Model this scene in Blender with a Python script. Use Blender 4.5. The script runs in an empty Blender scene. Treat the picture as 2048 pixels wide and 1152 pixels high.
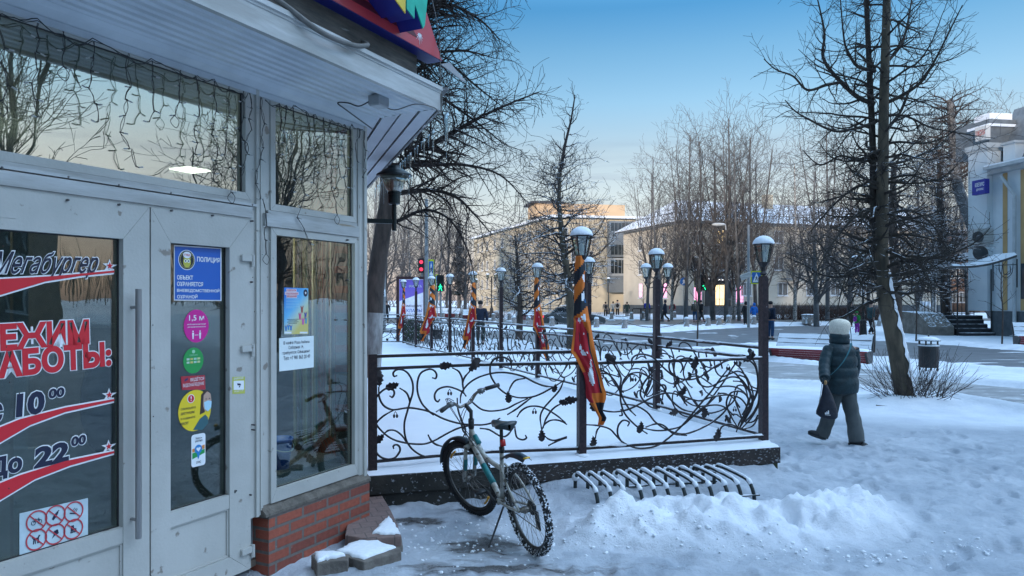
import bpy, bmesh, math, random
import numpy as np
from mathutils import Vector, Matrix, Quaternion, noise as mnoise
R = math.radians
sc = bpy.context.scene
COL = sc.collection
HC = 1.85; F = 1480.0; HY = 600.0; CX = 1024.0   # eye height, focal length and horizon in pixels of the 2048 px photograph

# ------------------------------------------------------------------ camera, sky, sun, exposure
cam = bpy.data.cameras.new('camera'); camo = bpy.data.objects.new('camera', cam); COL.objects.link(camo)
camo.location = (0, 0, HC); camo.rotation_euler = (R(90), 0, 0)
cam.sensor_width = 36; cam.lens = F/2048*36; cam.shift_y = 24/2048; cam.clip_start = .05; cam.clip_end = 3000
sc.camera = camo
SUN_EL, SUN_AZ = 9.0, 205.0       # azimuth clockwise from +Y: low behind the viewer
w = bpy.data.worlds.new('World'); sc.world = w; w.use_nodes = True
nt = w.node_tree; bg = nt.nodes['Background']
sky = nt.nodes.new('ShaderNodeTexSky'); sky.sky_type = 'NISHITA'; sky.sun_disc = False
sky.sun_elevation = R(SUN_EL); sky.sun_rotation = R(SUN_AZ); sky.altitude = 100; sky.air_density = 1.0; sky.dust_density = 1.2; sky.ozone_density = 3.0
# dusk bands: the clear sky is tinted by elevation (pale peach rim, teal-blue higher up, zenith boosted as added light on the snow) and carries one thin cloud streak
geo = nt.nodes.new('ShaderNodeTexCoord'); sep = nt.nodes.new('ShaderNodeSeparateXYZ')
nt.links.new(geo.outputs['Generated'], sep.inputs[0])
ramp = nt.nodes.new('ShaderNodeValToRGB'); nt.links.new(sep.outputs['Z'], ramp.inputs[0])
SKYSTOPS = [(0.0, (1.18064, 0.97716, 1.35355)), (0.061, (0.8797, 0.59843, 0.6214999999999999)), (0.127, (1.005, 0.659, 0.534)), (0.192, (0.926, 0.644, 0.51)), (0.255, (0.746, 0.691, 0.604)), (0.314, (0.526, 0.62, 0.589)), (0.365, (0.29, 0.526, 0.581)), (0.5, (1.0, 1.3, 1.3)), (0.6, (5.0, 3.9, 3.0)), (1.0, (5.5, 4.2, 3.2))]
er = ramp.color_ramp
while len(er.elements) < len(SKYSTOPS): er.elements.new(.5)
for e, (p, c) in zip(er.elements, SKYSTOPS): e.position = p
for e, (p, c) in zip(er.elements, SKYSTOPS): e.color = (c[0], c[1], c[2], 1)
mx = nt.nodes.new('ShaderNodeMix'); mx.data_type = 'RGBA'; mx.blend_type = 'MULTIPLY'; mx.inputs[0].default_value = 1.0
nt.links.new(sky.outputs[0], mx.inputs[6]); nt.links.new(ramp.outputs[0], mx.inputs[7])
mp = nt.nodes.new('ShaderNodeMapping'); mp.inputs['Scale'].default_value = (2.0, 2.0, 22.0); nt.links.new(geo.outputs['Generated'], mp.inputs[0])
cn = nt.nodes.new('ShaderNodeTexNoise'); cn.inputs['Scale'].default_value = 2.6; cn.inputs['Detail'].default_value = 6; nt.links.new(mp.outputs[0], cn.inputs[0])
cr = nt.nodes.new('ShaderNodeMapRange'); cr.inputs[1].default_value = .50; cr.inputs[2].default_value = .75; nt.links.new(cn.outputs[0], cr.inputs[0])
band = nt.nodes.new('ShaderNodeValToRGB'); nt.links.new(sep.outputs['Z'], band.inputs[0])
be = band.color_ramp; be.elements[0].position = .08; be.elements[0].color = (0,0,0,1); be.elements[1].position = .23; be.elements[1].color = (0,0,0,1)
e = be.elements.new(.165); e.color = (1,1,1,1)
mu = nt.nodes.new('ShaderNodeMath'); mu.operation = 'MULTIPLY'; nt.links.new(cr.outputs[0], mu.inputs[0]); nt.links.new(band.outputs[0], mu.inputs[1])
mc = nt.nodes.new('ShaderNodeMix'); mc.data_type = 'RGBA'; mc.blend_type = 'MULTIPLY'; mc.inputs[7].default_value = (.70,.70,.77,1)
nt.links.new(mu.outputs[0], mc.inputs[0]); nt.links.new(mx.outputs[2], mc.inputs[6])
# added factor dims and cools the sky glow round the sun, low behind the viewer
dp_ = nt.nodes.new('ShaderNodeVectorMath'); dp_.operation = 'DOT_PRODUCT'; dp_.inputs[1].default_value = (math.sin(R(SUN_AZ))*.97, math.cos(R(SUN_AZ))*.97, .22); nt.links.new(geo.outputs['Generated'], dp_.inputs[0])
gm = nt.nodes.new('ShaderNodeMapRange'); gm.inputs[1].default_value = .1; gm.inputs[2].default_value = .8; gm.inputs[3].default_value = 0.0; gm.inputs[4].default_value = 1.0; nt.links.new(dp_.outputs['Value'], gm.inputs[0])
gx = nt.nodes.new('ShaderNodeMix'); gx.data_type = 'RGBA'; gx.blend_type = 'MULTIPLY'; gx.inputs[7].default_value = (.22,.36,.46,1); nt.links.new(mc.outputs[2], gx.inputs[6]); nt.links.new(gm.outputs[0], gx.inputs[0])
# added sky boost to the viewer's right, lights the café front and models the snow
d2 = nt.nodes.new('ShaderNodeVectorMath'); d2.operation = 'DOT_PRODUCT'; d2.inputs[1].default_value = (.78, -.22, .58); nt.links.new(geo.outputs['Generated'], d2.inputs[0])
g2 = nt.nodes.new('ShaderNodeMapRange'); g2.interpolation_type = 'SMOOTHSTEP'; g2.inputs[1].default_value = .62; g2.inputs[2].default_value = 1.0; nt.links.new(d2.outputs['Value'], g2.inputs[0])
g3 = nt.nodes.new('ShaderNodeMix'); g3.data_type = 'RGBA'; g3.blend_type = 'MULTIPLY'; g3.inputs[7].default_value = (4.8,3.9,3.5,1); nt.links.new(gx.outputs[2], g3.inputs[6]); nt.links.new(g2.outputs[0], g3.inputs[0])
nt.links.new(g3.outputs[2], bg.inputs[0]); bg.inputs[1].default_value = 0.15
sd = bpy.data.lights.new('sun', 'SUN'); sd.energy = 2.2; sd.angle = R(4); sd.color = (1, .88, .77)
so = bpy.data.objects.new('sun', sd); COL.objects.link(so)
_a = R(SUN_AZ); _e = R(9.0)
so.rotation_euler = Vector((math.sin(_a)*math.cos(_e), math.cos(_a)*math.cos(_e), math.sin(_e))).to_track_quat('Z', 'Y').to_euler()
sc.view_settings.view_transform = 'Standard'; sc.view_settings.look = 'None'; sc.view_settings.gamma = 1
sc.view_settings.exposure = 1.2
sc.cycles.max_bounces = 8; sc.cycles.transparent_max_bounces = 12

# ------------------------------------------------------------------ pixel -> place helpers (positions read off the photograph, then real size at real depth)
def W(px, py, d): return Vector(((px-CX)/F*d, d, HC-(py-HY)/F*d))
def G(px, py, z=0.0):
    d = (HC-z)*F/(py-HY); return Vector(((px-CX)/F*d, d, z))

# ------------------------------------------------------------------ materials
MATS = {}
def M(name, c1, c2=None, scale=8.0, rough=.6, metal=0.0, bump=0.0, bscale=None, snow=0.0, detail=4, emit=None, coat=0.0, stretch=None, world=False, wear=None, aniso=False):
    if name in MATS: return MATS[name]
    m = bpy.data.materials.new(name); m.use_nodes = True; t = m.node_tree; L = t.links; b = t.nodes['Principled BSDF']
    b.inputs['Roughness'].default_value = rough; b.inputs['Metallic'].default_value = metal
    if coat: b.inputs['Coat Weight'].default_value = coat
    if world:
        g = t.nodes.new('ShaderNodeNewGeometry'); co = g.outputs['Position']
    else:
        g = t.nodes.new('ShaderNodeTexCoord'); co = g.outputs['Object']
    if stretch:
        mp = t.nodes.new('ShaderNodeMapping'); mp.inputs['Scale'].default_value = stretch; L.new(co, mp.inputs[0]); co = mp.outputs[0]
    n = t.nodes.new('ShaderNodeTexNoise'); n.inputs['Scale'].default_value = scale; n.inputs['Detail'].default_value = detail; n.inputs['Roughness'].default_value = .6; L.new(co, n.inputs[0])
    c2 = c2 or tuple(min(1, x*.78) for x in c1)
    r = t.nodes.new('ShaderNodeValToRGB'); L.new(n.outputs[0], r.inputs[0])
    r.color_ramp.elements[0].position = .35; r.color_ramp.elements[0].color = (*c2, 1); r.color_ramp.elements[1].position = .65; r.color_ramp.elements[1].color = (*c1, 1)
    out = r.outputs[0]
    if wear:   # (colour, threshold, scale): dirt or chipped spots of their own shape
        n3 = t.nodes.new('ShaderNodeTexNoise'); n3.inputs['Scale'].default_value = wear[2]; n3.inputs['Detail'].default_value = 8; L.new(co, n3.inputs[0])
        mr = t.nodes.new('ShaderNodeMapRange'); mr.inputs[1].default_value = wear[1]; mr.inputs[2].default_value = wear[1]+.04; L.new(n3.outputs[0], mr.inputs[0])
        k = t.nodes.new('ShaderNodeMix'); k.data_type = 'RGBA'; L.new(mr.outputs[0], k.inputs[0]); L.new(out, k.inputs[6]); k.inputs[7].default_value = (*wear[0], 1); out = k.outputs[2]
    if snow:
        gg = t.nodes.new('ShaderNodeNewGeometry'); sp = t.nodes.new('ShaderNodeSeparateXYZ'); L.new(gg.outputs['Normal'], sp.inputs[0])
        n2 = t.nodes.new('ShaderNodeTexNoise'); n2.inputs['Scale'].default_value = 9; n2.inputs['Detail'].default_value = 3; L.new(gg.outputs['Position'], n2.inputs[0])
        ad = t.nodes.new('ShaderNodeMath'); ad.operation = 'MULTIPLY_ADD'; L.new(n2.outputs[0], ad.inputs[0]); ad.inputs[1].default_value = .9; L.new(sp.outputs[2], ad.inputs[2])
        mr = t.nodes.new('ShaderNodeMapRange'); th = 1.45-snow; mr.inputs[1].default_value = th; mr.inputs[2].default_value = th+.12; L.new(ad.outputs[0], mr.inputs[0])
        k = t.nodes.new('ShaderNodeMix'); k.data_type = 'RGBA'; L.new(mr.outputs[0], k.inputs[0]); L.new(out, k.inputs[6]); k.inputs[7].default_value = (.82,.85,.90,1); out = k.outputs[2]
        k2 = t.nodes.new('ShaderNodeMix'); L.new(mr.outputs[0], k2.inputs[0]); k2.inputs[2].default_value = rough; k2.inputs[3].default_value = .8; L.new(k2.outputs[0], b.inputs['Roughness'])
        if metal:
            k3 = t.nodes.new('ShaderNodeMix'); L.new(mr.outputs[0], k3.inputs[0]); k3.inputs[2].default_value = metal; k3.inputs[3].default_value = 0; L.new(k3.outputs[0], b.inputs['Metallic'])
    L.new(out, b.inputs['Base Color'])
    if bump:
        n4 = t.nodes.new('ShaderNodeTexNoise'); n4.inputs['Scale'].default_value = bscale or scale*3; n4.inputs['Detail'].default_value = 5; L.new(co, n4.inputs[0])
        bp = t.nodes.new('ShaderNodeBump'); bp.inputs['Strength'].default_value = min(1, bump); bp.inputs['Distance'].default_value = .01*max(1, bump); L.new(n4.outputs[0], bp.inputs['Height']); L.new(bp.outputs[0], b.inputs['Normal'])
    if emit:
        b.inputs['Emission Color'].default_value = (*emit[0], 1); b.inputs['Emission Strength'].default_value = emit[1]
    MATS[name] = m; return m

def glass(name, refl, tint=(.8,.9,.88), rough=.0):
    if name in MATS: return MATS[name]
    m = bpy.data.materials.new(name); m.use_nodes = True; t = m.node_tree; L = t.links; t.nodes.remove(t.nodes['Principled BSDF'])
    o = t.nodes['Material Output']; tr = t.nodes.new('ShaderNodeBsdfTransparent'); tr.inputs[0].default_value = (*tint, 1)
    gl = t.nodes.new('ShaderNodeBsdfGlossy'); gl.inputs['Roughness'].default_value = rough; gl.inputs[0].default_value = (.95,.97,.96,1)
    fr = t.nodes.new('ShaderNodeLayerWeight'); fr.inputs[0].default_value = .5; pw = t.nodes.new('ShaderNodeMath'); pw.operation = 'POWER'; pw.inputs[1].default_value = 4; L.new(fr.outputs['Facing'], pw.inputs[0])
    ma = t.nodes.new('ShaderNodeMath'); ma.operation = 'MULTIPLY_ADD'; ma.inputs[1].default_value = .9; ma.inputs[2].default_value = refl; ma.use_clamp = True; L.new(pw.outputs[0], ma.inputs[0])
    g = t.nodes.new('ShaderNodeTexCoord'); n = t.nodes.new('ShaderNodeTexNoise'); n.inputs['Scale'].default_value = 1.6; L.new(g.outputs['Object'], n.inputs[0])
    bp = t.nodes.new('ShaderNodeBump'); bp.inputs['Strength'].default_value = .06; bp.inputs['Distance'].default_value = .05; L.new(n.outputs[0], bp.inputs['Height']); L.new(bp.outputs[0], gl.inputs['Normal'])
    mx = t.nodes.new('ShaderNodeMixShader'); L.new(ma.outputs[0], mx.inputs[0]); L.new(tr.outputs[0], mx.inputs[1]); L.new(gl.outputs[0], mx.inputs[2]); L.new(mx.outputs[0], o.inputs[0])
    MATS[name] = m; return m

def brickmat(name, c1, c2, mortar, sx, sy, ms=.012, offset=.5, snow=0):
    m = bpy.data.materials.new(name); m.use_nodes = True; t = m.node_tree; L = t.links; b = t.nodes['Principled BSDF']; b.inputs['Roughness'].default_value = .85
    g = t.nodes.new('ShaderNodeUVMap'); br = t.nodes.new('ShaderNodeTexBrick'); L.new(g.outputs[0], br.inputs[0])
    br.inputs['Scale'].default_value = 1; br.inputs['Brick Width'].default_value = sx; br.inputs['Row Height'].default_value = sy; br.inputs['Mortar Size'].default_value = ms; br.offset = offset
    br.inputs['Color1'].default_value = (*c1,1); br.inputs['Color2'].default_value = (*c2,1); br.inputs['Mortar'].default_value = (*mortar,1); br.inputs['Bias'].default_value = -.1
    n = t.nodes.new('ShaderNodeTexNoise'); n.inputs['Scale'].default_value = 30; n.inputs['Detail'].default_value = 8; L.new(g.outputs[0], n.inputs[0])
    mr = t.nodes.new('ShaderNodeMapRange'); mr.inputs[3].default_value = .65; mr.inputs[4].default_value = 1.3; L.new(n.outputs[0], mr.inputs[0])
    k = t.nodes.new('ShaderNodeMix'); k.data_type = 'RGBA'; k.blend_type = 'MULTIPLY'; k.inputs[0].default_value = 1; L.new(br.outputs[0], k.inputs[6]); L.new(mr.outputs[0], k.inputs[7])
    n2 = t.nodes.new('ShaderNodeTexNoise'); n2.inputs['Scale'].default_value = 9; n2.inputs['Detail'].default_value = 9; n2.inputs['Roughness'].default_value = .75; L.new(g.outputs[0], n2.inputs[0])
    mr2 = t.nodes.new('ShaderNodeMapRange'); mr2.inputs[1].default_value = .62; mr2.inputs[2].default_value = .70; L.new(n2.outputs[0], mr2.inputs[0])
    k2 = t.nodes.new('ShaderNodeMix'); k2.data_type = 'RGBA'; L.new(mr2.outputs[0], k2.inputs[0]); L.new(k.outputs[2], k2.inputs[6]); k2.inputs[7].default_value = (.34,.27,.23,1)
    L.new(k2.outputs[2], b.inputs['Base Color'])
    iv = t.nodes.new('ShaderNodeMath'); iv.operation = 'MULTIPLY_ADD'; iv.inputs[1].default_value = -1; iv.inputs[2].default_value = 1; L.new(br.outputs[1], iv.inputs[0])
    ad = t.nodes.new('ShaderNodeMath'); ad.operation = 'MULTIPLY_ADD'; ad.inputs[1].default_value = .35; L.new(n.outputs[0], ad.inputs[0]); L.new(iv.outputs[0], ad.inputs[2])
    bp = t.nodes.new('ShaderNodeBump'); bp.inputs['Strength'].default_value = .9; bp.inputs['Distance'].default_value = .008; L.new(ad.outputs[0], bp.inputs['Height']); L.new(bp.outputs[0], b.inputs['Normal'])
    MATS[name] = m; return m

# ------------------------------------------------------------------ mesh collector
def wm(o):
    m = Matrix.LocRotScale(o.location, o.rotation_euler, o.scale)
    return wm(o.parent) @ o.matrix_parent_inverse @ m if o.parent else m
class MB:
    def __init__(s): s.v = []; s.f = []; s.mi = []; s.uv = {}; s.m = 0
    def add(s, vs, fs):
        o = len(s.v); s.v.extend([tuple(x) for x in vs])
        for f in fs: s.f.append(tuple(i+o for i in f)); s.mi.append(s.m)
        return s
    def box(s, c, sz, mat=None):
        x, y, z = sz[0]/2, sz[1]/2, sz[2]/2
        vs = [Vector((a, b, d)) for a in (-x, x) for b in (-y, y) for d in (-z, z)]
        if mat is not None: vs = [mat @ q for q in vs]
        c = Vector(c); vs = [q+c for q in vs]
        return s.add(vs, [(0,1,3,2),(4,6,7,5),(0,4,5,1),(2,3,7,6),(0,2,6,4),(1,5,7,3)])
    def bx(s, x0, x1, y0, y1, z0, z1): return s.box(((x0+x1)/2, (y0+y1)/2, (z0+z1)/2), (abs(x1-x0), abs(y1-y0), abs(z1-z0)))
    def tube(s, pts, r, n=6, cap=True, closed=False):
        pts = [Vector(p) for p in pts]; k = len(pts)
        if not hasattr(r, '__len__'): r = [r]*k
        o = len(s.v); prev = None
        for i, p in enumerate(pts):
            if closed: t = pts[(i+1) % k]-pts[i-1]
            else: t = pts[min(i+1, k-1)]-pts[max(i-1, 0)]
            if t.length < 1e-9: t = Vector((0,0,1))
            t.normalize()
            if prev is None:
                a = Vector((0,0,1)) if abs(t.z) < .9 else Vector((1,0,0))
                u = t.cross(a).normalized()
            else:
                u = prev - t*prev.dot(t)
                if u.length < 1e-6: u = t.cross(Vector((0,0,1)))
                u.normalize()
            prev = u; w = t.cross(u); ri = r[i]
            for j in range(n):
                a = 2*math.pi*j/n; q = p+(u*math.cos(a)+w*math.sin(a))*ri; s.v.append((q.x, q.y, q.z))
        for i in range(k if closed else k-1):
            i2 = (i+1) % k
            for j in range(n):
                j2 = (j+1) % n
                s.f.append((o+i*n+j, o+i*n+j2, o+i2*n+j2, o+i2*n+j)); s.mi.append(s.m)
        if cap and not closed and n > 2:
            s.f.append(tuple(o+j for j in reversed(range(n)))); s.mi.append(s.m)
            s.f.append(tuple(o+(k-1)*n+j for j in range(n))); s.mi.append(s.m)
        return s
    def bar(s, a, b, wd, ht, up=(0,0,1)):
        a = Vector(a); b = Vector(b); t = (b-a).normalized(); up = Vector(up)
        if abs(t.dot(up)) > .95: up = Vector((0,1,0))
        x = t.cross(up).normalized()*wd/2; y = x.cross(t).normalized()*ht/2
        vs = [a-x-y, a+x-y, a+x+y, a-x+y, b-x-y, b+x-y, b+x+y, b-x+y]
        return s.add(vs, [(3,2,1,0),(4,5,6,7),(0,1,5,4),(1,2,6,5),(2,3,7,6),(3,0,4,7)])
    def lathe(s, prof, c=(0,0,0), n=16, axis=None):
        o = len(s.v); c = Vector(c); q = Vector(axis).to_track_quat('Z', 'Y') if axis else None
        for (r, z) in prof:
            for j in range(n):
                a = 2*math.pi*j/n; p = Vector((r*math.cos(a), r*math.sin(a), z))
                if q: p = q @ p
                s.v.append(tuple(p+c))
        for i in range(len(prof)-1):
            for j in range(n):
                j2 = (j+1) % n; s.f.append((o+i*n+j, o+i*n+j2, o+(i+1)*n+j2, o+(i+1)*n+j)); s.mi.append(s.m)
        s.f.append(tuple(o+j for j in reversed(range(n)))); s.mi.append(s.m)
        s.f.append(tuple(o+(len(prof)-1)*n+j for j in range(n))); s.mi.append(s.m)
        return s
    def ell(s, c, rad, n=12, k=8, mat=None, jit=0, seed=0):
        o = len(s.v); c = Vector(c); rg = random.Random(seed)
        for i in range(1, k):
            th = math.pi*i/k
            for j in range(n):
                a = 2*math.pi*j/n; p = Vector((rad[0]*math.sin(th)*math.cos(a), rad[1]*math.sin(th)*math.sin(a), rad[2]*math.cos(th)))
                if jit: p *= 1+rg.uniform(-jit, jit)
                if mat is not None: p = mat @ p
                s.v.append(tuple(p+c))
        tp = Vector((0,0,rad[2])); bt = -tp
        if mat is not None: tp = mat @ tp; bt = mat @ bt
        s.v.append(tuple(tp+c)); s.v.append(tuple(bt+c)); T = o+(k-1)*n; B = T+1
        for j in range(n):
            j2 = (j+1) % n
            s.f.append((T, o+j, o+j2)); s.mi.append(s.m)
            s.f.append((B, o+(k-2)*n+j2, o+(k-2)*n+j)); s.mi.append(s.m)
            for i in range(k-2): s.f.append((o+i*n+j, o+(i+1)*n+j, o+(i+1)*n+j2, o+i*n+j2)); s.mi.append(s.m)
        return s
    def prism(s, poly, fn, t0, t1):
        # poly: 2D list, fn(x, y, t) -> 3D ; closed solid between t0 and t1
        k = len(poly); vs = [fn(x, y, t0) for x, y in poly]+[fn(x, y, t1) for x, y in poly]
        fs = [tuple(range(k))[::-1], tuple(range(k, 2*k))]+[(i, (i+1) % k, k+(i+1) % k, k+i) for i in range(k)]
        return s.add(vs, fs)
    def grid(s, fn, nu, nv):
        vs = [fn(i/nu, j/nv) for i in range(nu+1) for j in range(nv+1)]
        return s.add(vs, [(i*(nv+1)+j, (i+1)*(nv+1)+j, (i+1)*(nv+1)+j+1, i*(nv+1)+j+1) for i in range(nu) for j in range(nv)])
    def build(s, name, mats, parent=None, smooth=False, base=None, fix=False):
        if not isinstance(mats, (list, tuple)): mats = [mats]
        if parent is not None:
            inv = wm(parent).inverted(); loc = Vector((0,0,0)); vs = [tuple(inv @ Vector(q)) for q in s.v]
        else:
            if base is None:
                a = np.array(s.v); base = ((a[:,0].min()+a[:,0].max())/2, (a[:,1].min()+a[:,1].max())/2, a[:,2].min())
            loc = Vector(base); vs = (np.array(s.v)-np.array(base)).tolist()
        me = bpy.data.meshes.new(name); me.from_pydata(vs, [], s.f); me.update()
        for m in mats: me.materials.append(m)
        if len(mats) > 1: me.polygons.foreach_set('material_index', s.mi)
        if fix:
            bm = bmesh.new(); bm.from_mesh(me); bmesh.ops.recalc_face_normals(bm, faces=bm.faces); bm.to_mesh(me); bm.free()
        if smooth: me.polygons.foreach_set('use_smooth', [True]*len(me.polygons))
        o = bpy.data.objects.new(name, me); COL.objects.link(o); o.location = loc
        if parent is not None: o.parent = parent
        return o
def thing(name, label, cat, loc=(0,0,0), rz=0, group=None, kind=None, rot=None):
    o = bpy.data.objects.new(name, None); COL.objects.link(o); o.location = loc; o.rotation_euler = rot or (0,0,rz); o.empty_display_size = .2
    return tag(o, label, cat, group, kind)
def tag(o, label=None, cat=None, group=None, kind=None):
    if label: o['label'] = label
    if cat: o['category'] = cat
    if group: o['group'] = group
    if kind: o['kind'] = kind
    return o
def dup(o, loc=None, rz=None, scale=None, label=None, parent=None, group=None):
    c = o.copy(); COL.objects.link(c)
    if parent is not None: c.parent = parent
    if loc is not None: c.location = loc
    if rz is not None: c.rotation_euler = (c.rotation_euler[0], c.rotation_euler[1], rz)
    if scale is not None: c.scale = scale if hasattr(scale, '__len__') else (scale,)*3
    if label: c['label'] = label
    if group: c['group'] = group
    for ch in [x for x in bpy.data.objects if x.parent == o]: dup(ch, parent=c)
    return c
def spline(P, n=6):
    P = [Vector(p) for p in P]
    if len(P) < 3: return P
    out = []
    for i in range(len(P)-1):
        p0 = P[max(i-1, 0)]; p1 = P[i]; p2 = P[i+1]; p3 = P[min(i+2, len(P)-1)]
        for k in range(n):
            t = k/n; out.append(.5*((2*p1)+(p2-p0)*t+(2*p0-5*p1+4*p2-p3)*t*t+(3*p1-p0-3*p2+p3)*t**3))
    out.append(P[-1]); return out

# text as a mesh fitted in a local box: placed by matrix mt whose X runs along the line and Y up
def text(s, mt, x0, x1, y0, y1, mat, parent, name='lettering', off=0, shear=0, t=.0004, bold=False, label=None, keep=False):
    c = bpy.data.curves.new('t', 'FONT'); c.body = s; c.size = 1; c.offset = off; c.shear = shear; c.extrude = 0; c.resolution_u = 3; c.align_x = 'LEFT'
    o = bpy.data.objects.new('t', c); COL.objects.link(o)
    dg = bpy.context.evaluated_depsgraph_get(); me = bpy.data.meshes.new_from_object(o.evaluated_get(dg)); bpy.data.objects.remove(o); bpy.data.curves.remove(c)
    k = len(me.vertices); a = np.empty(k*3); me.vertices.foreach_get('co', a); a = a.reshape(-1, 3)
    mn = a.min(0); mxx = a.max(0); sx = (x1-x0)/(mxx[0]-mn[0]); sy = (y1-y0)/(mxx[1]-mn[1])
    if keep: sx = sy = min(sx, sy)
    vs = [(x0+(p[0]-mn[0])*sx, y0+(p[1]-mn[1])*sy, 0) for p in a]
    fs = [tuple(p.vertices) for p in me.polygons]; bpy.data.meshes.remove(me)
    mb = MB(); mb.add([mt @ Vector((p[0], p[1], t)) for p in vs], fs)
    ob = mb.build(name, mat, parent)
    if label: ob['label'] = label
    return ob

SNOW = None
def snowmat():
    m = bpy.data.materials.new('snow'); m.use_nodes = True; t = m.node_tree; L = t.links; b = t.nodes['Principled BSDF']
    b.inputs['Roughness'].default_value = .75
    g = t.nodes.new('ShaderNodeNewGeometry'); n = t.nodes.new('ShaderNodeTexNoise'); n.inputs['Scale'].default_value = 40; n.inputs['Detail'].default_value = 6; L.new(g.outputs['Position'], n.inputs[0])
    r = t.nodes.new('ShaderNodeValToRGB'); r.color_ramp.elements[0].position = .3; r.color_ramp.elements[0].color = (.76,.79,.84,1); r.color_ramp.elements[1].position = .7; r.color_ramp.elements[1].color = (.86,.88,.91,1); L.new(n.outputs[0], r.inputs[0]); L.new(r.outputs[0], b.inputs['Base Color'])
    bp = t.nodes.new('ShaderNodeBump'); bp.inputs['Strength'].default_value = .35; bp.inputs['Distance'].default_value = .01; L.new(n.outputs[0], bp.inputs['Height']); L.new(bp.outputs[0], b.inputs['Normal'])
    MATS['snow'] = m; return m
SNOW = snowmat()
WHITE = M('white_pvc', (.50,.485,.45), (.40,.39,.36), scale=1.5, rough=.42, bump=.15, bscale=60, detail=9, wear=((.24,.21,.18), .655, 11))
GALV = M('white_galvanised', (.50,.50,.49), (.33,.32,.30), scale=5, rough=.45, bump=.2, bscale=20, wear=((.28,.22,.15), .66, 3), stretch=(.35,1,2.5))
SOFF = M('soffit_white', (.60,.63,.66), (.50,.53,.56), scale=3, rough=.5)
BLACKM = M('black_iron', (.030,.024,.026), (.018,.014,.015), scale=20, rough=.5, metal=.3, bump=.4, bscale=60)
IRONS = M('snowy_iron', (.035,.026,.026), (.02,.015,.016), scale=20, rough=.5, metal=.3, bump=.3, bscale=60, snow=.30)
IRONL = M('brown_iron', (.045,.030,.030), (.022,.016,.018), scale=30, rough=.45, metal=.35, bump=.3, bscale=50)
# ------------------------------------------------------------------ numpy value noise
_rs = np.random.RandomState(5); _T = _rs.rand(256, 256)
def vn(x, y):
    xi = np.floor(x).astype(int); yi = np.floor(y).astype(int); fx = x-xi; fy = y-yi; fx = fx*fx*(3-2*fx); fy = fy*fy*(3-2*fy)
    a = _T[xi % 256, yi % 256]; b = _T[(xi+1) % 256, yi % 256]; c = _T[xi % 256, (yi+1) % 256]; d = _T[(xi+1) % 256, (yi+1) % 256]
    return (a*(1-fx)+b*fx)*(1-fy)+(c*(1-fx)+d*fx)*fy
def fbm(x, y, o=4):
    s = 0; a = .5; t = 0
    for i in range(o): s = s+a*vn(x*2**i+i*17.3, y*2**i+i*9.1); t += a; a *= .5
    return s/t
def sdist(X, Y, poly):
    # signed distance, positive inside
    d = np.full(X.shape, 1e9); ins = np.zeros(X.shape, bool); n = len(poly)
    for i in range(n):
        x0, y0 = poly[i]; x1, y1 = poly[(i+1) % n]; ex, ey = x1-x0, y1-y0; L = ex*ex+ey*ey+1e-12
        t = np.clip(((X-x0)*ex+(Y-y0)*ey)/L, 0, 1); d = np.minimum(d, np.hypot(X-x0-t*ex, Y-y0-t*ey))
        c = ((y0 > Y) != (y1 > Y)) & (X < (x1-x0)*(Y-y0)/((y1-y0) if y1 != y0 else 1e-9)+x0); ins ^= c
    return np.where(ins, d, -d)
def gp(l): return [(G(x, y).x, G(x, y).y) for x, y in l]
ICY = gp([(1470,716),(1532,722),(1642,730),(1741,738),(1901,763),(2048,776),(2400,812),(2400,880),(2048,828),(1901,806),(1770,788),(1722,779),(1634,773),(1532,762),(1470,750)])
PLAZA = gp([(640,655),(760,657),(860,660),(1000,661),(1180,664),(1320,664),(1450,656),(1560,652),(1660,650),(1700,655),(1712,678),(1832,684),(2048,700),(2500,728),(2500,800),(2048,745),(1880,729),(1794,722),(1738,716),(1650,692),(1540,690),(1400,700),(1290,706),(1180,710),(1060,688),(900,676),(760,670),(640,668)])
STREET = gp([(300,637),(1010,637.5),(1350,638.5),(1560,636),(1800,634.5),(2600,633),(2600,643),(1700,645.5),(1560,648),(1450,651),(1300,655),(1080,655),(860,652),(300,651)])
LANE = gp([(880,637.6),(1010,637.6),(1012,630),(985,622),(950,616),(905,613),(830,612),(700,612),(700,616),(800,617),(860,620),(885,628)])
# the heap shovelled in front of the bicycle rack
HEAP = [(.42,5.95),(.75,6.1),(1.4,6.22),(2.1,6.3),(2.6,6.5),(3.0,6.62),(3.25,6.5),(3.15,6.1),(2.8,5.8),(2.4,5.62),(1.7,5.5),(1.0,5.5),(.5,5.6)]
_pr = random.Random(8); PRINTS = []
for x0_, y0_, x1_, y1_, n_ in ((3.1,5.2,4.6,11.5,19),(3.6,4.9,6.2,10.5,19),(5.6,5.0,4.4,9.4,14),(2.9,7.6,3.9,12.5,13),(6.5,5.2,7.6,9.5,13),(3.0,8.4,6.4,10.6,11),(.9,4.6,3.8,5.3,10)):
    for i_ in range(n_):
        t_ = (i_+_pr.uniform(-.2,.2))/n_; dx_, dy_ = x1_-x0_, y1_-y0_; l_ = math.hypot(dx_, dy_); dx_ /= l_; dy_ /= l_; sd_ = .12*(1 if i_ % 2 else -1)+_pr.uniform(-.05,.05); PRINTS.append((x0_+dx_*l_*t_+dy_*sd_, y0_+dy_*l_*t_-dx_*sd_, dx_, dy_))
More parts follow.
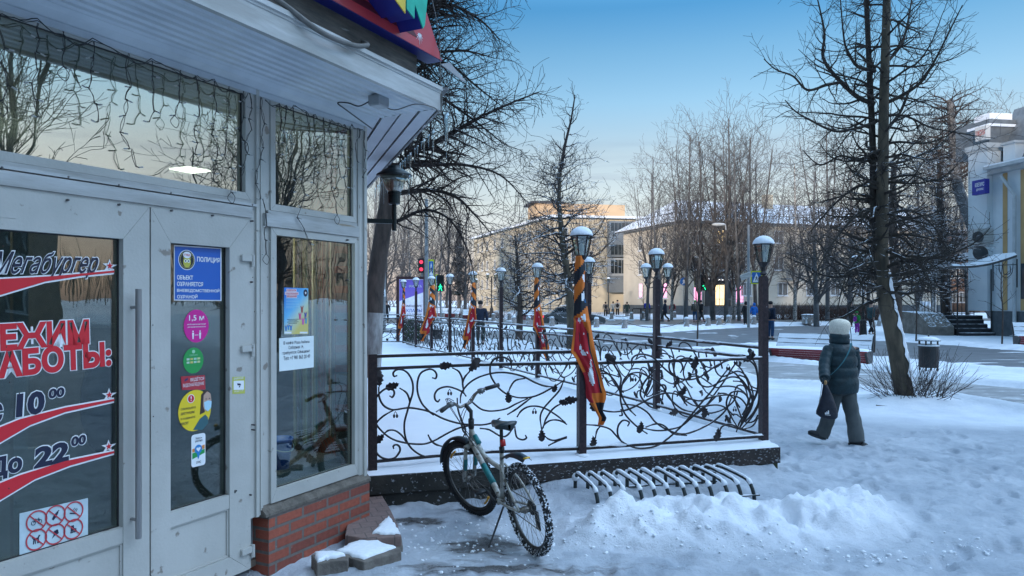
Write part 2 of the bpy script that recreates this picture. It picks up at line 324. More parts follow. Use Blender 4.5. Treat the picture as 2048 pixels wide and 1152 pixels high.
def height(X, Y):
    near = np.clip((16-Y)/8, 0, 1)
    h = .035+.05*(fbm(X*.35, Y*.35, 3)-.5)+.05*(fbm(X*1.1+9, Y*1.1, 3)-.5)
    sm_ = np.clip(np.hypot((X-7.4)/2.6, (Y-11.6)/1.5)-.6, 0, 1)
    h = h+(.065*(fbm(X*4.5, Y*4.5, 4)-.5)+.050*(fbm(X*14, Y*14, 3)-.5)-.035*np.maximum(0, fbm(X*3.3+7, Y*3.3, 2)-.58)*4)*near*sm_
    # undisturbed snow (smooth) round the tree
    far = np.clip((Y-20)/30, 0, 1); h = h+far*.10*fbm(X*.15, Y*.15, 2)
    # churned clods
    s = sdist(X, Y, HEAP); m = np.clip((s+.22)/.5, 0, 1); m = m*m*(3-2*m)
    cl = fbm(X*5, Y*5, 5)
    rid = np.abs(fbm(X*8+3, Y*8, 4)-.5)*2
    cel = np.maximum(0, vn(X*9, Y*9)-.45)
    ck = np.maximum(0, vn(X*6.5+2, Y*6.5)-.5)*2; ck2 = np.maximum(0, vn(X*13+5, Y*13)-.5)*2
    lump = lambda f, o: np.sqrt(np.clip((vn(X*f+o, Y*f+o*.7)-.42)*2, 0, 1))
    h = h+m*(.02+.16*cl+.075*lump(4.3,1)*(.4+cl)+.065*lump(8.1,3)*(.3+cl)+.040*lump(15.7,5)+.020*lump(29,8))
    # drift against the deck behind the rack
    A = np.array([-1.24,6.47]); Bv = np.array([2.8,7.73])-A; Ln = np.hypot(*Bv); Bv /= Ln
    al = (X-A[0])*Bv[0]+(Y-A[1])*Bv[1]; ac = (X-A[0])*Bv[1]-(Y-A[1])*Bv[0]
    dr = np.clip((al-1.0)/.8, 0, 1)*np.clip((Ln+.3-al)/.6, 0, 1)*np.clip(1-ac/1.5, 0, 1)*np.clip((ac+.4)/.3, 0, 1)
    h = h+dr*.13
    h = h-.03*np.clip(1-np.hypot(X-4.6, Y-9.6)/2.5, 0, 1)
    # mound and drift under the leaning tree
    h = h+.14*np.exp(-((X-7.0)**2/1.6+(Y-13.0)**2/.5))+.05*np.exp(-((X-8.2)**2/4+(Y-12.2)**2/.8))
    edge = .22*(fbm(X*1.2, Y*1.2, 3)-.5)
    for P, wd in ((ICY, .5), (PLAZA, 1.0), (STREET, 1.5), (LANE, 1.5)):
        s = sdist(X, Y, P)/wd+edge+.25*(fbm(X*.5+4, Y*.5, 3)-.5)
        k = np.clip(s*1.5+.5, 0, 1); k = k*k*(3-2*k); bank = np.exp(-((s+.35)/.35)**2)*(.05+.10*fbm(X*.9, Y*.9, 3))*np.clip((Y-6)/4, .0, 1)
        patch = np.clip((fbm(X*.7+3, Y*2.2, 4)-.62)*.25, 0, 1) if P is not STREET else 0
        h = h*(1-k)+(-.045+patch)*k+bank*(1-k)
    # piled snow banks between the street and the far houses
    h = h+np.clip((Y-74)/4, 0, 1)*np.clip(fbm(X*.12, Y*.3, 3)-.2, 0, 1)*.5*(sdist(X, Y, LANE) < -2)
    for (a_, b_, dx_, dy_) in PRINTS:
        q_ = ((X-a_)*dx_+(Y-b_)*dy_)/.14; r_ = ((X-a_)*dy_-(Y-b_)*dx_)/.055; e_ = q_*q_+r_*r_; h = h-.032*np.exp(-e_**2)+.012*np.exp(-(e_-1.9)**2)
    # icy scraped patch by the bicycle and the café steps
    bx = np.exp(-(((X+.55)/.85)**2+((Y-5.75)/.75)**2))
    h = h*(1-.55*np.clip(bx*1.2, 0, 1))+.022*(fbm(X*9+2, Y*9, 4)-.5)*np.clip(bx*2, 0, 1)
    # solid land beside and behind the café
    return h
def axis(a0, a1, fine0, fine1, st, g=1.06, mxs=40):
    v = list(np.arange(fine0, fine1, st)); s = st; x = fine1
    while x < a1: v.append(x); s = min(s*g, mxs); x += s
    v.append(a1); s = st; x = fine0
    while x > a0: s = min(s*g, mxs); x -= s; v.insert(0, x)
    return np.array(v)
xs = axis(-900, 900, -1.6, 9.0, .032, 1.045); ys = axis(-300, 2000, 4.2, 9.2, .032, 1.014)
Xg, Yg = np.meshgrid(xs, ys, indexing='ij'); Zg = height(Xg, Yg)
Zg = np.where(np.hypot(Xg, Yg) > 300, Zg*0+.05, Zg)
bare = np.exp(-(((Xg+.22)/.34)**2+((Yg-5.55)/.30)**2))*1.0+np.exp(-(((Xg+.80)/.34)**2+((Yg-6.12)/.16)**2))*.95+np.exp(-(((Xg+.1)/1.3)**2+((Yg-5.02)/.16)**2))*.75
bare = np.clip(bare, 0, 1)
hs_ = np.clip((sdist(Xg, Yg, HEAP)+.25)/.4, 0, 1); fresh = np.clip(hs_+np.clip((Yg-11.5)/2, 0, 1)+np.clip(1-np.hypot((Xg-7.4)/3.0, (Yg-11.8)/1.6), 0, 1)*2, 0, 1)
nx, ny = Xg.shape
def sheet(name, X, Y, Z, mat, attr=None):
    nx, ny = X.shape; me = bpy.data.meshes.new(name); n = nx*ny
    me.vertices.add(n); me.vertices.foreach_set('co', np.stack([X, Y, Z], -1).reshape(-1).astype(np.float32))
    i = np.arange((nx-1)*(ny-1)); a = (i//(ny-1))*ny+i % (ny-1); q = np.stack([a, a+ny, a+ny+1, a+1], -1).reshape(-1)
    me.loops.add(len(q)); me.loops.foreach_set('vertex_index', q); me.polygons.add(len(i)); me.polygons.foreach_set('loop_start', np.arange(len(i))*4)
    me.update(calc_edges=True); me.polygons.foreach_set('use_smooth', [True]*len(i)); me.validate()
    if attr is not None:
        at = me.attributes.new('bare', 'FLOAT', 'POINT'); at.data.foreach_set('value', attr.reshape(-1).astype(np.float32))
        at = me.attributes.new('fresh', 'FLOAT', 'POINT'); at.data.foreach_set('value', fresh.reshape(-1).astype(np.float32))
    me.materials.append(mat); o = bpy.data.objects.new(name, me); COL.objects.link(o); return tag(o, kind='structure')
def groundmat():
    m = bpy.data.materials.new('trodden_snow'); m.use_nodes = True; t = m.node_tree; L = t.links; b = t.nodes['Principled BSDF']
    g = t.nodes.new('ShaderNodeNewGeometry'); P = g.outputs['Position']
    def N(scale, det=5, st=None):
        c = P
        if st: mp = t.nodes.new('ShaderNodeMapping'); mp.inputs['Scale'].default_value = st; L.new(P, mp.inputs[0]); c = mp.outputs[0]
        n = t.nodes.new('ShaderNodeTexNoise'); n.inputs['Scale'].default_value = scale; n.inputs['Detail'].default_value = det; n.inputs['Roughness'].default_value = .65; L.new(c, n.inputs[0]); return n.outputs[0]
    def ramp(src, a, ca, b_, cb):
        r = t.nodes.new('ShaderNodeValToRGB'); r.color_ramp.elements[0].position = a; r.color_ramp.elements[0].color = (*ca,1); r.color_ramp.elements[1].position = b_; r.color_ramp.elements[1].color = (*cb,1); L.new(src, r.inputs[0]); return r.outputs[0]
    def mix(f, a, c):
        k = t.nodes.new('ShaderNodeMix'); k.data_type = 'RGBA'; L.new(f, k.inputs[0])
        for s_, i in ((a, 6), (c, 7)):
            if isinstance(s_, tuple): k.inputs[i].default_value = (*s_, 1)
            else: L.new(s_, k.inputs[i])
        return k.outputs[2]
    def mr(src, a, b_, c=0, d=1):
        k = t.nodes.new('ShaderNodeMapRange'); k.inputs[1].default_value = a; k.inputs[2].default_value = b_; k.inputs[3].default_value = c; k.inputs[4].default_value = d; L.new(src, k.inputs[0]); return k.outputs[0]
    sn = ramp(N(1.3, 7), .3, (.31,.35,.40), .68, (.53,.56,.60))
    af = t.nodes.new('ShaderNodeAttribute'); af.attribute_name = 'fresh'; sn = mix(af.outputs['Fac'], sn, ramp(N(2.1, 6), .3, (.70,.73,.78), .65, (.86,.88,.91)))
    # a little grit frozen in
    sn = mix(mr(N(28, 4), .70, .76, 0, .7), sn, (.30,.27,.25))
    at = t.nodes.new('ShaderNodeAttribute'); at.attribute_name = 'bare'
    ad = t.nodes.new('ShaderNodeMath'); ad.operation = 'MULTIPLY_ADD'; L.new(N(3.2, 7, (1, 2.6, 1)), ad.inputs[0]); ad.inputs[1].default_value = 1.6; L.new(at.outputs['Fac'], ad.inputs[2])
    mk = mr(ad.outputs[0], 1.25, 1.55)
    wet = ramp(N(9, 7), .35, (.055,.05,.048), .7, (.22,.21,.21))
    col = mix(mk, sn, wet); L.new(col, b.inputs['Base Color'])
    rg = mr(mk, 0, 1, .72, .22); L.new(rg, b.inputs['Roughness'])
    bp = t.nodes.new('ShaderNodeBump'); bp.inputs['Strength'].default_value = .6; bp.inputs['Distance'].default_value = .03; L.new(N(22, 6), bp.inputs['Height']); 
    bp2 = t.nodes.new('ShaderNodeBump'); bp2.inputs['Strength'].default_value = .5; bp2.inputs['Distance'].default_value = .012; L.new(N(90, 4), bp2.inputs['Height']); L.new(bp.outputs[0], bp2.inputs['Normal']); L.new(bp2.outputs[0], b.inputs['Normal'])
    return m
sheet('snowy_ground', Xg, Yg, Zg, groundmat(), bare)
def pavemat(name, c1, c2, snowth, scale=1.5, st=(1,2.4,1)):
    m = bpy.data.materials.new(name); m.use_nodes = True; t = m.node_tree; L = t.links; b = t.nodes['Principled BSDF']
    g = t.nodes.new('ShaderNodeNewGeometry'); mp = t.nodes.new('ShaderNodeMapping'); mp.inputs['Scale'].default_value = st; L.new(g.outputs['Position'], mp.inputs[0])
    n = t.nodes.new('ShaderNodeTexNoise'); n.inputs['Scale'].default_value = scale; n.inputs['Detail'].default_value = 8; n.inputs['Roughness'].default_value = .7; L.new(mp.outputs[0], n.inputs[0])
    r = t.nodes.new('ShaderNodeValToRGB'); L.new(n.outputs[0], r.inputs[0]); e = r.color_ramp.elements
    e[0].position = .3; e[0].color = (*c2,1); e[1].position = .55; e[1].color = (*c1,1); k = e.new(snowth); k.color = (*[min(.6, x*1.9) for x in c1],1); k = e.new(min(1, snowth+.07)); k.color = (.66,.69,.74,1)
    L.new(r.outputs[0], b.inputs['Base Color']); b.inputs['Roughness'].default_value = .45
    n2 = t.nodes.new('ShaderNodeTexNoise'); n2.inputs['Scale'].default_value = 30; L.new(g.outputs['Position'], n2.inputs[0])
    bp = t.nodes.new('ShaderNodeBump'); bp.inputs['Strength'].default_value = .4; bp.inputs['Distance'].default_value = .01; L.new(n2.outputs[0], bp.inputs['Height']); L.new(bp.outputs[0], b.inputs['Normal'])
    return m
def flat(name, poly, z, mat, grow=1.5):
    cx = sum(p[0] for p in poly)/len(poly); cy = sum(p[1] for p in poly)/len(poly)
    bm = bmesh.new(); vs = [bm.verts.new((x, y, z)) for x, y in poly]; f = bm.faces.new(vs); bmesh.ops.triangulate(bm, faces=[f]); bmesh.ops.recalc_face_normals(bm, faces=bm.faces)
    me = bpy.data.meshes.new(name); bm.to_mesh(me); bm.free(); 
    if me.polygons[0].normal.z < 0: me.flip_normals()
    me.materials.append(mat); o = bpy.data.objects.new(name, me); COL.objects.link(o); return tag(o, kind='structure')
def offset_poly(poly, d):
    out = []; n = len(poly); A = sum(poly[i][0]*poly[(i+1) % n][1]-poly[(i+1) % n][0]*poly[i][1] for i in range(n)); sg = 1 if A > 0 else -1
    for i in range(n):
        p0 = Vector(poly[i-1]); p1 = Vector(poly[i]); p2 = Vector(poly[(i+1) % n]); a = (p1-p0).normalized(); b = (p2-p1).normalized()
        nn = Vector((a.y+b.y, -a.x-b.x)); nn = nn.normalized() if nn.length > 1e-6 else Vector((a.y, -a.x)); out.append(tuple(p1+nn*d*sg))
    return out
flat('icy_path', offset_poly(ICY, .5), -.012, pavemat('icy_path', (.34,.33,.33), (.17,.16,.15), .60, 1.2))
flat('plaza', offset_poly(PLAZA, .9), -.016, pavemat('plaza_asphalt', (.15,.155,.165), (.085,.085,.09), .72, .9))
flat('street', offset_poly(STREET, 1.2), -.008, pavemat('street_asphalt', (.17,.155,.14), (.10,.09,.085), .74, .7))
flat('side_road', offset_poly(LANE, 1.0), -.004, pavemat('side_road_asphalt', (.24,.25,.27), (.15,.155,.165), .70, .4))
# ------------------------------------------------------------------ the café front: local X runs along the wall to its far corner, Y into the wall, Z up
TH = math.atan2(.8991, .4378); CC = Vector((-1.18, 5.93, 0)); RW = Vector((.4378, .8991, 0)); NW = Vector((.8991, -.4378, 0))
FM = Matrix.Translation(CC) @ Matrix.Rotation(TH, 4, 'Z')
def FL(px, py, o=0.0):
    a = (px-CX)/F; b = (HY-py)/F; t = (NW.dot(CC)+o)/(NW.x*a+NW.y); P = Vector((a*t, t, HC+b*t)); q = P-CC; return (q.dot(RW), P.z)
def FP(x, z, o=0.0): return FM @ Vector((x, -o, z))      # o = metres in front of the wall face
class FB(MB):  # collector in wall coordinates; o is outward
    def bo(s, x0, x1, z0, z1, o0, o1): s.bxl(x0, x1, -o1, -o0, z0, z1); return s
    def bxl(s, x0, x1, y0, y1, z0, z1):
        n = len(s.v); s.bx(x0, x1, y0, y1, z0, z1)
        for i in range(n, len(s.v)): s.v[i] = tuple(FM @ Vector(s.v[i]))
        return s
    def pr(s, poly, o0, o1): return s.prism(poly, lambda x, z, t: FP(x, z, t), o0, o1)
def frame(x0, x1, z0, z1, wd, o0, o1, zb=None, zt=None):
    # mitred rectangular profile, members as four trapezoid prisms with a hair line between them
    b = FB(); a = [(x0,z0),(x1,z0),(x1,z1),(x0,z1)]; zb = zb or wd; zt = zt or wd
    i = [(x0+wd,z0+zb),(x1-wd,z0+zb),(x1-wd,z1-zt),(x0+wd,z1-zt)]; g = .0012
    for k in range(4):
        k2 = (k+1) % 4; q = [Vector(a[k]), Vector(a[k2]), Vector(i[k2]), Vector(i[k])]
        dr = (q[1]-q[0]).normalized(); q[0] += dr*g; q[1] -= dr*g; q[2] -= dr*g; q[3] += dr*g
        b.pr([tuple(p) for p in q], o0, o1)
    # inner bead
    return b
def bead(b, x0, x1, z0, z1, o0, o1, w=.012):
    b.bo(x0, x1, z0, z0+w, o0, o1); b.bo(x0, x1, z1-w, z1, o0, o1); b.bo(x0, x0+w, z0+w, z1-w, o0, o1); b.bo(x1-w, x1, z0+w, z1-w, o0, o1)
GASK = M('rubber_seal', (.03,.03,.032), rough=.6)
GL_T = glass('transom_glass', .30, (.60,.70,.66)); GL_D = glass('door_glass', .10, (.62,.72,.70)); GL_S = glass('side_glass', .12, (.65,.74,.72))
cafe = thing('cafe_building', 'white panelled café front with glass doors over a low red brick base', 'café building', CC, TH)
def pane(x0, x1, z0, z1, o, mat, parent, label=None):
    b = FB(); b.bo(x0, x1, z0, z1, o-.006, o); p = b.build('pane', mat, parent)
    s = FB(); bead(s, x0-.001, x1+.001, z0-.001, z1+.001, o-.004, o+.006, .006); s.build('seal', GASK, parent); return p
XL = -3.9; ZT = 3.20; ZDT = 2.375
# wall pieces
b = FB()
b.bo(-.075, .0, .40, 3.30, -.10, .004)                      # corner trim
b.bo(-.030, .004, .42, 3.30, .004, .020)
b.bo(-.098, -.088, .47, 3.30, .0, .012)
b.bo(-1.215, -1.10, .42, 3.30, -.10, .0)                    # broad mullion beside the door
b.bo(-1.10, -1.03, .47, 3.30, -.10, -.012)
b.bo(-1.175, -1.150, .42, 2.30, .0, .016); b.bo(-1.175, -1.150, 2.31, 3.30, .0, .016); b.bo(-1.128, -1.120, .45, 3.25, .0, .006)
b.build('mullion', WHITE, cafe)
b = FB()
b.bo(XL, -1.215, 2.385, 2.455, -.06, .022); b.bo(XL, -1.18, 2.462, 2.478, -.05, .030); b.bo(XL, -1.215, 2.478, 2.50, -.06, .012)   # transom rail, stepped
b.bo(-1.10, -.10, 2.345, 2.43, -.05, .020); b.bo(-1.06, -.10, 2.432, 2.455, -.05, .006)
b.build('transom_rail', GALV, cafe)
b = FB()
for px, py in ((4,335),(137,354),(238,370),(342,386),(505,410),(137,400),(240,409),(345,421),(427,431),(506,442),(505,564),(507,700),(503,990),(510,850),(510,860),(697,480),(697,560),(694,640),(697,820)):
    x, z = FL(px, py, .03); m = FP(x, z, 0)
    b.lathe([(.0045,.0),(.0065,.026),(.0055,.032),(.003,.034)], m, 8, NW)
for k in (.52,.55): b.bo(-1.30, -1.285, 2.1-k, 2.104-k, .0, .003) if False else None
b.build('screw', M('screw_steel', (.16,.15,.15), rough=.4, metal=.7), cafe)
# eave: soffit of ribbed sheets, coving, fascia
SZ = 3.30
b = FB()
prof = [];  o = .02
k = 0
while o < .70:
    prof += [(o, SZ-.012), (o+.012, SZ), (o+.058, SZ), (o+.068, SZ-.012)]; o += .078
prof.append((.728, SZ-.012))
vs = []; 
for (oo, z) in prof: vs += [FP(XL-.6, z, oo), FP(.02-oo*.087, z, oo)]
nf = len(prof); b.add(vs, [(2*i, 2*i+1, 2*i+3, 2*i+2) for i in range(nf-1)])
vs = [];
for (oo, z) in prof[::-1]: vs += [FP(XL-.6, z+.02, oo), FP(.02-oo*.087, z+.02, oo)]
b.add(vs, [(2*i, 2*i+1, 2*i+3, 2*i+2) for i in range(nf-1)])
b.build('soffit', SOFF, cafe)
b = FB()
b.pr([(XL, 3.20),(-.0, 3.20),(-.0, 3.235),(XL, 3.235)], -.05, .014)
cv = [(.0, 3.236), (.03, 3.236), (.075, 3.262), (.095, 3.287), (.0, 3.287)]
vs = [FP(XL, z, oo) for oo, z in cv]+[FP(.03, z, oo) for oo, z in cv]; b.add(vs, [(0,1,2,3,4),(9,8,7,6,5)]+[(i, (i+1) % 5+0 if i < 4 else 0, 5+((i+1) % 5), 5+i) for i in range(5)])
b.build('coving', SOFF, cafe, fix=True)
b = FB(); q = .733; xe = .02-q*.087
fp_ = [(.700, SZ-.02), (.735, SZ-.02), (.735, SZ+.10), (.742, SZ+.105), (.742, SZ+.118), (.755, SZ+.122), (.755, SZ+.150), (.70, SZ+.156)]
nfp = len(fp_); vs = [FP(XL-.6, z, oo) for oo, z in fp_]+[FP(.02-oo*.087, z, oo) for oo, z in fp_]
b.add(vs, [tuple(range(nfp)), tuple(range(2*nfp-1, nfp-1, -1))]+[(i, (i+1) % nfp, nfp+(i+1) % nfp, nfp+i) for i in range(nfp)])
b.build('fascia', GALV, cafe, fix=True)
# side eave running back along the hidden wall
SD = Vector((-.318, .948, 0)); SN = Vector((.948, .318, 0)); E0 = FP(-.044, 0, .735); 
SLAT = M('side_soffit_panel', (.56,.59,.63), (.47,.50,.54), scale=2.5, rough=.5, wear=((.2,.2,.2), .72, 20))
b = MB(); W0 = CC.copy(); wdt = (E0-W0).dot(SN)
npan = 4; start = (E0-W0).dot(SD)
for i in range(npan):
    a0 = i*wdt/npan+.004; a1 = (i+1)*wdt/npan-.014
    s0a = start*(a0/wdt)+.02; s0b = start*(a1/wdt)+.02
    P = [W0+SN*a0+SD*s0a, W0+SN*a1+SD*s0b, W0+SN*a1+SD*9, W0+SN*a0+SD*9]
    zz = SZ-.004*(i % 2)
    vs = [Vector((p.x, p.y, zz)) for p in P]+[Vector((p.x, p.y, zz+.02)) for p in P]
    b.add(vs, [(3,2,1,0),(4,5,6,7),(0,1,5,4),(1,2,6,5),(2,3,7,6),(3,0,4,7)])
b.build('side_soffit', SLAT, cafe, fix=True)
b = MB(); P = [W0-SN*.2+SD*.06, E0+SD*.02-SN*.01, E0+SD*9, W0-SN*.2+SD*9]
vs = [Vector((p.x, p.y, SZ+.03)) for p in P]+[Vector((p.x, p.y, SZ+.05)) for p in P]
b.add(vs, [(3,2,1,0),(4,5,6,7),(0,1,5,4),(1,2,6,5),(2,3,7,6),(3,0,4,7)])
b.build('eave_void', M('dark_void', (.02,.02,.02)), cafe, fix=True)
b = MB(); a = E0+SD*.0+Vector((0,0,SZ+.065)); b.bar(a+SN*.005, a+SN*.005+SD*9, .022, .15); b.bar(a+Vector((0,0,.08))+SN*.03, a+Vector((0,0,.08))+SN*.03+SD*9, .07, .02)
b.build('side_fascia', M('old_metal', (.20,.20,.20), (.09,.09,.09), scale=6, rough=.5, metal=.3, wear=((.5,.5,.5), .6, 8)), cafe)
# roof block, dark timber edge above the fascia
b = FB(); b.bo(XL-.6, -.10, SZ+.156, SZ+.46, .30, .56); b.build('roof_edge', M('weathered_timber', (.115,.10,.085), (.055,.05,.045), scale=9, rough=.85, bump=.6, stretch=(.5,3,3), wear=((.2,.2,.19), .66, 5)), cafe)
b = FB(); b.bo(XL-.6, .05, SZ+.05, SZ+.30, -6.0, .30); b.build('roof', M('roof_felt', (.07,.07,.07)), cafe)
b = FB(); b.pr([(-.09, SZ+.16),(.02, SZ+.16),(-.06, SZ+.34),(-.09,SZ+.34)], .10, .29); b.build('flashing', GALV, cafe)
# brick base with sloped mortar sill, brick corner
def uvbox(name, x0, x1, z0, z1, o0, o1, mat, parent, du=0):
    b = FB(); b.bo(x0, x1, z0, z1, o0, o1); ob = b.build(name, mat, parent); me = ob.data; uv = me.uv_layers.new(name='UVMap')
    inv = FM.inverted(); mw = wm(ob)
    for p in me.polygons:
        cs = [inv @ (mw @ me.vertices[me.loops[l].vertex_index].co) for l in p.loop_indices]
        n = (cs[1]-cs[0]).cross(cs[2]-cs[0])
        for l, c in zip(p.loop_indices, cs):
            if abs(n.y) > max(abs(n.x), abs(n.z)): q = (c.x+du, c.z)
            elif abs(n.x) > abs(n.z): q = (c.y+.07+du, c.z)
            else: q = (c.x+du, c.y)
            uv.data[l].uv = q
    return ob
BRK = brickmat('red_brick', (.34,.085,.05), (.20,.055,.04), (.16,.13,.115), .262, .079, .011)
uvbox('brick_base', -1.085, .015, -.05, .405, -.25, .035, BRK, cafe, .1)
uvbox('brick_corner', -.0, .055, .405, 3.24, -.30, -.02, BRK, cafe, .2)
b = FB(); b.add([FP(-1.12,.405,-.2),FP(.02,.405,-.2),FP(.02,.405,.045),FP(-1.12,.405,.045),FP(-1.12,.495,-.2),FP(.02,.495,-.2),FP(.02,.425,.045),FP(-1.12,.425,.045),FP(-1.12,.480,-.02),FP(.02,.480,-.02)],
    [(3,2,1,0),(3,7,6,2),(7,8,9,6),(8,4,5,9),(0,1,5,4),(0,4,8,7,3),(1,2,6,9,5)])
b.build('mortar_sill', M('rough_mortar', (.17,.145,.12), (.10,.085,.07), scale=14, rough=.95, bump=1.0, bscale=40), cafe, fix=True)
# interior shell so the panes look into a real room
ROOM = M('room_wall', (.34,.36,.36), (.27,.29,.29)); FLOOR = M('room_floor', (.20,.155,.12), (.15,.12,.10), rough=.35)
b = FB(); b.prism([(XL-.5,.08),(-.18,.08),(4.6,4.88),(4.6,5),(XL-.5,5)], lambda x, y, t: FM @ Vector((x, y, t)), .06, .10); b.build('inner_floor', FLOOR, cafe)
b = MB(); a_ = CC+SD*.04; b.add([a_+SN*o_+SD*k_+Vector((0,0,z_)) for k_ in (0,8) for o_ in (0,-.22) for z_ in (0,3.29)], [(0,1,3,2),(4,6,7,5),(0,4,5,1),(2,3,7,6),(0,2,6,4),(1,5,7,3)]); sw_ = b.build('side_wall', BRK, cafe, fix=True); uv_ = sw_.data.uv_layers.new(name='UVMap')
for p_ in sw_.data.polygons:
    for l_ in p_.loop_indices: c_ = wm(sw_) @ sw_.data.vertices[sw_.data.loops[l_].vertex_index].co; uv_.data[l_].uv = ((c_-a_).dot(SD), c_.z)
b = FB(); b.bo(XL-.5, 4.6, .1, 3.2, -5.0, -4.9); b.bo(XL-.6, XL-.5, .1, 3.2, -5, .0); b.prism([(XL-.5,.1),(-.16,.1),(4.6,4.88),(4.6,5),(XL-.5,5)], lambda x, y, t: FM @ Vector((x, y, t)), 3.2, 3.24); b.bo(-1.12, -1.08, .1, 2.37, -1.2, -.11); b.bo(XL-.5, -1.08, 2.39, 2.43, -1.24, -.11); b.build('room_wall', ROOM, cafe)
b = FB(); b.bo(-2.35, -1.12, 2.43, 2.50, -1.3, -1.2)
# the vestibule's inner doors, white frames
for (x0, x1) in ((-2.86,-2.04),(-2.02,-1.14)):
    for q in ((x0,x0+.09,.12,2.38),(x1-.09,x1,.12,2.38),(x0+.09,x1-.09,2.28,2.38),(x0+.09,x1-.09,.12,.24),(x0+.09,x1-.09,.82,.90)): b.bo(q[0], q[1], q[2], q[3], -1.22, -1.17)
    b.bo(x0+.09, x1-.09, .24, .82, -1.21, -1.19)
b.build('inner_doors', WHITE, cafe)
# transom window over the doors
tw = frame(-3.86, -1.215, 2.502, 3.235, .045, -.06, .006).build('window', WHITE, cafe); pane(-3.82, -1.262, 2.547, 3.19, -.032, GL_T, tw)
uw = frame(-1.03, -.10, 2.458, 3.235, .045, -.06, .0).build('window', WHITE, cafe); pane(-.985, -.145, 2.503, 3.19, -.03, GL_T, uw)
lw = frame(-1.035, -.085, .475, 2.343, .05, -.06, .008, zb=.085).build('window', WHITE, cafe); pane(-.985, -.135, .56, 2.293, -.03, GL_S, lw)
b = FB(); 
for px, py in ((570,1000),(661,968)):
    x, z = FL(px, py, .009); b.bo(x-.012, x+.012, z-.002, z+.002, .0085, .0095)
b.build('drain_slot', GASK, lw)
# door leaves
def leaf(x0, x1, gx0, gx1, hinge):
    b = FB(); z0, z1 = .10, 2.370; gz0, gz1 = .62, 2.18; o0, o1 = -.05, .014
    def mem(q): b.pr(q, o0, o1)
    g = .001
    mem([(x0,z0),(gx0-g,z0+.13),(gx0-g,gz1),(x0,z1)]); mem([(x1,z0),(x1,z1),(gx1+g,gz1),(gx1+g,z0+.13)])
    mem([(x0+g*2,z1),(gx0,gz1+g),(gx1,gz1+g),(x1-g*2,z1)]); mem([(x0+g,z0),(x1-g,z0),(gx1,z0+.128),(gx0,z0+.128)])
    b.bo(gx0, gx1, .535, gz0, o0, o1-.003)
    d = b.build('door_leaf', WHITE, cafe, fix=True)
    b = FB(); b.bo(gx0-.01, gx1+.01, z0+.12, .545, -.03, -.006); bead(b, gx0, gx1, z0+.13, .535, -.006, .004, .010); b.build('lower_panel', WHITE, d)
    pane(gx0, gx1, gz0, gz1, -.028, GL_D, d)
    return d
dl = leaf(-3.20, -1.975, -3.02, -2.137, None); dr = leaf(-1.965, -1.232, -1.835, -1.40, True)
dl['label'] = 'left glass door leaf with opening hours lettering'; dr['label'] = 'right glass door leaf with a column of stickers'
b = FB(); b.bo(-1.974, -1.966, .1, 2.37, -.04, -.004); b.build('door_gap', GASK, cafe)
b = FB(); b.bo(-1.232+.002, -1.217, .1, 2.37, -.05, .008); b.bo(XL, -1.217, 2.371, 2.384, -.05, .010); b.build('door_frame', WHITE, cafe)
hx = FL(277, 800, .07)[0]; z0h = FL(277, 1077, .07)[1]; z1h = FL(277, 578, .07)[1]
b = FB(); b.tube([FP(hx, z0h, .07), FP(hx, z1h, .07)], .016, 18)
for z in (z0h+.10, z1h-.10): b.tube([FP(hx, z, .0), FP(hx, z, .07)], .009, 10)
b.build('handle', M('brushed_steel', (.36,.35,.34), (.25,.24,.24), scale=60, rough=.35, metal=.6, stretch=(1,1,.05)), dl, smooth=False)
for py in (516, 697, 1102):
    x, z = FL(490, py, .02); b = FB(); 
    hp = [(x-.035,z-.020),(x+.045,z-.020),(x+.045,z+.020),(x-.030,z+.020),(x-.036,z+.012)]
    b.pr(hp, .014, .036); b.tube([FP(x+.060, z-.055, .028), FP(x+.060, z+.024, .028)], .013, 10); b.bo(x+.045, x+.052, z-.018, z+.018, .014, .03)
    h = b.build('hinge', WHITE, dr)
b = FB(); x, z = FL(470, 983, .014); b.ell(FP(x, z, .014), (.006,.006,.012), 8, 6); b.ell(FP(x+.012, z+.002, .014), (.005,.005,.005), 8, 6); b.build('keyhole', GASK, dr)
b = FB(); x, z = FL(18, 425, .022); b.bo(x-.07, x+.035, z-.025, z+.025, .014, .017); b.build('closer_plate', WHITE, dl)
b = FB(); rg = random.Random(3)
for k in range(26):
    x, z = FL(rg.choice([20,30,8,300,512,700]), rg.uniform(420,1000), .02); b.ell(FP(x+rg.uniform(-.03,.03), z, .0165 if x < -1.2 else .001), (.003,.003,.004), 6, 4)
b.build('paint_chip', M('rust_spot', (.10,.06,.045)), cafe)

# ------------------------------------------------------------------ what stands or hangs inside
b = FB(); rg = random.Random(8)
pal = [(.30,.23,.08),(.42,.40,.34),(.22,.07,.05),(.36,.28,.12),(.25,.17,.10),(.16,.17,.13),(.48,.44,.33)]
x = -.52; b_ = [FB() for _ in pal]
while x < -.06:
    w_ = rg.uniform(.008, .035); k = rg.randrange(len(pal)); o = -.25-.03*math.sin(x*60)
    b_[k].pr([(x,.75),(x+w_,.75),(x+w_,2.5),(x,2.5)], o-.01, o); x += w_
cur = thing('curtain', 'vertical striped ochre and brown curtain inside the narrow window', 'curtain', FP(-.3,.75,-.26), TH)
for k, bb in enumerate(b_):
    if bb.v: bb.build('stripe', M('curtain_%d' % k, pal[k], rough=.9), cur)
b = FB(); b.bo(-1.05, -.05, .42, .60, -.75, -.16); b.bo(-1.05, -.45, .60, 1.05, -.75, -.70); tag(b.build('inner_ledge', M('seat_grey', (.20,.20,.21))), 'low grey ledge inside the narrow window', 'ledge')
bu = thing('bucket', 'blue plastic bucket with white handle on the ledge inside the narrow window', 'bucket', FP(-.62,.60,-.32), TH)
